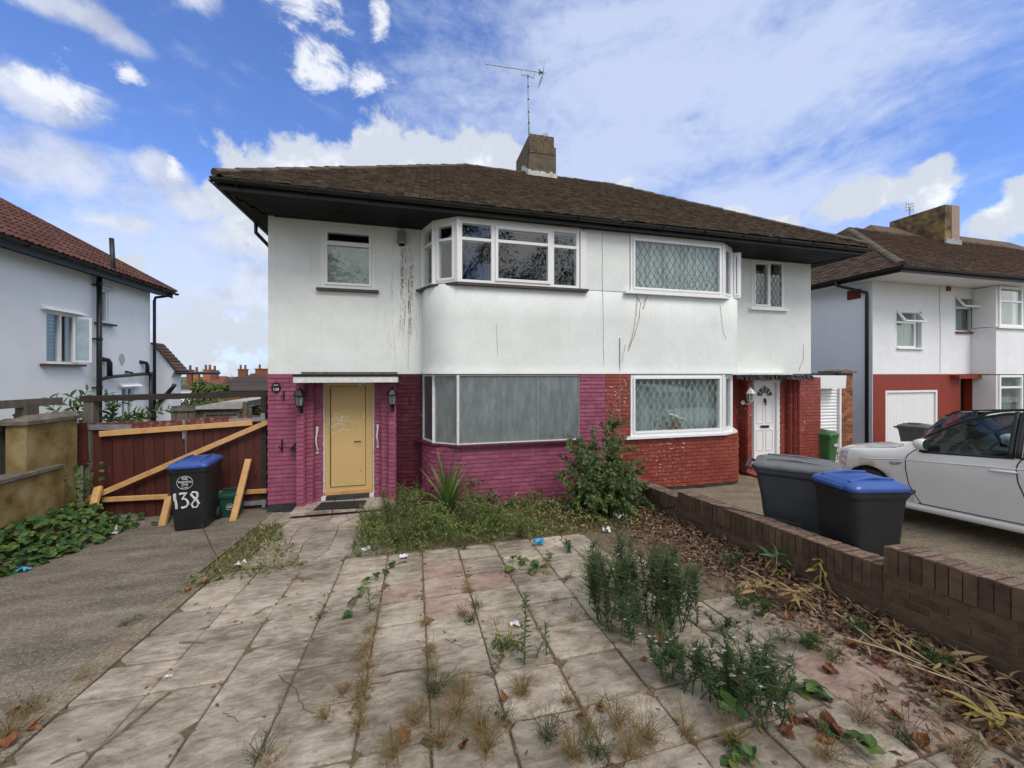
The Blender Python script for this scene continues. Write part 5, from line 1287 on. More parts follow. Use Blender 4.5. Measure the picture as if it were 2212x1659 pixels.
one('handle', M['black'], fd, lambda b: b.box(pd1-.13, pd1-.09, RYW+.62, RYW+.655, 1.0, 1.25)); text('door_number', '134', .12, ((pd0+pd1)/2-.1, RYW+.655, 2.05), FR, M['black'], fd)
roof(rh, 12.50, 30.0, 7.36, 7.36+8.2, 5.25, 2.84, M['tile2'], gauge=.115, tw=.19)
# taller cross roof and broad chimney
def xroof(b):
    x0, x1, yb = 18.4, 25.0, 11.6; z = 8.08
    b.add([(x0-1.2, yb-1.2, 7.35), (x1+3, yb-1.2, 7.35), (x1+3, yb+.6, 8.75), (x0+.5, yb+.6, 8.75), (x0-1.2, yb+3, 7.3)], [(0, 1, 2, 3), (0, 3, 4)])
rp_('roof', 'tile2', xroof)
c0, c1 = at(1985, 440, 11.0), at(2068, 500, 11.0)
cx0, cx1, cz1 = UX(2041, 10.7), UX(2068, 10.7), at(2050, 442, 10.7).z
M['ch_brown'] = mat('mottled_old_render', [(.035, .026, .018), (.085, .06, .034), (.21, .145, .06), (.26, .19, .11)], 2.4, .95, .7, 20, lo=.28, hi=.75)
M['ch_pink'] = mat('pink_brick_face', [(.26, .18, .14), (.36, .27, .22)], 14, .95, .6, 30)
chn = rp_('chimney', 'ch_brown', lambda b: b.box(cx0, cx1-.004, 10.7, 12.55, 7.0, cz1-.02))
one('chimney_face', M['ch_pink'], chn, lambda b: b.box(cx0+(cx1-cx0)*.5, cx1+.1, 10.68, 10.8, 7.2, cz1))
one('flashing', M['galv'], chn, lambda b: b.box(cx0-.06, cx1+.12, 10.62, 10.69, 7.55, 7.78))
def small_aerial(b, c, s):
    b.tube([c+V3(.6*s, 0, -.9*s), c+V3(.35*s, 0, -.7*s), c+V3(0, 0, -.5*s), c], .028*s, 6)
    for dz in (-.18, 0, .18): b.tube([c+V3(-.35*s, 0, dz*s-.05*s), c+V3(.35*s, 0, dz*s+.10*s)], .014*s, 5)
    for i in range(4): b.tube([c+V3((-.3+.2*i)*s, 0, -.26*s), c+V3((-.3+.2*i)*s, 0, .26*s)], .012*s, 5)
q = at(1965, 448, 12.4)
t = thing('television_aerial', 'small aerial beside the broad brown chimney on the right roof', 'aerial', q); one('boom', M['galv'], t, lambda b: small_aerial(b, V3(0, 0, 0), .75))
# roller shutter garage between the houses
SY = 7.72; sx0, sx1 = HXR+.02, UX(1816, SY)
gar = thing('garage', 'narrow garage with white roller shutter between the two houses', 'garage')
szt = at(1790, 838, SY).z; sbt = at(1790, 811, SY).z
pc = Pieces('shutter_slat', M['upvc_clean'], gar); k = 24
for i in range(k):
    z = .02+(szt-.02)*(i+.5)/k; h = (szt-.02)/k; b = MB(); rows = []
    for a_ in range(5): rows.append([(x, SY+.05-.018*sin(pi*a_/4), z-h/2+h*a_/4) for x in (sx0, sx1-.06)])
    b.grid(rows); pc.add(b.v, b.f)
pc.done(True)
one('shutter_box', M['upvc_clean'], gar, lambda b: b.prism([(sx0-.02, SY-.28, szt), (sx0-.02, SY+.05, szt-.02), (sx0-.02, SY+.05, sbt), (sx0-.02, SY-.30, sbt)], (UX(1830, SY-.3)-sx0, 0, 0)))
one('guide_rail', M['upvc_clean'], gar, lambda b: b.box(sx1-.055, sx1, SY-.02, SY+.06, 0, szt))
px0, px1 = sx1+.01, UX(1842, SY); pzt = at(1830, 806, SY).z
bp = one('brick_pier', M['mortar'], gar, lambda b: b.box(px0+.008, px1-.008, SY+.008, SY+.5, 0, pzt))
pc = Pieces('brick', M['orangebrick'], bp, 300); z = .0; r_ = 0
while z < pzt-.05:
    n = 2 if r_ % 2 else 3; ws = [(px1-px0)/2]*2 if n == 2 else [(px1-px0)/4, (px1-px0)/2, (px1-px0)/4]; x = px0
    for w_ in ws: pc.ob(V3(x+w_/2, SY+.02, z+.0325), V3(w_/2-.006, 0), V3(0, .026), V3(0, 0, .0325), jit=.002); x += w_
    y = SY+.05+(.11 if r_ % 2 else 0)
    while y < SY+.45: pc.ob(V3(px0+.012, y+.1, z+.0325), V3(.02, 0), V3(0, .10), V3(0, 0, .0325), jit=.002, vis=.4); y += .22
    z += .075; r_ += 1
pc.done()
one('pier_cap', M['cope'], gar, lambda b: (b.box(px0-.06, px1+.06, SY-.06, SY+.56, pzt+.002, pzt+.05), b.prism([(px0-.02, SY-.02, pzt+.051), (px1+.02, SY-.02, pzt+.051), ((px0+px1)/2, SY-.02, pzt+.09)], (0, .5, 0))))
one('wall', M['sidewall'], gar, lambda b: b.box(sx0, sx1-.06, SY+.12, SY+.2, 0, sbt)); one('roof', M['black'], gar, lambda b: b.box(sx0, px1, SY+.06, 12, sbt+.002, sbt+.06))
sg = thing('side_gate', 'dark blue-black gate panel between brick pier and the right house', 'gate')
pc = Pieces('board', mat('navy_paint', [(.012, .018, .03), (.02, .03, .045)], 4, .6, ov=.1), sg); s0, s1 = UX(1842, 9.2), UX(1863, 9.2); sz = at(1852, 866, 9.2).z
for i in range(3): pc.ob(V3(s0+(s1-s0)*(i+.5)/3, 9.2, sz/2), V3((s1-s0)/6-.004, 0), V3(0, .02), V3(0, 0, sz/2-(.0 if i < 2 else .25)))
pc.done()

# ============================================================ AERIAL on the chimney
mx_ = UX(1141, KY0); mb_ = at(1143, 330, KY0-.03).z; mt_ = at(1139, 162, KY0-.03).z
ae_ = thing('television_aerial', 'long yagi aerial on a tall mast strapped to the main chimney', 'aerial', (mx_, KY0-.04, mb_))
hgt = mt_-mb_
one('mast', M['galv'], ae_, lambda b: b.tube([(.02, 0, 0), (-.02, 0, hgt)], .019, 8), True)
for z in (.05, .4, .8, 1.1, 1.45, 1.8, hgt-.08): one('clamp', M['black'], ae_, lambda b: b.tube([(.02-.04*z/hgt, 0, z), (.02-.04*z/hgt, 0, z+.03)], .026, 8))
bd = Vector((at(1178, 158, KY0)-at(1048, 138, KY0))); L_ = bd.length; bd.normalize(); bo = at(1048, 138, KY0)-V3(mx_, KY0-.04, mb_); el_d = V3(-.05, .95, .10).normalized()
one('boom', M['galv'], ae_, lambda b: b.tube([bo, bo+bd*L_], .013, 6))
pc = Pieces('director', M['galv'], ae_)
for i in range(11):
    b = MB(); c = bo+bd*(.0+L_*.84*i/10); ud = (V3(.06, .5, .9)).normalized(); b.tube([c-ud*.075, c+ud*.085], .006, 5); pc.add(b.v, b.f)
pc.done()
def refl(b):
    c = bo+bd*L_*.965
    for s in (-1, 1):
        tip = V3(.06 if s > 0 else -.10, .1, .30*s)
        for off in (-.09, 0, .09): b.tube([c+V3(off*.3, off*1.2, .03*s), c+tip+V3(off*.3, off*1.2, 0)], .006, 5)
        for t in (.15, .45, .75, 1.0): b.tube([c+tip*t+V3(-.03, -.11, 0), c+tip*t+V3(.03, .11, 0)], .005, 5)
one('reflector', M['galv'], ae_, refl)
one('dipole', M['black'], ae_, lambda b: (b.tube([bo+bd*L_*.90+V3(0, 0, s*.07) for s in (-1, 1)], .02, 6), b.tube([bo+bd*L_*.91, bo+bd*L_*.95], .03, 6)))
one('cradle', M['galv'], ae_, lambda b: b.tube([bo+bd*L_*.60, bo+bd*L_*.60+V3(0, 0, -.16), V3(-.02, 0, hgt), bo+bd*L_*.80+V3(.0, 0, -.20), bo+bd*L_*.82], .010, 6), True)
st_ = thing('metal_bracket', 'small grille-like bracket lying on top of the main chimney', 'bracket', (KX0+.42, KY0+.06, KT))
one('bar', M['galv'], st_, lambda b: ([b.tube([(0, .0, .02+.025*i), (.17, .02, .05+.025*i)], .005, 5) for i in range(4)], b.tube([(.17, .02, 0), (.17, .02, .15)], .006, 5), b.tube([(-.04, 0, .03), (.03, 0, .05)], .03, 6)))

# ============================================================ LANTERNS, NUMBER PLATE, MAILBOX
def lantern(label, loc, mm, gm, s=1.0, up=False):
    t = thing('wall_lantern', label, 'wall lantern', loc, 0, 'lanterns by the front doors')
    n = 6
    def ring(r_, z): return [(r_*cos(2*pi*(i+.5)/n), r_*sin(2*pi*(i+.5)/n), z) for i in range(n)]
    one('lantern_glass', M[gm], t, lambda b: b.grid([ring(.050*s, -.19*s), ring(.077*s, -.03*s)], close=True))
    def cage(b):
        for i in range(n): b.tube([ring(.052*s, -.19*s)[i], ring(.080*s, -.03*s)[i]], .006*s, 5)
        b.lathe([(.0, -.225*s), (.02*s, -.22*s), (.056*s, -.195*s), (.056*s, -.185*s), (0, -.185*s)], n=6)
    one('cage', M[mm], t, cage)
    one('lantern_roof', M[mm], t, lambda b: b.lathe([(.10*s, -.03*s), (.105*s, -.015*s), (.06*s, .06*s), (.035*s, .085*s), (.012*s, .10*s), (.012*s, .125*s), (0, .13*s)], n=6))
    if up: one('bracket', M[mm], t, lambda b: (b.tube([(0, 0, -.22*s), (0, .02*s, -.27*s), (-.03*s, .10*s, -.27*s), (-.06*s, .13*s, -.23*s)], .012*s, 6), b.lathe([(0, 0), (.05*s, 0), (.05*s, .02*s), (0, .02*s)], (-.07*s, .13*s, -.24*s), 10, 'y')))
    else: one('bracket', M[mm], t, lambda b: (b.tube([(0, 0, -.22*s), (0, .01, -.26*s), (0, .06*s, -.30*s), (0, .13*s, -.26*s)], .011*s, 6), b.tube([(-.045*s, 0, -.20*s), (-.015*s, .0, -.26*s), (.0, .0, -.28*s)], .006*s, 5), b.tube([(.045*s, 0, -.20*s), (.015*s, .0, -.26*s), (.0, .0, -.28*s)], .006*s, 5), b.box(-.025*s, .025*s, .11*s, .13*s, -.33*s, -.20*s), b.lathe([(0, -.32*s), (.02*s, -.31*s), (0, -.29*s)], n=8)))
    return t
lantern('black lantern left of the cream security door', at(647.5, 852, YP-.13), 'black', 'lanternglass')
lantern('black lantern right of the cream security door', at(847.5, 850, YP-.13), 'black', 'lanternglass')
lantern('cream lantern left of the white panelled door', at(1621, 848, YP-.13), 'cream_lamp', 'lanternglass', .98, True)
p = at(597, 837, YW-.012); t = thing('house_number_plaque', 'oval black plaque reading 138 on the purple wall', 'number plaque', (p.x, YW-.024, p.z))
def oval(b, rx, rz, y0, y1): b.prism([(rx*cos(2*pi*i/24), y0, rz*sin(2*pi*i/24)) for i in range(24)], (0, y1-y0, 0))
one('plate', M['black'], t, lambda b: oval(b, .072, .092, -.012, .01))
text('plaque_digits', '138', .06, (-.0, -.0135, -.034), FR, M['whiteprint'], t, bold=.001)
one('emblem', M['filler'], t, lambda b: [b.ob((.012*(i-2.5), -.0135, .035+.012*(i % 2)), (.007, 0, .002), (0, .0015, 0), (0, 0, .006)) for i in range(6)])
p = at(632, 955, YP+.1); t = thing('letter_box', 'black wall letter box behind the left porch pier', 'letter box', (PL0-.012, YP+.1, p.z))
one('box_body', M['black'], t, lambda b: b.prism([(-.13, 0, -.12), (0, 0, -.17), (0, 0, .0), (-.02, 0, 0)], (0, .10, 0)))
one('box_lid', M['oldwhite'], t, lambda b: b.box(-.02, -.004, -.01, .11, .02, .20))

# ============================================================ GATES, PROPS, FENCE
GY = 7.72
def gat(u, v, dy=0): return at(u, v, GY+dy)
def z2(x, y): return (.26848*x, (1400+.4973*y)/1.8516)
def gate(name, label, corners, nb, seed):
    # corners TL,TR,BR,BL as picture points on the gate plane
    g_ = thing(name, label, 'gate', (0, 0, 0), 0, 'pair of brown gates')
    TL, TR, BR_, BL_ = [gat(*z2(*c)) for c in corners]
    pc = Pieces('gate_board', M['gate'], g_)
    for i in range(nb):
        f0, f1 = (i+.035)/nb, (i+.965)/nb
        a, b_, c, d = BL_.lerp(BR_, f0), BL_.lerp(BR_, f1), TL.lerp(TR, f1), TL.lerp(TR, f0)
        y = U(-.004, .004); dz = U(-.01, .01); f = V3(0, -.011+y); k = V3(0, .013+y); e = V3(0, 0, dz)
        b = MB(); b.add([a+f+e, b_+f+e, b_+k+e, a+k+e, d+f, c+f, c+k, d+k], BOXF); pc.add(b.v, b.f)
    pc.done()
    return g_, TL, TR, BR_, BL_
g1, TL, TR, BR_, BL_ = gate('double_gate', 'left brown boarded gate leaf with peeling top rail', [(730, 640), (1482, 655), (1500, 1345), (755, 1400)], 9, 1)
one('top_rail', M['gatetop'], g1, lambda b: b.bar(gat(*z2(725, 615), -.02), gat(*z2(1475, 590), -.02), .05, .11, up=(0, 0, 1)))
g2, TL2, TR2, BR2, BL2 = gate('double_gate', 'right brown boarded gate leaf against the purple wall', [(1503, 575), (2108, 545), (2112, 1275), (1510, 1345)], 9, 2)
one('top_rail', M['gatetop'], g2, lambda b: b.bar(gat(*z2(1505, 575), -.02), gat(*z2(2110, 548), -.02), .05, .10, up=(0, 0, 1)))
def strap(parent, a, b_, w=.075):
    p, q = gat(*z2(*a), -.055), gat(*z2(*b_), -.055); s = one('strap_hinge', M['galv'], parent, lambda b: b.bar(p, q, .008, w, up=(0, 0, 1)))
    one('bolt', M['galv'], s, lambda b: [b.lathe([(0, -.012), (.014, -.010), (.014, 0)], (p.lerp(q, t)).to_tuple(), 8, 'y') for t in (.2, .4, .75)])
strap(g1, (702, 622), (1060, 618), .085); strap(g1, (905, 1350), (1105, 1335), .08); strap(g2, (1840, 568), (2135, 555), .07); strap(g2, (1925, 1240), (2145, 1222), .08)
one('hinge_plate', M['galv'], g2, lambda b: (b.box(*sum(([gat(*z2(2108, 0)).x, gat(*z2(2142, 0)).x], [GY-.06, GY-.05], [gat(*z2(2120, 575)).z, gat(*z2(2120, 505)).z]), [])), b.box(gat(*z2(2118, 0)).x, gat(*z2(2145, 0)).x, GY-.06, GY-.05, gat(*z2(2120, 1260)).z, gat(*z2(2120, 1195)).z)))
one('hinge_plate', M['galv'], g1, lambda b: b.box(gat(*z2(695, 0)).x, gat(*z2(722, 0)).x, GY-.065, GY-.055, gat(*z2(700, 645)).z, gat(*z2(700, 575)).z))
one('drop_bolt', M['galv'], g2, lambda b: b.box(gat(*z2(1480, 0)).x, gat(*z2(1502, 0)).x, GY-.05, GY-.035, gat(*z2(1490, 712)).z, gat(*z2(1490, 560)).z))
ga = thing('gate_frame', 'dark timber goal-post frame standing over the brown gates', 'gate frame')
one('beam', M['darkwood'], ga, lambda b: b.bar(gat(*z2(655, 392), .03), gat(*z2(2152, 352), .03), .09, .095, up=(0, 0, 1)))
one('post', M['darkwood'], ga, lambda b: b.bar(gat(*z2(2130, 1290), .03), gat(*z2(2128, 372), .03), .085, .10, up=(0, 1, 0)))
one('post', M['greywood'], ga, lambda b: b.bar(gat(*z2(733, 1290), .06), gat(*z2(735, 410), .06), .13, .12, up=(0, 1, 0)))
one('post', M['greywood'], ga, lambda b: b.bar(gat(*z2(718, 1290), -.03), gat(*z2(718, 650), -.03), .07, .08, up=(0, 1, 0)))
bw_ = thing('loose_board', 'short peeling brown board hanging left of the brown gates', 'board')
one('board', M['gate'], bw_, lambda b: b.prism([gat(*z2(x, y), -.12) for x, y in ((598, 588), (690, 582), (705, 922), (608, 938))], (0, .025, 0)))
# new timber battens and props
def plank(label, a, b_, dy0, dy1, w=.075, th=.04, ground=False):
    t = thing('timber_plank', label, 'plank', (0, 0, 0), 0, 'new timber planks braced across the gates')
    p, q = at(*z2(*a), GY+dy0), at(*z2(*b_), GY+dy1)
    d = (q-p); c = (p+q)/2; L = d.length; b = MB(); n = d.normalized(); s = n.cross(V3(0, 1, 0)).normalized(); f = s.cross(n)
    # built along its own z so the grain follows it
    o = MB(); o.ob((0, 0, 0), (w/2, 0, 0), (0, th/2, 0), (0, 0, L/2)); ob = o.build('plank', M['bare_wood'], t); bevel(ob, .004, 1)
    m = Matrix((s, f, n)).transposed().to_4x4(); m.translation = c; ob.matrix_world = m
    one('nail', M['black'], t, lambda b: [b.lathe([(0, -.003), (.006, -.003), (.006, 0)], (c+n*L*k-V3(0, th/2, 0)).to_tuple(), 6, 'y') for k in (-.4, 0, .38)])
plank('long upper plank nailed across both gates', (802, 675), (2030, 585), -.075, -.075, .088)
plank('longest plank running diagonally across both gates', (690, 1208), (2156, 578), -.12, -.12, .085)
plank('short plank leaning on the left gate post by the brambles', (735, 1320), (793, 1100), -.42, -.16, .10, .05)
plank('low horizontal plank left of the black bin', (826, 1203), (1352, 1178), -.075, -.075, .078)
plank('low horizontal plank right of the black bin', (1685, 1158), (2148, 1132), -.075, -.075, .075)
plank('short sloping plank beside the left foot of the black bin', (1300, 1440), (1362, 1180), -.55, -.14, .10, .05)
plank('leaning plank in front of the green food caddy', (1872, 1382), (2000, 878), -.58, -.11, .095, .05)
# left boundary: rendered pier, low wall with coping, fence behind
lw = thing('boundary_wall', 'yellow stained rendered wall with a tall pier left of the gates', 'wall')
WX = -5.08
one('pier', M['yellowrender'], lw, lambda b: b.box(WX-.22, WX, 6.62, 7.42, -.05, 1.70))
one('pier_cap', M['cope'], lw, lambda b: (b.box(WX-.27, WX+.05, 6.58, 7.46, 1.702, 1.75), b.prism([(WX-.25, 6.6, 1.751), (WX+.03, 6.6, 1.751), (WX-.11, 6.75, 1.82)], (0, .8, 0))))
one('low_wall', M['yellowrender'], lw, lambda b: b.prism([(WX-.15, 1.5, gz(1.5)-.1), (WX-.15, 7.10, -.05), (WX-.15, 7.10, 1.0), (WX-.15, 1.5, 1.02)], (.22, 0, 0)))
one('coping', M['cope'], lw, lambda b: [b.box(WX-.18, WX+.105, y, y+.55, 1.022, 1.065+U(-.006, .006)) for y in [1.5+.56*i for i in range(10)]])
fn = thing('fence', 'grey weathered close-boarded fence with top rail at far left', 'fence')
pc = Pieces('fence_board', M['greywood'], fn)
FXX = -5.42
for i in range(34):
    y = 3.2+.125*i; pc.ob(V3(FXX+U(-.01, .01), y, .82+U(-.01, .01)), V3(.012, 0), V3(0, .058), V3(0, 0, .86), jit=.003)
pc.done()
one('rail', M['greywood'], fn, lambda b: b.bar((FXX+.03, 3.2, 1.66), (FXX+.03, 7.4, 1.66), .06, .08))
one('top_beam', M['greywood'], fn, lambda b: b.bar((FXX+.05, 2.5, 2.02), atx(128, 866, FXX+.05), .09, .11))
one('post', M['greywood'], fn, lambda b: b.bar((FXX+.06, atx(47, 900, FXX).y, 0), (FXX+.06, atx(47, 900, FXX).y, 1.96), .14, .17, up=(0, 1, 0)))

# ============================================================ BRICK BOUNDARY WALL (right)
BX, BT = 3.75, .215
bw = thing('boundary_wall', 'low dark brown brick garden wall with brick-on-edge top, stepping down the slope', 'wall')
# wall base line follows the ground; top in sloping stretches
def wtop(y):
    if y < 2.33: return .975+.045*(2.33-y)/.76
    if y < 4.90: return .80-.145*(y-2.33)/2.55
    return .56-.06*(y-4.9)
def wlow(y): return wtop(y)-(.215 if True else 0)
pb = Pieces('soldier_brick', M['boundary'], bw, 140); pt_ = Pieces('brick', M['boundary'], bw, 160); cp = Pieces('cap_face', M['boundary_top'], bw, 150)
y = .35
while y < 6.5:
    step = .075
    if y < 2.33 < y+step-.002: y = 2.332
    if True:
        zt = wtop(y+.0375); sl_ = (wtop(y+.07)-wtop(y+.005))/.065 if abs(y-4.9) > .1 and abs(y-2.37) > .06 else -.057
        h = .212; j = U(-.004, .004); b = MB()
        a0, a1 = y+.004, y+.071
        if R() < .02: a1 -= .015
        za0, za1 = zt-sl_*.033+U(-.004, .004), zt+sl_*.033+U(-.004, .004)
        x0, x1 = BX-.006+j, BX+BT+j
        vs = [(x0, a0, za0-h), (x1, a0, za0-h), (x1, a1, za1-h), (x0, a1, za1-h), (x0, a0, za0), (x1, a0, za0), (x1, a1, za1), (x0, a1, za1)]
        pb.add(vs, BOXF)
        cp.add([(x0+.004, a0+.003, za0+.001), (x1-.004, a0+.003, za0+.001), (x1-.004, a1-.003, za1+.001), (x0+.004, a1-.003, za1+.001), (x0+.008, a0+.006, za0+.007), (x1-.008, a0+.006, za0+.006), (x1-.008, a1-.006, za1+.006), (x0+.008, a1-.006, za1+.007)], BOXF)
    y += step
for k in range(1, 8):
    y = .35+(.1125 if k % 2 else 0)-.225
    while y < 6.5:
        for lo_, hi_ in ((.35, 2.328), (2.332, 4.898), (4.902, 6.5)):
            a0, a1 = max(y, lo_), min(y+.225, hi_)
            if a1-a0 < .03: continue
            def top(yy): return wtop(yy)-.22-.075*(k-1)
            e0, e1 = a0+.005, a1-.005; t0, t1 = top(e0+.001), top(e1-.001); 
            if t0-.0 > gz((a0+a1)/2)-.06:
                x0 = BX+U(-.003, .003); vs = [(x0, e0, t0-.065), (x0+.1, e0, t0-.065), (x0+.1, e1, t1-.065), (x0, e1, t1-.065), (x0, e0, t0-.005), (x0+.1, e0, t0-.005), (x0+.1, e1, t1-.005), (x0, e1, t1-.005)]
                pt_.add([(p[0], p[1], p[2]+U(-.001, .001)) for p in vs], BOXF)
                vs2 = [(2*BX+BT-p[0], p[1], p[2]) for p in vs]; pt_.add(vs2, [tuple(reversed(f)) for f in BOXF], vis=.01)
        y += .225
pb.done(); pt_.done(); cp.done()
def mortar(b):
    for ya, yb in ((.35, 2.329), (2.331, 4.899), (4.901, 6.5)):
        ta, tb = wtop(ya), wtop(yb-.002); b.prism([(BX+.006, ya, gz(ya)-.12), (BX+.006, yb, gz(yb)-.12), (BX+.006, yb, tb-.006), (BX+.006, ya, ta-.006)], (BT-.012, 0, 0))
one('mortar_bed', M['boundary_mortar'], bw, mortar)
M['blackcable'] = M['pipe']
cb = thing('cable', 'thin black cable sagging along the low brick wall', 'cable'); one('wire', M['pipe'], cb, lambda b: b.tube([at(*((2600+.3617*x)/1.8516, (1900+.3617*y)/1.8516) if False else ((2600+.3617*x)/1.8516), (1900+.3617*y)/1.8516, 5.0) for x, y in ((100, 420), (180, 360))], .006, 5) if False else b.tube([(BX-.02, 5.25, .28), (BX-.02, 4.95, .42), (BX+.03, 4.86, .64), (BX+.02, 4.5, .66), (BX-.015, 4.2, .69), (BX+.03, 3.9, .735), (BX+.12, 3.6, .76), (BX+.22, 3.2, .79)], .007, 5))

# ============================================================ BINS
def rbox(b, w, d, z, r_=.05, n=3):
    pts = []
    for cx, cy, a0 in ((w/2-r_, d/2-r_, 0), (-w/2+r_, d/2-r_, pi/2), (-w/2+r_, -d/2+r_, pi), (w/2-r_, -d/2+r_, 1.5*pi)):
        for i in range(n+1): a = a0+pi/2*i/n; pts.append((cx+r_*cos(a), cy+r_*sin(a), z))
    return pts
def wheelie(label, loc, rz, w, d, h, body, lid, lidtilt=0.0, front=None, wheel=True, tray=0.0):
    """front faces -y in its own frame, hinge and wheels at +y"""
    t = thing('wheelie_bin', label, 'wheelie bin', loc, rz, 'wheeled rubbish bins')
    hb = h*.90
    def bodyf(b):
        rows = []
        for z, kw, kd, sh in ((.02, .76, .66, -.02), (.05, .80, .70, -.02), (hb*.45, .88, .83, -.01), (hb*.62, .90, .87, -.01), (hb*.64, .905, .875, -.01), (hb-.09, .94, .96, 0), (hb-.07, .97, .985, 0), (hb-.02, .97, .985, 0)):
            rows.append([(x, y+sh, zz) for x, y, zz in rbox(b, w*kw, d*kd, z, .055)])
        b.grid(rows, close=True); b.add(rows[0], [tuple(reversed(range(len(rows[0]))))])
    one('bin_body', M[body], t, bodyf, False)
    one('rim', M[body], t, lambda b: (b.grid([rbox(b, w*1.0, d*1.02, z, .05) for z in (hb-.055, hb-.005)], close=True), b.add(rbox(b, w*1.0, d*1.02, hb-.055, .05), [tuple(range(16))]), b.add(rbox(b, w*1.0, d*1.02, hb-.005, .05), [tuple(range(16))])))
    def lidf(b):
        rows = [rbox(b, w*1.03, d*1.03, hb+.0, .06), rbox(b, w*1.04, d*1.04, hb+.03, .06), rbox(b, w*.98, d*.98, hb+.055, .07), rbox(b, w*.80, d*.78, hb+.085, .08), rbox(b, w*.3, d*.3, hb+.098, .06)]
        b.grid(rows, close=True); b.add(rows[-1], [tuple(range(len(rows[-1])))]); b.add(rows[0], [tuple(reversed(range(len(rows[0]))))])
    l_ = one('lid', M[lid], t, lidf, False); bevel(l_, .01, 2)
    def ribs(b):
        for s in (-1, 1): b.tube([(s*w*.30, -d*.42, hb+.075), (s*w*.26, 0, hb+.105), (s*w*.28, d*.36, hb+.09)], .016, 6)
        b.box(-w*.30, w*.30, -d*.56, -d*.52, hb+.005, hb+.035)
    one('lid_ribs', M[lid], l_, ribs)
    one('handle', M[body], t, lambda b: (b.tube([(-w*.42, d*.52, hb-.03), (-w*.42, d*.60, hb-.01), (w*.42, d*.60, hb-.01), (w*.42, d*.52, hb-.03)], .018, 8)))
    if wheel:
        one('axle', M['galv'], t, lambda b: b.tube([(-w*.48, d*.36, .10), (w*.48, d*.36, .10)], .012, 6))
        for s in (-1, 1): one('wheel', M['rubber'], t, lambda b: b.lathe([(0, s*w*.40), (.085, s*w*.40), (.10, s*w*.405), (.10, s*w*.475), (.085, s*w*.48), (0, s*w*.48)], (0, d*.36, .10), 18, 'x'))
    return t, hb
pb0 = gp(405, 1138)
ang = .10
bin1, hb = wheelie('black wheelie bin with blue lid and white painted 138 in front of the gates', (-3.325, 7.06, 0.01), ang, .50, .68, 1.08, 'bin_black', 'bin_blue')
def onfront(x, z, dy=0):
    # point on the sloping front face of a bin of that size
    k = z/hb; d_ = .68*(.70+(.83-.70)*min(1, k/.45) if k < .45 else .83+(.96-.83)*(k-.45)/.46)
    return V3(x, -d_/2-.012-dy, z)
tl = atan2(.70*(.96-.70)/2, hb*.9)
FB = (pi/2-tl*-1.0, 0, 0)
one('sticker', M['black'], bin1, lambda b: b.add([onfront(-.03+.105*cos(2*pi*i/28), .76+.105*sin(2*pi*i/28), .004) for i in range(28)], [tuple(range(28))]))
one('sticker_ring', M['whiteprint'], bin1, lambda b: b.tube([onfront(-.03+.098*cos(2*pi*i/28), .76+.098*sin(2*pi*i/28), .006) for i in range(29)], .0035, 4))
for s, z, sz in (('Brent', .836, .030), ('Council', .812, .022), ('Recycling', .775, .043), ('Only', .735, .043)):
    p = onfront(-.03, z, .007); text('sticker_text', s, sz, p, FB, M['whiteprint'], bin1, bold=.0012)
one('sticker_print', M['whiteprint'], bin1, lambda b: (b.tube([onfront(-.055+.012*cos(a), .692+.012*sin(a), .007) for a in [.7+.5*i for i in range(10)]], .0025, 4), b.tube([onfront(-.035, .690, .007), onfront(.012, .692, .007)], .0035, 4), b.tube([onfront(-.030, .678, .007), onfront(.008, .678, .007)], .0018, 4)))
def brush(b, pts, w):
    P_ = [onfront(x*.95-.02, z, .006) for x, z in pts]
    for k in range(3): b.tube([p+V3(U(-.006, .006), -.001*k, U(-.006, .006)) for p in P_], [w*U(.55, 1.1) for _ in P_], 5)
def num(b):
    brush(b, [(-.145, .60), (-.142, .52), (-.135, .44), (-.13, .375)], .016)
    brush(b, [(-.080, .595), (-.03, .600), (.012, .605), (-.02, .56), (-.05, .515), (-.01, .510), (.020, .475), (.020, .43), (-.005, .395), (-.045, .378), (-.07, .388)], .014)
    brush(b, [(.135, .60), (.085, .61), (.065, .58), (.085, .53), (.135, .48), (.155, .42), (.13, .37), (.085, .375), (.07, .42), (.10, .48), (.14, .53), (.15, .58), (.135, .60)], .014)
one('painted_number', M['paintnum'], bin1, num)
cpos = gp(490, 1124)
cad = thing('food_caddy', 'small dark green food caddy beside the blue-lidded black bin', 'food caddy', (-3.0, 7.46, 0.0), .12)
def cadb(b):
    rows = [rbox(b, w_, d_, z, .03) for z, w_, d_ in ((.0, .23, .20), (.02, .25, .22), (.31, .31, .29), (.33, .34, .32), (.345, .34, .32))]
    b.grid(rows, close=True); b.add(rows[0], [tuple(range(16))])
one('bin_body', M['caddy'], cad, cadb)
cl_ = one('lid', M['caddy'], cad, lambda b: (b.grid([rbox(b, w_, d_, z, .04) for z, w_, d_ in ((.347, .355, .335), (.375, .355, .335), (.40, .30, .27))], close=True), b.add(rbox(b, .30, .27, .40, .04), [tuple(range(16))])))
one('handle', M['caddy'], cad, lambda b: b.tube([(-.16, .02, .36), (-.15, .05, .44), (.15, .05, .44), (.16, .02, .36)], .011, 6))
one('sticker', M['whiteprint'], cad, lambda b: b.tube([(.05*cos(2*pi*i/18)-.0, -.135, .18+.05*sin(2*pi*i/18)) for i in range(19)], .003, 4))
one('sticker_text', M['whiteprint'], cad, lambda b: [b.box(-.03, .03, -.137, -.132, .165+.014*i, .172+.014*i) for i in range(3)])
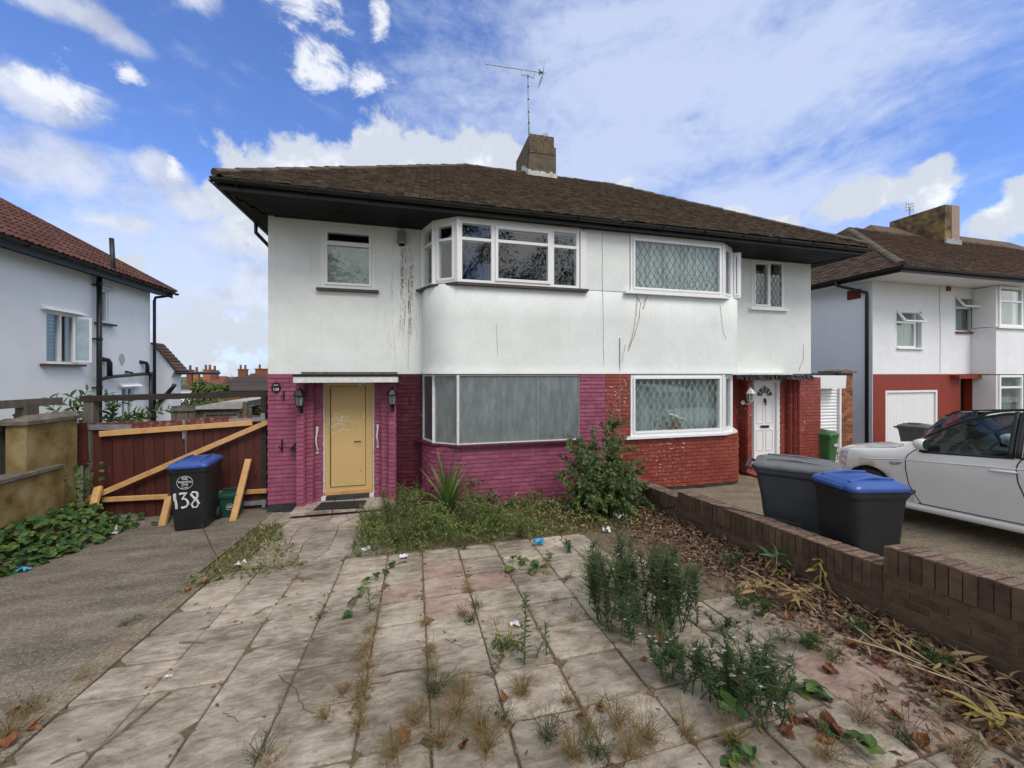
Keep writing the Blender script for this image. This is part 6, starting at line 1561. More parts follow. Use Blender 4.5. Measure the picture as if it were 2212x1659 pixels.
# neighbour's bins behind the low wall
wheelie('dark grey wheelie bin with grey lid behind the low brick wall', (4.62, 3.78, gz(3.78)+.03), .685, .62, .86, 1.08, 'bin_grey', 'bin_greylid')
bb, hb2 = wheelie('black wheelie bin with blue lid behind the low brick wall beside the white car', (4.33, 2.90, gz(2.9)+.03), -1.77, .50, .58, 1.07, 'bin_black', 'bin_blue')
gb, _h = wheelie('green wheelie bin with white label by the roller shutter', (UX(1775, 7.3), 7.3, .02), .3, .46, .55, .97, 'bin_green', 'bin_green')
one('label_plate', M['whiteprint'], gb, lambda b: b.box(-.09, .12, -.285, -.272, .62, .68))
wheelie('grey wheelie bin by the white garage door of the right house', (13.25, 7.45, .0), .2, .52, .66, 1.02, 'bin_greylid', 'bin_greylid')
bg_ = thing('bin_bag', 'black rubbish bag slumped at the foot of the red pier', 'rubbish bag', (UX(1770, 7.0), 7.0, 0))
def bag(b):
    rows = []
    for i, (r_, z) in enumerate(((.18, 0), (.27, .06), (.29, .16), (.22, .27), (.10, .33), (.05, .37), (.10, .41))):
        rows.append([(r_*(1+.22*sin(3*a+i)+U(-.10, .10))*cos(a)*1.35, r_*(1+.2*cos(2*a+i)+U(-.10, .10))*sin(a), z+U(-.02, .02)) for a in [2*pi*k/18 for k in range(18)]])
    b.grid(rows, close=True)
one('bag', M['binbag'], bg_, bag)
# ============================================================ CARS
def tab(T):
    def f(a):
        if a <= T[0][0]: return T[0][1]
        for (a0, v0), (a1, v1) in zip(T, T[1:]):
            if a <= a1:
                t = (a-a0)/(a1-a0); return v0+(v1-v0)*t
        return T[-1][1]
    def sm(a): return sum(f(a+d)*w for d, w in ((-.06, .2), (-.03, .2), (0, .2), (.03, .2), (.06, .2)))
    return sm
def build_car(name, label, loc, rz, pitch, paint, k=1.0, hk=1.0, tail=False):
    t = thing(name, label, 'car', loc, rz); t.rotation_euler = (pitch, 0, rz)
    L = 4.66
    zt = tab([(0, .64), (.05, .79), (.14, .94), (.3, 1.0), (.6, 1.04), (1.0, 1.075), (1.28, 1.10), (1.42, 1.14), (2.05, 1.56), (2.4, 1.65), (3.1, 1.66), (3.9, 1.60), (4.25, 1.45), (4.55, 1.05), (4.66, .75)])
    zb = tab([(0, .58), (.05, .71), (.14, .84), (.3, .90), (.6, .94), (1.0, .965), (1.4, 1.02), (2.6, 1.075), (3.6, 1.13), (4.3, 1.17), (4.55, .98), (4.66, .70)])
    ws = tab([(0, .34), (.06, .50), (.16, .63), (.3, .735), (.5, .82), (.8, .875), (1.1, .895), (1.5, .90), (3.6, .90), (4.2, .86), (4.5, .76), (4.66, .60)])
    wr = tab([(0, .40), (.14, .60), (.6, .72), (1.25, .76), (1.45, .75), (2.05, .66), (2.4, .63), (3.3, .63), (4.2, .58), (4.66, .5)])
    zu = tab([(0, .30), (.2, .24), (.6, .24), (4.0, .24), (4.66, .36)])
    FR_ = [0, 0, .10, .42, .68, .86, 1.0]; IN = [0, .10, .025, .008, 0, .012, .045]
    arches = (.93, 3.60)
    def sec(a):
        b_, z0, w = zb(a), zu(a), ws(a); pts = [(0, z0)]
        for i in range(1, 7):
            z = z0+FR_[i]*(b_-z0); x = w-IN[i]
            for ac in arches:
                d = abs(a-ac)
                if d < .41 and i <= 5:
                    za = .34+sqrt(.41*.41-d*d)
                    if z < za: z = min(za, b_-.02)
            pts.append((x, z))
        top = zt(a); r_ = wr(a)
        pts.append((w-.045+(r_-w+.045)*.5+.012, b_+(top-.055-b_)*.5)); pts.append((r_, max(b_+.005, top-.055))); pts.append((r_*.66, top-.012)); pts.append((0, top))
        return pts
    def ya(a): return L/2-(a if a > 1.5 else 1.5-(1.5-a)*.84)
    def S(a, p, side=-1, off=0.0):
        q = sec(a); i = min(9, int(p)); f = p-i; x = q[i][0]+(q[i+1][0]-q[i][0])*f; z = q[i][1]+(q[i+1][1]-q[i][1])*f
        dx, dz = q[i+1][0]-q[i][0], q[i+1][1]-q[i][1]; l = max(1e-6, sqrt(dx*dx+dz*dz))
        return Vector((side*(x+off*dz/l)*k, ya(a)*k, (z-off*dx/l)*k*hk))
    st = sorted({round(i*.06, 3) for i in range(78)}|{round(ac+d*.035, 3) for ac in arches for d in range(-13, 14)}|{.02, .04, .09, L})
    st = [a for a in st if 0 <= a <= L]
    def wind(a, i):
        if 6 <= i <= 7 and (1.66 <= a < 2.50 or 2.58 <= a < 3.50 or 3.60 <= a < 4.05): return True
        if 8 <= i <= 9 and (1.42 <= a < 2.02 or 4.12 <= a < 4.50): return True
        return False
    def region(a, i):
        if i >= 8 and a < 1.40: return 'bonnet'
        if 2 <= i <= 5 and 1.52 <= a < 2.60: return 'front_door'
        if 2 <= i <= 5 and 2.60 <= a < 3.50: return 'rear_door'
        if a < .12 and i <= 6: return 'bumper'
        return 'body'
    bins = {}
    for a0, a1 in zip(st, st[1:]):
        for i in range(10):
            if wind(a0, i): continue
            for s in (-1, 1):
                key = region(a0, i)
                if key in ('front_door', 'rear_door'): key = (key, s)
                b = bins.setdefault(key, MB())
                b.add([S(a0, i, s), S(a1, i, s), S(a1, i+.9999, s), S(a0, i+.9999, s)], [(0, 1, 2, 3) if s > 0 else (3, 2, 1, 0)])
    ends = bins['bumper']; q = sec(0); ends.add([(x*k, ya(0)*k, z*k*hk) for x, z in q]+[(-x*k, ya(0)*k, z*k*hk) for x, z in reversed(q)], [tuple(range(2*len(q)))])
    for key, b in bins.items():
        o = b.build(key if isinstance(key, str) else key[0], M[paint], t, True)
        m = o.modifiers.new('weld', 'WELD'); m.merge_threshold = .002
    doors = {}
    # glass
    def glass(a0, a1, i0, i1, s, nm):
        b = MB(); aa = [x for x in st if a0 <= x <= a1+.03]; 
        b.grid([[S(a, i0+(i1-i0)*j/4, s, .002) for j in range(5)] for a in aa]); b.build(nm, M['darkglass'], t, True)
    for s in (-1, 1):
        glass(1.66, 2.49, 6.02, 7.98, s, 'side_window'); glass(2.58, 3.49, 6.02, 7.98, s, 'side_window'); glass(3.6, 4.04, 6.02, 7.98, s, 'side_window')
        # black window surround, pillars
        fr_ = MB()
        for a0, a1 in ((1.66, 2.52), (2.58, 3.54), (3.6, 4.08)):
            aa = [x for x in st if a0 <= x <= a1]
            fr_.tube([S(a, 6.0, s, .004) for a in aa], .013*k, 5); fr_.tube([S(a, 7.93, s, .004) for a in aa], .014*k, 5)
        for a in (2.49, 2.55, 3.51, 3.57): fr_.tube([S(a, 6+2*j/6, s, .004) for j in range(7)], .028*k, 5)
        fr_.tube([S(1.66, 6+2*j/4, s, .003) for j in range(5)], .02*k, 5)
        fr_.build('window_surround', M['trim'], t, True)
        one('roof_rail', M['trim'], t, lambda b: b.tube([S(a, 8.05, s, .03 if 2.2 < a < 4.0 else 0) for a in [1.95+.1*i for i in range(23)]], .016*k, 6), True)
        # door gaps
        def gap(b):
            b.tube([S(1.50+d, p, s, .0) for p, d in ((6.5, .13), (6.0, .07), (5.5, .02), (5, 0), (4, .0), (3, .02), (2.5, .07), (2.05, .13))], .006*k, 5)
            b.tube([S(2.60+d, p, s, .0) for p, d in ((6.0, -.02), (5.5, -.05), (5, -.06), (4, -.05), (3, .0), (2.5, .04), (2.05, .09))], .006*k, 5)
            b.tube([S(a, 2.03, s, .0) for a in [1.6+.1*i for i in range(18)]], .006*k, 5)
            b.tube([S(a, 8.0, s, .0) for a in [.5+.08*i for i in range(11)]], .004*k, 5)
            b.tube([S(.50, p, s) for p in (3.2, 4, 4.6, 5.0)], .004*k, 5)
        one('door_gap', M['trim'], t, gap)
        one('door_handle', M[paint], t, lambda b: b.tube([S(2.33, 4.72, s, .012), S(2.36, 4.72, s, .035), S(2.52, 4.74, s, .035), S(2.55, 4.74, s, .012)], .013*k, 8), True)
        one('door_crease', M[paint], t, lambda b: b.tube([S(a, 4.93+.10*(a-1.2)/2, s, .0) for a in [.8+.1*i for i in range(32)]], .010*k, 6), True)
        mr = one('wing_mirror', M[paint], t, lambda b: b.grid([[S(1.70, 6.35, s, .09)+Vector((s*.07*cos(u_)*q, -.02+y_, .075*sin(u_)*q+.03)) for u_ in [2*pi*j/12 for j in range(12)]] for y_, q in ((.10, .3), (.08, .75), (.03, 1), (-.03, 1.02), (-.035, .9))], close=True), True)
        one('mirror_arm', M['trim'], mr, lambda b: (b.tube([S(1.70, 6.2, s, 0), S(1.70, 6.3, s, .07)], .03*k, 6), b.add([S(1.70, 6.35, s, .09)+Vector((s*.065*cos(2*pi*j/12), -.058, .07*sin(2*pi*j/12)+.03)) for j in range(12)], [tuple(range(12))])))
        b = MB(); b.grid([[S(a, p, s, .004) for p in (4.75+.5*max(0, a-.2), 5.2, 5.6, 5.95)] for a in (.06, .12, .2, .3, .42, .52)]); b.build('headlight', M['lens'], t, True)
        one('chrome_strip', M['chrome'], t, lambda b: b.tube([S(a, p, s, .006) for a, p in ((.30, 4.9), (.40, 4.4), (.50, 3.9), (.56, 3.6))], .010*k, 6))
        one('badge', M['chrome'], t, lambda b: (b.tube([S(1.26, 4.62, s, .004), S(1.46, 4.60, s, .004)], .007, 5), b.tube([S(1.28, 4.45, s, .004), S(1.36, 4.42, s, .004), S(1.42, 4.50, s, .004)], .010, 5)))
        b = MB(); b.grid([[S(a, p, s, .006) for p in (4.3, 5.0, 5.6, 6.2)] for a in (4.22, 4.34, 4.46, 4.56)]); b.build('tail_light', M['taillight'], t, True)
        one('sill', M[paint], t, lambda b: b.grid([[Vector((s*x*k, (L/2-a)*k, z*k*hk)) for x, z in ((.84, .22), (.895, .23), (.905, .275), (.885, .31), (.86, .31))] for a in (1.36, 1.40, 2.2, 3.10, 3.16)]), True)
        for ac in arches:
            w = one('wheel', M['tyre'], t, lambda b: b.lathe([(.20*k, s*.70*k), (.30*k, s*.69*k), (.335*k, s*.70*k), (.345*k, s*.74*k), (.345*k, s*.85*k), (.335*k, s*.885*k), (.25*k, s*.895*k), (.24*k, s*.88*k)], (0, ya(ac)*k, .345*k), 28, 'x'), True)
            def spokes(b):
                c = Vector((s*.87*k, ya(ac)*k, .345*k))
                for j in range(7): a_ = 2*pi*j/7; b.bar(c+Vector((0, .04*cos(a_), .04*sin(a_))), c+Vector((0, .235*k*cos(a_), .235*k*sin(a_))), .05, .03, up=(1, 0, 0))
                b.lathe([(.245*k, s*.84*k), (.245*k, s*.885*k), (.225*k, s*.885*k), (.225*k, s*.84*k)], (0, ya(ac)*k, .345*k), 24, 'x')
            one('rim', M['galv'], w, spokes)
            one('arch_liner', M['trim'], t, lambda b: b.grid([[(s*x*k, ya(ac)*k+.40*k*cos(a_), .34*k*hk+.40*k*sin(a_)) for a_ in [pi*j/10-.25 for j in range(12)]] for x in (.60, .86)]+[[(s*.60*k, ya(ac)*k, .34*k)]*12]))
    glassf = MB(); aa = [x for x in st if 1.42 <= x <= 2.03]
    glassf.grid([[S(a, 8+2*j/4, -1, .002) for j in range(5)]+[S(a, 10-2*j/4, 1, .002) for j in range(1, 5)] for a in aa]); glassf.build('windscreen', M['darkglass'], t, True)
    glassf = MB(); aa = [x for x in st if 4.12 <= x <= 4.51]
    glassf.grid([[S(a, 8+2*j/4, -1, .002) for j in range(5)]+[S(a, 10-2*j/4, 1, .002) for j in range(1, 5)] for a in aa]); glassf.build('rear_window', M['darkglass'], t, True)
    # cabin
    one('dashboard', M['trim'], t, lambda b: b.box(-.72*k, .72*k, (L/2-1.85)*k, (L/2-1.35)*k, .45, .98*k*hk))
    one('cabin_floor', M['trim'], t, lambda b: b.box(-.80*k, .80*k, (L/2-4.2)*k, (L/2-1.4)*k, .30, .42))
    for s in (-1, 1):
        st_ = one('seat', M['trim'], t, lambda b: (b.box(s*.38*k-.24*k, s*.38*k+.24*k, (L/2-2.85)*k, (L/2-2.35)*k, .43, .62), b.ob((s*.38*k, (L/2-2.92)*k, .90*k), (.23*k, 0, 0), (0, .06, 0), (0, -.09, .32*k)), b.ob((s*.38*k, (L/2-3.02)*k, 1.30*k*hk), (.13*k, 0, 0), (0, .04, 0), (0, -.01, .09))))
        bevel(st_, .04, 2)
    one('rear_seat', M['trim'], t, lambda b: b.box(-.65*k, .65*k, (L/2-3.75)*k, (L/2-3.6)*k, .43, 1.15*k*hk))
    sw = Vector((.38*k, (L/2-2.02)*k, .98*k*hk))
    one('steering_wheel', M['trim'], t, lambda b: (b.tube([sw+Vector((.19*cos(2*pi*j/20), -.08*sin(2*pi*j/20), .17*sin(2*pi*j/20))) for j in range(21)], .016, 6), b.bar(sw+Vector((-.17, 0, 0)), sw+Vector((.17, 0, 0)), .03, .03)))
    return t
PIT = -atan2(SLOPE, 1.0)
def carloc(xside, ynose, zadd=0.03, half=.90, L=4.66): return (xside+half, ynose-L/2, gz(ynose-L/2)+zadd)
build_car('parked_car', 'white pearl sports utility car parked on the right driveway', carloc(6.72, 5.36, .05), 0.0, PIT, 'carwhite')
build_car('parked_car', 'black hatchback parked behind the white car facing the street', (12.0, 4.25, gz(4.25)+.05), pi-.12, -PIT, 'carblack', .93, .96)

# ============================================================ VEGETATION
def rdir(up=0.0):
    v = Vector((U(-1, 1), U(-1, 1), U(-1, 1)+up))
    return v.normalized() if v.length > .1 else Vector((0, 0, 1))
def trifoliate(b, p, d, n, L, r=None):
    s = d.cross(n).normalized()
    b.leaf(p, d, n, L, L*.72, .18, .15, r, 3); b.leaf(p, (d*.35+s).normalized(), n, L*.82, L*.6, .18, .15, r, 3); b.leaf(p, (d*.35-s).normalized(), n, L*.82, L*.6, .18, .15, r, 3)
# bramble thicket at the foot of the yellow wall
br = thing('bramble_thicket', 'dense bramble thicket at the foot of the yellow wall', 'bramble')
fo = MB(); stm = MB()
def bram_h(x, y):
    d = (x+5.0); e = .10+.70*max(0, min(1, (y-3.9)/2.6)); return max(0, (.42*min(1, (y-3.6)/2.2))*(1-(d/e)**1.6)) if d < e else 0
n = 0
while n < 640:
    x, y = U(-5.0, -4.2), U(3.7, 7.3); h = bram_h(x, y)
    if h <= .02: continue
    z = gz(y)+h*(1-R()**2*.6)+U(-.03, .05); d = rdir(-.1); d.z *= .5
    trifoliate(fo, (x, y, z), d.normalized(), (rdir(1.6)+Vector((.4, -.3, 0))).normalized(), U(.055, .105)); n += 1
for i in range(60):
    y = U(7.05, 7.6); z = U(.2, 1.0); trifoliate(fo, (-4.98+U(-.1, .14), y, z), rdir(), (rdir(.5)+Vector((.5, -1, 0))).normalized(), U(.04, .07))
for i in range(7):
    x, y = U(-4.95, -4.6), U(4.6, 7.2); p = Vector((x, y, gz(y))); stm.tube([p, p+Vector((U(-.2, .3), U(-.3, .3), .3)), p+Vector((U(-.2, .6), U(-.4, .3), .35+U(-.1, .1))), p+Vector((U(-.2, .8), U(-.5, .3), .15))], .006, 4)
tag(fo.build('leaves', M['leaf_bramble'], br), kind='stuff'); stm.build('stem', M['brownstem'], br)
# straggling shrub over the fence
def spray(fo, stm, p, q, nl, L, w, up=.4, r=None):
    p, q = Vector(p), Vector(q); mid = p.lerp(q, .5)+Vector((U(-.05, .05), U(-.05, .05), (q-p).length*.12))
    pts = [p, p.lerp(mid, .5)+Vector((0, 0, .01)), mid, mid.lerp(q, .5)+Vector((0, 0, .02)), q]; stm.tube(pts, [.009, .007, .006, .005, .003], 5)
    ax = (q-p).normalized()
    for i in range(nl):
        t = .15+.85*(i+.5)/nl; k = t*4; a = int(min(3, k)); c = pts[a].lerp(pts[a+1], k-a)
        sd_ = ax.cross(Vector((0, -1, .3))).normalized()*(1 if i % 2 else -1)
        d = (ax*U(.3, .8)+sd_*U(.5, 1)+Vector((U(-.3, .3), U(-.3, .3), U(-.2, .3)))).normalized()
        fo.leaf(c, d, (Vector((0, -.7, up))+rdir()*.6).normalized(), L*U(.7, 1.15), w*U(.8, 1.1), .25, .35, r, 3)
sh = thing('straggling_shrub', 'straggling leafy shrub growing over the fence behind the gate beam', 'shrub')
fo, stm = MB(), MB(); fb = Vector((-5.3, 7.95, 1.2))
for (u, v, y) in ((232, 848, 7.95), (190, 842, 7.9), (145, 850, 7.8), (95, 858, 7.7), (110, 880, 7.6), (250, 870, 8.0), (300, 890, 8.05), (340, 884, 8.05), (368, 882, 8.1), (200, 888, 7.9), (165, 872, 7.8), (285, 862, 8.0), (250, 898, 8.0), (40, 890, 7.4), (20, 905, 7.2), (305, 905, 8.0), (225, 905, 7.9), (330, 900, 8.0)):
    spray(fo, stm, fb+Vector((U(-.3, .3), U(-.1, .1), U(-.1, .2))), at(u, v, y), 15, .13, .045)
tag(fo.build('leaves', M['leaf_shrub'], sh), kind='stuff'); stm.build('stem', M['stem'], sh)
# big shrub against the party line
cs_ = thing('overgrown_shrub', 'overgrown green and yellowing shrub at the end of the brick wall', 'shrub', (0, 0, 0))
fo, fy, stm = MB(), MB(), MB(); cb_ = Vector((2.95, 5.75, gz(5.75)))
tips = [(1210, 985, 5.9), (1230, 960, 5.8), (1250, 945, 5.9), (1225, 1010, 5.6), (1205, 1030, 5.6), (1265, 1000, 5.5), (1290, 985, 5.7), (1310, 960, 5.9), (1321, 885, 6.1), (1330, 930, 6.1), (1350, 945, 6.0), (1340, 990, 5.8), (1365, 1000, 5.7), (1385, 1020, 5.7), (1395, 1045, 5.6), (1372, 1060, 5.4), (1300, 1030, 5.3), (1330, 1050, 5.2), (1275, 1050, 5.3), (1250, 1070, 5.4), (1350, 1090, 5.1), (1310, 1100, 5.1), (1385, 1085, 5.4), (1280, 1100, 5.2), (1250, 1040, 5.5), (1315, 1000, 5.6), (1345, 1035, 5.4), (1360, 1110, 5.0), (1240, 1100, 5.4), (1395, 990, 5.9), (1280, 925, 6.1), (1300, 912, 6.1), (1224, 940, 6.0)]
for (u, v, y) in tips:
    q = at(u, v, y); p = cb_+Vector((U(-.25, .35), U(-.2, .2), 0)); spray(fo, stm, p, q, 40, .085, .042)
    for j in range(3):
        t = U(.35, .85); c = p.lerp(q, t)+Vector((0, 0, .06)); e = c+Vector((U(-.28, .28), U(-.35, .1), U(-.12, .22))); spray(fo, stm, c, e, 18, .07, .038)
for i in range(900):
    a, r_, h = U(0, 6.28), sqrt(R())*.50, U(.05, .85); c = cb_+Vector((r_*cos(a)*1.1, r_*sin(a)*.7-.1, h))
    (fy if R() < .10 else fo).leaf(c, rdir(), (rdir(.6)+Vector((0, -.8, 0))).normalized(), U(.04, .07), U(.026, .04), .25, .3)
tag(fo.build('leaves', M['leaf_shrub'], cs_), kind='stuff'); tag(fy.build('yellow_leaves', M['leaf_yellow'], cs_), kind='stuff'); tag(stm.build('branches', M['brownstem'], cs_), kind='stuff')
# cordyline
co = thing('cabbage_palm', 'spiky green cabbage palm in the overgrown bed below the mesh window', 'plant', tuple(gp(966, 1122)))
for i in range(46):
    a = 2.4*i+U(-.2, .2); tl_ = U(.08, .50) if i < 18 else U(.5, 1.35); Lb = U(.75, 1.05)*(1 if tl_ < .6 else .85); d = Vector((cos(a)*sin(tl_), sin(a)*sin(tl_), cos(tl_))); b = MB()
    s = d.cross(Vector((0, 0, 1))).normalized(); nn_ = s.cross(d); rows = []
    bend = (.10+.9*max(0, tl_-.3))*U(.6, 1.1)
    for k in range(8):
        t = k/7; c = d*(.03+Lb*t)-Vector((0, 0, bend*Lb*t*t*.8))+Vector((cos(a), sin(a), 0))*(bend*Lb*t*t*.2); w = .025*(min(1, .55+2*t) if t < .3 else (1-t)**.7*1.28); w = max(w, .0015)
        rows.append([c-s*w+nn_*w*.35, c, c+s*w+nn_*w*.35])
    b.grid(rows, i*.618 % 1); b.build('leaf', M['leaf_cord'], co, True, loc=(0, 0, .16))
one('stem', M['bark'], co, lambda b: b.tube([(0, 0, -.02), (0, 0, .22)], [.05, .035], 8))
# weeds of the bed: uncountable
bed = MB(); 
def in_bed(x, y): 
    if not (-.75 < x < 3.5 and 5.02 < y < 6.62): return False
    if x < .7 and y > YW-.80*sqrt(max(0, 1-((.76-x)/.63)**2))-.02 and x > .13: return False
    return True
n = 0
while n < 9500:
    x, y = U(-.75, 3.4), U(5.02, 7.3 if R() < .12 else 6.62)
    if y > 6.62 and not (x < .1 and x > -.45): continue
    if y <= 6.62 and not in_bed(x, y): continue
    dry = max(0, min(1, (x-1.2)/1.4)) ; hmax = (.58 if x < 1.1 else .34)*(.30+.70*sin(3.1*x+1.3*y)**2*(.5+.5*sin(7.3*x+2)**2)); edge = min(1, (y-5.0)/.25+.25); hmax *= edge
    z = gz(y)-.02; n += 1
    r_ = (R()*.55 if R() > dry*.75 else .6+.4*R())
    if R() < .45: bed.blade((x, y, z), (rdir()*.5+Vector((0, 0, 1))).normalized(), hmax*U(.6, 1.35), U(.004, .010), U(.2, .8), r_, 2)
    else:
        h = hmax*U(.1, 1.0); 
        for q in range(2): bed.leaf((x+U(-.03, .03), y+U(-.03, .03), z+h), rdir(.1), (rdir(1.2)+Vector((0, -.5, 0))).normalized(), U(.025, .06), U(.012, .028), .2, .3, r_, 2)
tag(bed.build('weeds', M['leaf_mix']), 'tangled green and drying weeds filling the bed below the mesh window', 'weeds', kind='stuff')
# fine dry stalks over it
ds = MB()
for i in range(900):
    x, y = U(-.9, 3.5), U(5.0, 6.5)
    if x < .8 and R() < .55: continue
    ds.blade((x, y, gz(y)), (rdir()*.9+Vector((0, 0, .8))).normalized(), U(.12, .34), .005, U(.3, 1.0), None, 3)
tag(ds.build('dry_grass', M['grass_dry']), 'straw coloured dry grass lying through the weed bed', 'grass', kind='stuff')
# brambles along the foot of the bay
bb_ = thing('bramble', 'low bramble with yellowing leaves below the purple bay', 'bramble'); fo, fy, stm = MB(), MB(), MB()
for (u, v, y, k) in ((1035, 1085, 6.45, 22), (1010, 1075, 6.5, 10), (1060, 1070, 6.5, 14), (1090, 1080, 6.45, 16), (1110, 1095, 6.4, 14), (1035, 1035, 6.6, 5), (1150, 1070, 6.5, 8), (1180, 1075, 6.5, 8), (900, 1070, 6.7, 14), (930, 1065, 6.7, 10), (1200, 1095, 6.4, 10)):
    c = at(u, v, y); stm.tube([(c.x+U(-.1, .1), y, 0), (c.x, y-.05, c.z*.6), c], .005, 4)
    for i in range(k): trifoliate(fy if R() < .10 else fo, c+Vector((U(-.17, .17), U(-.12, .05), U(-.12, .08))), rdir(.1), (rdir(.6)+Vector((0, -1, 0))).normalized(), U(.04, .075))
tag(fo.build('leaves', M['leaf_bramble'], bb_), kind='stuff'); tag(fy.build('yellow_leaves', M['leaf_yellow'], bb_), kind='stuff'); stm.build('stem', M['stem'], bb_)
# verge left of the path
vg = MB(); n = 0
while n < 1700:
    x, y = U(-2.34, -1.22), U(4.55, 6.75)
    if x > -2.34+1.15*(1.08-(y-4.5)/2.6) or y < 4.55+(x+2.34)*.35: continue
    n += 1; r_ = R()
    if R() < .6: vg.blade((x, y, gz(y)), (rdir()*.8+Vector((0, 0, .7))).normalized(), U(.05, .20), .006, U(.3, .9), (.55+.45*r_ if R() < .6 else r_*.5), 2)
    else: vg.leaf((x, y, gz(y)+U(.01, .10)), rdir(.1), rdir(1.5), U(.03, .07), U(.015, .03), .2, .3, r_, 2)
tag(vg.build('verge_weeds', M['leaf_mix']), 'mixed green and dry weeds in the verge between driveway and path', 'weeds', kind='stuff')
# joint weeds and thin grass along paving joints
jw = MB(); XJ = XC[1:10]
for k in range(11000):
    if R() < .70:
        x = random.choice(XJ+[-.325, -.325, .085, .53, 1.0])+random.gauss(0, .016); y = U(.5, 5.0)
    else: x = U(-1.7, 3.2); y = random.choice(YR[2:])+random.gauss(0, .012)
    dens = .35+.65*(sin(2.3*x+1.1)*sin(1.9*y+.6)+.6*sin(5*x-3*y) > .15)
    if x < -.5: dens *= .35
    if R() > dens: continue
    jw.blade((x, y, gz(y)-.005), (rdir()*.9+Vector((0, 0, .55))).normalized(), U(.015, .05)*(1.8 if R() < .10 else 1), U(.003, .006), U(.3, 1), None, 2)
tag(jw.build('joint_grass', M['grass_dry']), 'short dry grass growing along the paving joints', 'grass', kind='stuff')
def tuft(label, u, v, h, n, m, spread=.6, wid=.006, group='grass tufts in the paving joints', name='grass_tuft', fine=0, cat='grass tuft'):
    p = gp(u, v); b = MB()
    for i in range(n):
        a = U(0, 6.28); d = Vector((cos(a)*spread*R(), sin(a)*spread*R(), 1)).normalized()
        b.blade((U(-.05, .05)*spread, U(-.05, .05)*spread, -.004), d, h*U(.4, 1.1), wid*U(.6, 1.2), U(.2, .9), None, 3)
    for i in range(fine):
        a = U(0, 6.28); d = Vector((cos(a)*U(.2, 1.0), sin(a)*U(.2, 1.0), U(.5, 1))).normalized(); Lf = h*U(.8, 1.5); q = d*Lf
        b.tube([(0, 0, 0), q*.5+Vector((0, 0, .01)), q], .0012, 3, cap=False)
        for j in range(4):
            s = q*U(.4, 1); b.tube([s, s+rdir(.4)*.05*U(.5, 1.2)], .0009, 3, cap=False)
    t = thing(name, label, cat, tuple(p), 0, group)
    tag(b.build('blades', m, t), kind='stuff'); return t
def zone(u, v):
    if u < 480: return 'beside the driveway edge' if u > 150 else 'in the lower left corner'
    if v > 1585: return 'along the bottom edge left of centre' if u < 1150 else ('at the bottom between centre and the lilac weeds' if u < 1600 else 'in the lower right corner')
    if u < 720: return 'on the left slabs'
    if u < 850: return 'in the straw filled joint left of the pink slabs' if v < 1400 else 'in the straw filled joint at left of centre'
    if u < 1060: return 'around the pink slabs' if v < 1345 else 'in the joint below the pink slabs'
    if u < 1280: return 'near the bramble runner' if v < 1280 else ('near the yellow flowered weed' if v < 1450 else 'in the middle of the near slabs')
    if u < 1500: return 'around the clump of tall weeds' if v < 1440 else 'left of the lilac flowered weeds'
    return 'beside the leaf litter at right' if v < 1450 else 'by the lilac flowered weeds'
G, DY = M['grass_green'], M['grass_dry']
T_G = 'wispy green grass tuft sprouting from a paving joint'; T_D = 'dry straw coloured grass tuft in a paving joint'
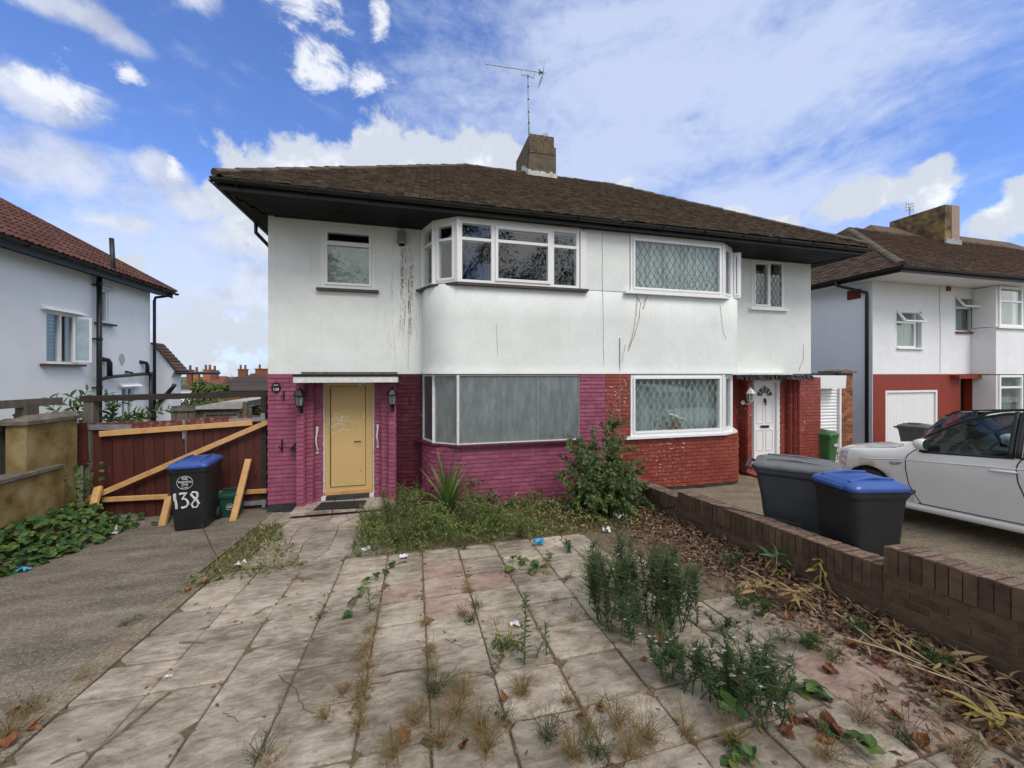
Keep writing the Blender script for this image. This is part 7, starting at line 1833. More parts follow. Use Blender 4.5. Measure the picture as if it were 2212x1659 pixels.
for (u, v, h, n, k, fine) in ((1130, 1500, .10, 30, 'd', 40), (900, 1560, .10, 26, 'd', 40), (985, 1545, .14, 30, 'd', 44), (1050, 1625, .16, 40, 'd', 50), (1180, 1600, .12, 30, 'g', 40), (1330, 1570, .12, 26, 'd', 46), (1395, 1600, .15, 40, 'd', 40), (740, 1500, .09, 30, 'd', 24), (850, 1640, .12, 40, 'd', 40), (1240, 1640, .14, 50, 'd', 46), (1000, 1500, .10, 40, 'd', 30), (1015, 1345, .08, 50, 'g', 20), (790, 1400, .09, 60, 'd', 6), (795, 1440, .09, 60, 'd', 6), (785, 1500, .10, 60, 'd', 10), (775, 1570, .10, 50, 'd', 14), (815, 1290, .07, 40, 'd', 4), (920, 1350, .07, 40, 'd', 6), (930, 1450, .09, 50, 'd', 14), (940, 1500, .17, 60, 'g', 34), (950, 1610, .20, 70, 'd', 40), (1035, 1575, .12, 60, 'd', 20), (1090, 1560, .10, 40, 'g', 14), (1270, 1580, .12, 50, 'd', 12), (1360, 1630, .18, 80, 'd', 26), (1290, 1635, .14, 40, 'g', 30), (1230, 1520, .10, 45, 'd', 14),
        (780, 1420, .09, 50, 'd', 6), (785, 1480, .11, 50, 'd', 12), (800, 1360, .08, 60, 'd', 4), (805, 1320, .07, 50, 'd', 4), (775, 1530, .10, 40, 'd', 10), (930, 1410, .09, 50, 'd', 14), (905, 1290, .06, 30, 'd', 2), (1010, 1275, .09, 50, 'd', 10), (1030, 1310, .09, 60, 'g', 10), (1000, 1330, .10, 60, 'd', 12), (990, 1240, .06, 30, 'd', 4),
        (690, 1335, .11, 40, 'g', 6), (270, 1350, .09, 50, 'g', 0), (300, 1335, .07, 40, 'g', 0), (60, 1545, .14, 50, 'd', 10), (75, 1530, .10, 40, 'g', 4), (20, 1590, .16, 70, 'd', 14), (170, 1470, .08, 30, 'd', 4), (370, 1310, .05, 30, 'd', 0), (1195, 1300, .07, 40, 'd', 4), (1240, 1340, .08, 40, 'd', 6), (1230, 1250, .08, 40, 'g', 4), (1180, 1240, .09, 50, 'd', 4), (1300, 1290, .07, 40, 'd', 6), (1440, 1420, .07, 40, 'd', 8),
        (705, 1555, .07, 26, 'd', 18), (560, 1640, .12, 60, 'g', 10), (590, 1650, .10, 50, 'd', 8), (1480, 1590, .14, 40, 'd', 20), (1580, 1610, .16, 50, 'd', 22), (1700, 1500, .09, 30, 'g', 10), (1760, 1400, .14, 60, 'd', 16), (1800, 1425, .12, 60, 'g', 12), (1690, 1385, .10, 40, 'g', 20), (1860, 1560, .16, 60, 'd', 16), (1960, 1600, .16, 60, 'g', 20), (2080, 1640, .18, 70, 'd', 20), (1790, 1640, .15, 60, 'd', 20), (870, 1290, .05, 20, 'd', 2), (1075, 1440, .07, 30, 'g', 6), (1120, 1350, .07, 30, 'd', 6), (660, 1250, .06, 40, 'd', 0), (610, 1300, .05, 30, 'd', 0)):
    tuft(('wispy green grass tuft ' if k == 'g' else 'dry straw grass tuft ')+zone(u, v), u, v, h, n, G if k == 'g' else DY, .9, .005, 'green grass tufts in the paving joints' if k == 'g' else 'dry grass tufts in the paving joints', 'grass_tuft', fine)
# tall bushy weeds in the middle
def tallweed(label, u, v, h, group, m='leaf_aster', flowers=0, spread=.16, nst=4):
    t = thing('tall_weed', label, 'weed', tuple(gp(u, v)), 0, group); fo, st_, fl = MB(), MB(), []
    for s in range(nst):
        top = Vector((U(-spread, spread), U(-spread, spread), h*U(.75, 1.05))); b0 = Vector((U(-.05, .05), U(-.05, .05), 0)); pts = [b0.lerp(top, k/4)+Vector((U(-.01, .01), U(-.01, .01), 0)) for k in range(5)]
        st_.tube(pts, [.005, .0045, .004, .003, .002], 4)
        for i in range(int(66*h/.5)):
            k = R()**.55*4; a = min(3, int(k)); c = pts[a].lerp(pts[a+1], k-a); d = rdir(.35); d.z = abs(d.z)*.8; fo.leaf(c, d, rdir(.8), U(.03, .07)*(1.3-k*.17), U(.007, .013), .2, .3, None, 2)
        for i in range(int(48*h/.5)):
            k = U(1.6, 4); a = min(3, int(k)); c = pts[a].lerp(pts[a+1], k-a); d = rdir(.6); d.z = abs(d.z); L = U(.05, .14)*(h/.5); e = c+d.normalized()*L; st_.tube([c, e], .0015, 3, cap=False)
            for j in range(5):
                w = c.lerp(e, U(.25, 1)); fo.leaf(w, rdir(.3), rdir(.8), U(.016, .038), U(.006, .011), .2, .2, None, 1)
            fl.append(e)
    tag(fo.build('leaves', M[m], t), kind='stuff'); tag(st_.build('stems', M['stem'], t), kind='stuff')
    random.shuffle(fl)
    for e in fl[:flowers]:
        b = MB()
        for j in range(9):
            a = 2*pi*j/9; b.leaf(e, (cos(a), sin(a)*.6, .35), (0, -.6, 1), .016, .006, .1, .1, .5, 1)
        b.build('flower', M['flower_l'], t)
    return t
TW = 'tall bushy dark green weed standing in the paving beside the leaf litter'
for (u, v, h, s) in ((1300, 1345, .62, .14), (1320, 1368, .58, .14), (1348, 1372, .60, .15), (1385, 1345, .70, .16), (1412, 1352, .66, .16), (1442, 1368, .62, .17), (1472, 1362, .54, .16), (1360, 1398, .44, .13), (1450, 1392, .40, .15), (1285, 1305, .56, .11), (1420, 1320, .66, .14), (1490, 1345, .44, .14), (1340, 1340, .66, .13)):
    tallweed('tall bushy dark green weed '+('at the left end of the clump' if u < 1325 else 'at the right end of the clump' if u > 1465 else 'at the front of the clump' if v > 1385 else 'in the middle of the clump' if v > 1355 else 'at the back of the clump')+(' and tallest' if h >= .7 else ''), u, v, h, 'clump of tall weeds in the paving', flowers=2, spread=s)
TA = 'low aster weed with lilac flowers at the lower right of the paving'
for (u, v, h, s, f) in ((1440, 1475, .30, .14, 3), (1480, 1492, .32, .16, 4), (1520, 1502, .30, .15, 3), (1595, 1550, .40, .17, 6), (1640, 1566, .44, .18, 6), (1690, 1566, .42, .16, 5), (1555, 1525, .30, .16, 3), (1430, 1440, .26, .12, 1), (1650, 1530, .40, .16, 4)):
    tallweed('lilac flowered aster weed '+('at the left end of its row' if u < 1470 else 'left of the bramble spray' if u < 1570 else 'just behind the bramble spray' if u < 1620 else 'at the right end of its row'), u, v, h, 'lilac flowered weeds at lower right', flowers=f, spread=s)
TB = 'ragged tall weed in the bed below the mesh window '
for (u, v, h, s, w) in ((800, 1165, .46, .16, 'nearest the path'), (845, 1150, .55, .18, 'beside the step'), (885, 1120, .55, .2, 'left of the cabbage palm'), (905, 1165, .42, .18, 'in front of the cabbage palm'), (1010, 1150, .44, .2, 'right of the cabbage palm'), (1070, 1140, .34, .18, 'before the yellowing bramble'), (1130, 1160, .30, .16, 'above the bramble runner'), (860, 1180, .34, .16, 'at its front left corner'), (1000, 1185, .22, .16, 'at its front edge')):
    tallweed(TB+w, u, v, h, 'ragged weeds in the bed', 'leaf_mix', 0, s, 5)
for (u, v, h, w) in ((1575, 1232, .20, 'beside the leaf heap at the wall'), (1640, 1330, .16, 'left of the wilting plants'), (1745, 1395, .14, 'above the pink slabs'), (1880, 1395, .14, 'among the dry stalks'), (2010, 1450, .16, 'right of the dry stalks'), (1600, 1310, .12, 'at the edge of the bare soil'), (1555, 1370, .14, 'between both weed clumps'), (1230, 1195, .14, 'under the overgrown shrub')):
    tallweed('small tangled green weed '+w, u, v, h, 'small weeds by the low wall', 'leaf_aster', 0, .14, 5)
# slender single stems
def slender(label, u, v, h, lf=.06, n=44, nm='slender_weed'):
    t = thing(nm, label, 'weed', tuple(gp(u, v))); fo, st_ = MB(), MB(); lean = Vector((U(-.03, .03), U(-.03, .03), h)); st_.tube([(0, 0, 0), lean*.5, lean], [.005, .004, .002], 5)
    for i in range(n):
        k = (i+.5)/n; c = lean*k; a = 2.4*i; d = Vector((cos(a), sin(a), .5)); fo.leaf(c, d, rdir(1), lf*(1.1-.7*k), lf*.16, .2, .4, None, 2)
    for i in range(16):
        c = lean*U(.6, 1); st_.tube([c, c+rdir(.8)*.06], .0012, 3, cap=False)
    tag(fo.build('leaves', M['leaf_aster'], t), kind='stuff'); st_.build('stem', M['stem'], t); return t
slender('tallest slender single-stemmed weed in the middle of the paving', 1132, 1435, .52, .075, 60); slender('short slender weed right of the tall single stem', 1180, 1415, .24, .05, 26); slender('small spiky seedling between two slender weeds', 1158, 1420, .08, .04, 10)
slender('small leafy weed standing in the left paving joint', 800, 1320, .22, .06, 20)
rg = thing('ragwort', 'small weed with bright yellow flower heads in the paving', 'flowering weed', tuple(gp(1090, 1405))); fo, st_ = MB(), MB()
for i in range(120): fo.leaf((U(-.10, .12), U(-.09, .09), U(.0, .07)), rdir(.2), rdir(1), U(.03, .06), U(.012, .022), .25, .3, None, 2)
tag(fo.build('leaves', M['leaf_mix'], rg), kind='stuff')
for (x, y, z) in ((-.06, 0, .17), (-.075, .03, .23), (.035, -.01, .19), (.06, 0, .16), (.01, 0, .12), (-.05, -.02, .14)):
    st_.tube([(x*.3, 0, 0), (x*.7, y, z*.6), (x, y, z)], .002, 4); b = MB()
    for j in range(10): b.leaf((x+U(-.02, .02), y+U(-.02, .02), z+U(-.022, .022)), rdir(.3), rdir(.8), .018, .012, .1, .1, .5, 1)
    b.build('flower_head', M['flower_y'], rg)
st_.build('stem', M['stem'], rg)
# bramble runners on the paving
def runner(label, pts, L, nm='bramble_runner', m='leaf_bramble', every=1, tri=True, hgt=.05):
    t = thing(nm, label, 'bramble', tuple(gp(*pts[0]))); o = gp(*pts[0]); P_ = [gp(*q)-o+Vector((0, 0, hgt*(.4+R()))) for q in pts]
    P_[0].z = 0; one('stem', M['brownstem'], t, lambda b: b.tube(P_, .0035, 4))
    for i, p in enumerate(P_):
        for s in range(2):
            b = MB(); d = rdir(.1); d.z *= .3
            (trifoliate if tri else b.leaf)(*((b, p, d.normalized(), (rdir(2.5)).normalized(), L*U(.7, 1.15)) if tri else (p, d, rdir(2), L, L*.6))); b.build('leaf', M[m], t)
    return t
runner('bramble runner with blue wrapper caught on it near the weed bed', [(1150, 1215), (1130, 1220), (1110, 1215), (1105, 1235), (1150, 1240), (1175, 1225), (1190, 1210), (1160, 1235)], .085)
runner('bramble runner crossing the paving from the verge', [(870, 1215), (850, 1225), (830, 1240), (810, 1255), (790, 1265)], .07)
runner('bramble sprig hanging over a slab joint at left', [(770, 1290), (762, 1305), (755, 1330), (780, 1285)], .075)
runner('bramble spray in front of the lilac flowered weeds', [(1600, 1490), (1575, 1480), (1550, 1500), (1590, 1530), (1570, 1560), (1588, 1580), (1620, 1500), (1640, 1480)], .10, hgt=.14)
runner('bramble stem with small leaves near the bottom edge', [(1585, 1600), (1590, 1620), (1600, 1640), (1580, 1650), (1625, 1655)], .065)
runner('bramble leaves over fallen brown leaves at lower right', [(1810, 1600), (1790, 1585), (1850, 1615), (1880, 1640)], .085)
runner('bramble shoot lying against the pink slabs', [(1730, 1490), (1760, 1500), (1780, 1512)], .08)
runner('small bramble patch on the driveway beside the black bin', [(290, 1140), (270, 1130), (300, 1125), (335, 1135)], .09, hgt=.08)
runner('bramble shoots at the end of the brick wall', [(1445, 1085), (1455, 1075), (1460, 1060)], .06, hgt=.25)
# broad leaved plants wilting by the wall
def wilting(label, u, v, leaves, h, ms, lean=(0, 0)):
    t = thing('wilting_plant', label, 'plant', tuple(gp(u, v)), 0, 'wilting broad-leaved plants by the low wall'); top = Vector((lean[0], lean[1], h))
    one('stem', M['palestem'], t, lambda b: b.tube([(0, 0, 0), top*.5+Vector((-.02, 0, 0)), top], [.008, .007, .005], 6))
    for i in range(leaves):
        b = MB(); k = R(); a = U(0, 6.28); c = top*(.25+.75*k)+Vector((U(-.05, .05), U(-.05, .05), U(-.02, .03))); d = Vector((cos(a), sin(a)*.8, U(.1, .9) if k > .5 else U(-1.2, -.2))).normalized()
        b.leaf(c, d, (Vector((0, -.3, 1))+rdir()*.4).normalized(), U(.10, .17), U(.020, .034), .5, U(.2, .8), None, 4); b.build('leaf', M[ms[0] if k > .5 else ms[1]], t)
wilting('wilting plant with green crown and yellow lower leaves by the low wall', 1680, 1250, 24, .28, ('leaf_big', 'leaf_yellow'))
wilting('taller wilting plant with all yellow leaves by the low wall', 1775, 1290, 34, .34, ('leaf_yellow', 'leaf_straw'), (.03, .02))
wilting('collapsed straw leaved plant below the yellow one by the low wall', 1700, 1310, 30, .15, ('leaf_straw', 'leaf_straw'), (.05, -.05))
wilting('pale straw plant at the edge of the leaf litter', 1640, 1290, 20, .13, ('leaf_straw', 'leaf_straw'), (-.08, -.02))
wilting('flattened straw plant among long stalks beside the low wall', 1990, 1440, 34, .10, ('leaf_straw', 'leaf_yellow'), (.15, -.1))
wilting('flattened yellowing plant nearest the lower right corner', 2080, 1560, 26, .10, ('leaf_yellow', 'leaf_straw'), (.1, -.1))
# leaf litter along the wall: uncountable
ll = MB(); n = 0
while n < 5600:
    y = U(.9, 5.6); wdt = .95 if y > 3.8 else (.70 if y > 2.4 else .85); x = 3.74-abs(random.gauss(0, .5))*wdt
    if x < 2.45: continue
    if 2.6 < x < 3.15 and 1.83 < y < 2.25 and R() < .9: continue
    pile = .12*exp(-((3.74-x)/.45)**2)*(1 if y > 3.2 else .8); z = gz(y)+U(0, pile)+.004; n += 1
    d = rdir(); d.z *= .4; ll.leaf((x, y, z), d.normalized(), rdir(1.6), U(.03, .075), U(.018, .042), U(.2, .95), U(-.5, .7), None, 2)
tag(ll.build('leaf_litter', M['leaf_litter']), 'brown leaf litter heaped along the foot of the low brick wall', 'leaf litter', kind='stuff')
sw2 = MB()
for i in range(170):
    y = U(1.0, 3.1); x = 3.7-abs(random.gauss(0, .33)); sw2.leaf((x, y, gz(y)+U(.02, .13)), (U(-1, 1), U(-1, 1), U(-.3, .4)), rdir(1.2), U(.06, .13), U(.012, .022), .6, U(-.5, .8), None, 4)
tag(sw2.build('straw_leaves', M['leaf_straw']), 'curled straw coloured leaves lying over the litter by the low wall', 'leaf litter', kind='stuff')
sl2 = MB()
for i in range(420):
    x, y = U(-2.3, 3.6), U(4.95, 5.25) if R() < .4 else U(1, 5.2)
    if R() < .5: x = random.choice(XJ)+U(-.05, .05)
    sl2.leaf((x, y, gz(y)+.008), (U(-1, 1), U(-1, 1), U(-.1, .2)), rdir(1.5), U(.02, .05), U(.012, .026), .3, .2, None, 2)
tag(sl2.build('leaf_scraps', M['leaf_orange']), 'small orange leaf scraps scattered over the paving', 'leaf litter', kind='stuff')
TL_ = 'large curled orange dead leaf lying on the paving'
for (u, v, L) in ((870, 1613, .11), (1485, 1548, .0), (1425, 1395, .11), (1335, 1290, .10), (1340, 1340, .08), (1390, 1425, .07), (1740, 1560, .12), (1780, 1580, .12), (1815, 1590, .12), (1720, 1555, .10), (1800, 1610, .12), (1690, 1585, .11), (1590, 1480, .09), (1780, 1445, .10), (1800, 1460, .11), (1850, 1400, .12), (1890, 1430, .11), (2050, 1510, .13), (2080, 1535, .13), (2110, 1555, .12), (2150, 1600, .13), (1950, 1560, .12), (1990, 1620, .12), (1290, 1530, .08), (1250, 1550, .09), (1000, 1610, .08), (1090, 1520, .07), (440, 1262, .10), (480, 1250, .09), (465, 1235, .08), (545, 1235, .07), (1460, 1195, .09), (1480, 1210, .09), (1700, 1340, .08), (405, 1280, .10), (215, 1150, .09), (40, 1540, .10), (15, 1620, .11), (60, 1580, .09), (1120, 1210, .07), (1500, 1400, .07), (2020, 1480, .12)):
    if L <= 0: continue
    p = gp(u, v); t = thing('dead_leaf', 'curled orange dead leaf '+zone(u, v), 'leaf', (p.x, p.y, p.z+.015), U(0, 6.28), 'large orange dead leaves on the ground'); b = MB()
    for a in (-.9, -.45, 0, .45, .9): b.leaf((0, 0, 0), (cos(a), sin(a), U(-.1, .35)), (U(-.3, .3), U(-.3, .3), 1), L*U(.45, .85)*(1-.25*abs(a)), L*.40, U(.3, 1.0), U(-.9, .5), R(), 3)
    b.build('blade', M['leaf_orange'], t); one('stalk', M['brownstem'], t, lambda b: b.tube([(0, 0, 0), (-L*.3, .01, .01), (-L*.5, .03, 0)], .0018, 4))
jd = MB()
for i in range(5200):
    if R() < .65: x, y = random.choice(XJ+[-.325, .085, .53])+random.gauss(0, .022), U(.6, 5.0)
    else: x, y = U(-1.9, 3.1), random.choice(YR[2:])+random.gauss(0, .02)
    if x < -.6 and R() < .5: continue
    jd.leaf((x, y, gz(y)+U(.001, .006)), (U(-1, 1), U(-1, 1), U(-.05, .1)), (U(-.4, .4), U(-.4, .4), 1), U(.006, .026), U(.004, .010), .2, .2, None, 1)
tag(jd.build('joint_debris', M['leaf_litter']), 'brown crumbs and dead moss filling the paving joints', 'debris', kind='stuff')
# twigs and stalks
def stick(label, pts, r_, m='twig', h=.012, nm='twig'):
    p0 = gp(*pts[0]); P_ = [gp(*q)-p0+Vector((0, 0, h+(U(0, .02) if 0 < i < len(pts)-1 else 0))) for i, q in enumerate(pts)]
    t = thing(nm, label, 'twig', tuple(p0)); one('stick', M[m], t, lambda b: b.tube(P_, [r_]*(len(P_)-1)+[r_*.5], 6))
stick('long twig lying across the lower left slabs', [(185, 1640), (260, 1590), (300, 1555), (345, 1515), (368, 1498)][::-1], .007)
stick('second twig beside the long one at lower left', [(110, 1655), (150, 1640), (185, 1625)], .006); stick('short twig on the left slabs', [(530, 1412), (555, 1403), (600, 1397)][::-1] if False else [(388, 1390), (420, 1394), (445, 1392)], .005)
stick('thin straight twig beside a joint', [(548, 1330), (575, 1318), (590, 1312)], .005); stick('forked brown twig in the middle of the paving', [(822, 1463), (870, 1452), (915, 1448)], .006); stick('thin twig below the forked one', [(800, 1480), (840, 1478), (845, 1470)], .005)
stick('twig near the orange scraps', [(975, 1465), (1000, 1460), (1040, 1455)], .004)
for i, q in enumerate([[(1440, 1120), (1490, 1180), (1560, 1250)], [(1470, 1130), (1540, 1210), (1600, 1240)], [(1380, 1160), (1450, 1190), (1530, 1200)], [(1520, 1180), (1570, 1220), (1640, 1290)], [(1600, 1240), (1700, 1290), (1760, 1330)], [(1850, 1330), (1960, 1400), (2080, 1470), (2180, 1540)], [(1900, 1370), (2010, 1440), (2130, 1510)], [(1940, 1420), (2060, 1480), (2190, 1530)], [(1830, 1410), (1930, 1440), (2050, 1480)], [(1960, 1460), (2080, 1500), (2200, 1560)], [(2000, 1440), (2100, 1520), (2160, 1600)], [(1800, 1350), (1900, 1420), (1990, 1450)]]):
    p0 = gp(*q[0]); t = thing('dry_stalk', 'long dry stalk lying in the leaf litter along the low wall', 'stalk', tuple(p0), 0, 'dry stalks in the leaf litter')
    P_ = [gp(*k)-p0+Vector((0, 0, .05+U(0, .07))) for k in q]; one('stalk', M['palestem' if i > 3 else 'twig'], t, lambda b: b.tube(P_, [.006]*(len(P_)-1)+[.003], 5))
bs_ = thing('broken_branch', 'thick broken branch end half buried in the leaf litter', 'branch', tuple(gp(1640, 1262))); one('stick', M['bark'], bs_, lambda b: b.tube([(-.14, .06, .03), (0, 0, .04), (.15, -.05, .03)], .022, 8))
ds_ = thing('dock_stem', 'dark red seeding dock stem leaning over the driveway edge', 'weed', tuple(gp(472, 1208))); q0 = at(436, 1135, gp(472, 1208).y-.1)-gp(472, 1208)
one('stem', M['redstem'], ds_, lambda b: b.tube([(0, 0, 0), q0*.5+Vector((-.01, 0, .0)), q0*.85, q0], .004, 5))
def seeds(b):
    for i in range(130):
        k = U(.45, 1.08); c = q0*k+Vector((U(-.02, .02), U(-.02, .02), U(-.02, .02)))*(1.3 if k > .75 else .7); b.leaf(c, rdir(), rdir(), .014, .010, .1, .1, None, 1)
tag(one('seeds', M['redstem'], ds_, seeds), kind='stuff')
# litter
def scrap(name, label, u, v, s, m, cat, h=.03, n=9):
    p = gp(u, v); t = thing(name, label, cat, (p.x, p.y, p.z+.012)); b = MB(); rows = []
    for i in range(5): rows.append([((j/4-.5)*s*1.5+U(-.1, .1)*s, (i/4-.5)*s+U(-.1, .1)*s, abs(random.gauss(0, 1))*h) for j in range(5)])
    b.grid(rows); b.build('sheet', M[m], t)
scrap('litter', 'crumpled white tissue at the edge of the weed bed', 872, 1207, .06, 'tissue', 'tissue'); scrap('litter', 'white paper scrap at the left end of the weed bed', 790, 1190, .07, 'tissue', 'paper'); scrap('litter', 'crumpled blue and white wrapper above the bramble runner', 1165, 1178, .09, 'bluewrap', 'wrapper', .05)
scrap('litter', 'white plastic shard beside the slender weed', 1112, 1352, .05, 'tissue', 'plastic scrap', .015); scrap('litter', 'blue wrapper by the bramble thicket', 45, 1235, .10, 'bluewrap', 'wrapper', .03); scrap('litter', 'grey plastic bag caught in the bramble thicket', 243, 1155, .10, 'tissue', 'plastic bag', .05)
scrap('litter', 'white paper on the leaf heap below the shrub', 1310, 1150, .07, 'tissue', 'paper', .03); scrap('litter', 'clear plastic bag at the foot of the shrub', 1340, 1122, .16, 'tissue', 'plastic bag', .08); scrap('litter', 'plastic bottle scrap in the dry grass under the shrub', 1235, 1105, .14, 'lens', 'plastic scrap', .06)
scrap('litter', 'white carton at the end of the brick wall', 1458, 1122, .07, 'tissue', 'carton', .04); scrap('litter', 'white scrap on the verge', 520, 1222, .07, 'tissue', 'paper', .02); scrap('litter', 'glass shard glinting on the edging strip', 365, 1465, .03, 'lens', 'glass shard', .005)
dm = thing('doormat', 'black rubber doormat on the crazy paved step', 'doormat', (UX(738, 7.12), 7.10, .132), -.10)
def matb(b):
    for i in range(9):
        for j in range(4): b.box(-.37+.082*i, -.37+.082*i+.072, -.17+.088*j, -.17+.088*j+.078, .004, .018)
one('mat_base', M['rubber'], dm, lambda b: b.box(-.39, .38, -.19, .19, 0, .006)); tag(one('ribs', M['rubber'], dm, matb), kind='stuff')

# ============================================================ BEYOND THE GATES
def board_fence(name, label, p, q, h, n, zb, post=True, m='greywood'):
    t = thing(name, label, 'fence'); p, q = Vector(p), Vector(q); d = (q-p); L = d.length; d.normalize(); nr = V3(d.y, -d.x); pc = Pieces('fence_board', M[m], t)
    for i in range(n):
        c = p+d*(L*(i+.5)/n); pc.ob(c+V3(0, 0, zb+h/2+U(-.015, .015)), d*(L/n/2+.004), nr*(.012+(.01 if i % 2 else 0)), V3(0, 0, h/2))
    pc.done(); one('rail', M[m], t, lambda b: b.bar(p+nr*.04+V3(0, 0, zb+h-.12), q+nr*.04+V3(0, 0, zb+h-.12), .06, .08))
    return t
FY = 13.5
def fp(u, v): return at(u, v, FY)
a_ = fp(372, 0); b_ = fp(450, 0); board_fence('back_fence', 'grey board fence beyond the gates next to the white annexe', (UX(370, FY), FY, 0), (UX(421, FY), FY, 0), fp(400, 876).z+.3, 9, -.3)
shd = thing('garden_shed', 'old grey timber shed with pale felt roof behind the gates', 'shed'); sx0, sx1, szz = UX(421, 14.2), UX(519, 14.2), at(470, 883, 14.2).z
pc = Pieces('board', M['greywood'], shd)
for i in range(14): pc.ob(V3(sx0+(sx1-sx0)*(i+.5)/14, 14.2, szz/2-.15), V3((sx1-sx0)/28-.006, 0), V3(0, .015), V3(0, 0, szz/2+.15))
pc.done(); M['palefelt'] = mat('pale_felt', [(.30, .28, .26), (.48, .46, .44)], 6, .9)
one('roof', M['palefelt'], shd, lambda b: b.prism([(sx0-.15, 14.05, szz+.0), (sx1+.1, 14.05, szz), (sx1+.1, 14.05, szz+.06), ((sx0+sx1)/2+.9, 14.05, at(495, 866, 14.2).z), ((sx0+sx1)/2+.1, 14.05, szz+.22), (sx0-.15, 14.05, szz+.06)], (0, 2.4, 0)))
one('door_frame', M['greywood'], shd, lambda b: frame(b, V3(0, 14.18), X1, N1, sx0+.25, sx0+1.25, 0, szz-.1, .08, 0, .03))
one('door_post', M['greywood'], shd, lambda b: b.box(sx0+1.5, sx0+1.6, 14.10, 14.18, 0, szz+.02))
cpz = thing('concrete_post', 'grey concrete fence post behind the gates', 'post'); one('post', M['cope'], cpz, lambda b: b.box(UX(524, 13), UX(533, 13), 13, 13.14, -.3, at(528, 869, 13).z))
def leafmass(name, label, cat, boxes, n, m, L=.10, kind=None):
    t = thing(name, label, cat) if kind is None else None; fo = MB()
    for i in range(n):
        x0, x1, y0, y1, z0, z1 = random.choice(boxes); p = Vector((U(x0, x1), U(y0, y1), 0)); h = z0+(z1-z0)*(1-R()**2.2)*(.86+.14*sin(p.x*3.1)*sin(p.x*1.3+1)); p.z = h
        fo.leaf(p, rdir(), (rdir(.5)+Vector((0, -.6, 0))).normalized(), L*U(.7, 1.3), L*.6, .2, .2, None, 2)
    o = fo.build('foliage' if t else name, M[m], t); tag(o, kind='stuff'); return t
HY = 18.0
leafmass('hedge', 'yellow-green garden hedge beyond the shed', 'hedge', [(UX(375, HY), UX(585, HY), HY, HY+1.4, -.4, at(450, 857, HY).z)], 4200, 'leaf_hedge', .15)
leafmass('garden_bush', 'light green bush beside the dark gate post', 'bush', [(UX(535, 15), UX(590, 15), 15, 16, -.4, at(560, 868, 15).z)], 1300, 'leaf_hedge', .12)
leafmass('elder_bush', 'loose bush in front of the distant red roofs', 'bush', [(UX(u0, 22), UX(u1, 22), 22, 23.5, -.5, at(u0, v, 22).z) for u0, u1, v in ((405, 432, 822), (425, 448, 828), (440, 462, 836), (412, 425, 812), (452, 468, 832))], 1100, 'leaf_hedge', .22)
def far_house(label, u0, u1, vr, ve, Y, tm, chim, hip=.25, wall='render3', depth=8, name='distant_house'):
    t = thing(name, label, 'house'); a, c = at(u0, ve, Y), at(u1, ve, Y); zr = at(u0, vr, Y+depth/2).z; L = c.x-a.x
    one('wall', M[wall], t, lambda b: b.box(a.x+.3, c.x-.3, Y+.3, Y+depth-.3, -6, a.z))
    deck = one('roof', M[tm], t, lambda b: b.add([(a.x, Y, a.z), (c.x, Y, a.z), (c.x, Y+depth, a.z), (a.x, Y+depth, a.z), (a.x+L*hip, Y+depth/2, zr), (c.x-L*hip*.5, Y+depth/2, zr)], [(0, 1, 5, 4), (1, 2, 5), (2, 3, 4, 5), (3, 0, 4)]))
    n = 14; up = V3(0, depth/2, zr-a.z)
    tl_ = MB()
    for i in range(n):
        f = i/n; x0, x1 = a.x+L*hip*f, c.x-L*hip*.5*f; p = V3(0, Y, a.z)+up*f; tl_.add([(x0, p.y-.03, p.z-.02), (x1, p.y-.03, p.z-.02), (x1, p.y+up.y/n, p.z+up.z/n+.03), (x0, p.y+up.y/n, p.z+up.z/n+.03), (x0, p.y-.03, p.z+.07), (x1, p.y-.03, p.z+.07)], [(4, 5, 2, 3), (0, 1, 5, 4)])
    tag(tl_.build('tile_courses', M[tm], deck), kind='stuff')
    for (uc, vt, vb, w) in chim:
        q = at(uc, vt, Y+depth/2-1); qb = at(uc, vb, Y+depth/2-1); ck = one('chimney', M['orangebrick'], t, lambda b: (b.box(q.x-w/2, q.x+w/2, q.y-.4, q.y+.4, qb.z-1.5, q.z-.0), b.box(q.x-w/2-.1, q.x+w/2+.1, q.y-.5, q.y+.5, q.z+.001, q.z+.18)))
        k = 2 if w > 1 else 1
        for j in range(k): one('chimney_pot', M['tile_far'], ck, lambda b: b.lathe([(.22, q.z+.18), (.18, q.z+.9), (.22, q.z+.92), (.22, q.z+1.0), (0, q.z+1.0)], (q.x+(j-.5*(k-1))*w*.55, q.y, 0), 8))
    return t
far_house('distant house with red tiled roof and brick chimneys', 409, 476, 813, 838, 78, 'tile_far', ((411, 801, 815, .8), (425, 805, 815, .75), (449, 800, 825, 1.15), (464, 802, 815, .95)))
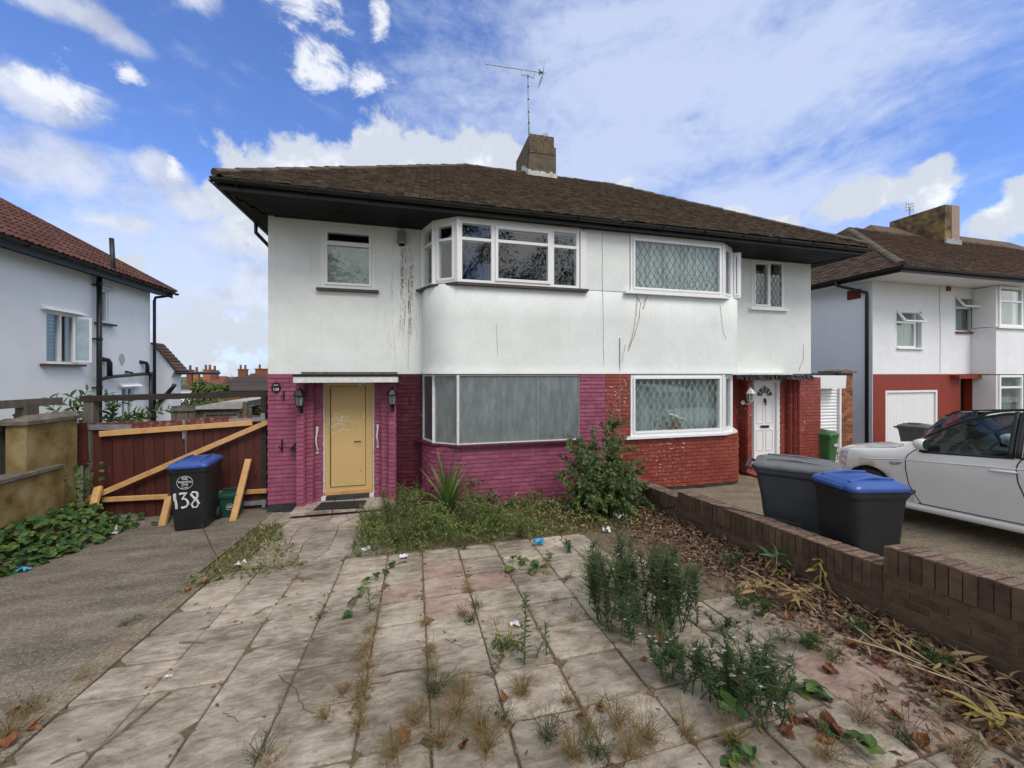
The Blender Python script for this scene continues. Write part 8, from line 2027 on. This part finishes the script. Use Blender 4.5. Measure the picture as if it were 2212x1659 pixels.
far_house('distant house with pale brown roof left of the red one', 366, 425, 826, 840, 60, 'tile2', ())
far_house('grey tiled outbuilding roof just beyond the hedge', 459, 592, 814.5, 844, 26, 'tile_grey', (), .08, 'orangebrick', 5)
far_house('distant roof with two chimneys above the grey outbuilding', 520, 600, 807, 822, 85, 'tile2', ((525, 799, 812, 1.5), (571, 798, 812, 3.0)), .06)
far_house('distant house with orange wall low behind the hedge', 535, 600, 847, 856, 30, 'tile_far', (), .05, 'orangebrick', 5)
wd = MB()
for i in range(2600):
    a = U(-1.6, 1.9); r_ = U(180, 260); wd.leaf((r_*sin(a), r_*cos(a), -5+U(0, 7.5)*(.7+.3*sin(a*40))), rdir(), rdir(), 3.2, 2.6, .1, .1, None, 1)
tag(wd.build('far_woods', M['leaf_hedge']), 'line of far trees on the horizon', 'trees', kind='stuff')
# street trees across the road (seen reflected in the panes)
def street_tree(label, x, y, h, r_, n):
    t = thing('street_tree', label, 'tree', (x, y, .42), 0, 'street trees across the road'); fo, tr = MB(), MB()
    tr.tube([(0, 0, 0), (.05, 0, h*.25), (0, .1, h*.5), (.1, 0, h*.8)], [.28, .22, .16, .05], 9)
    cl = []
    for i in range(40):
        a = 2.4*i; k = R(); c = Vector((cos(a)*r_*sqrt(k)*.8, sin(a)*r_*sqrt(k)*.8, h*(.28+.62*R()))); cl.append((c, U(.9, 1.7))); tr.tube([(0, .05, h*U(.25, .5)), Vector((c.x*.5, c.y*.5, c.z*.8)), c], [.06, .03, .01], 5)
    for i in range(n):
        c, q = random.choice(cl); d = rdir(); fo.leaf(c+d*q*U(.4, 1.05), rdir(-.2), (d+rdir()*.5).normalized(), U(.22, .36), U(.16, .25), .2, .3, None, 1)
    tr.build('trunk', M['bark'], t); tag(fo.build('crown', M['leaf_tree'], t), kind='stuff')
street_tree('large leafy street tree mirrored in the bay window', 1.5, -11, 12, 5.0, 15000); street_tree('leafy street tree mirrored in the left upstairs window', -6.5, -12, 10, 3.6, 8000); street_tree('leafy street tree right of the others across the road', 9.0, -12, 11, 4.4, 9000)
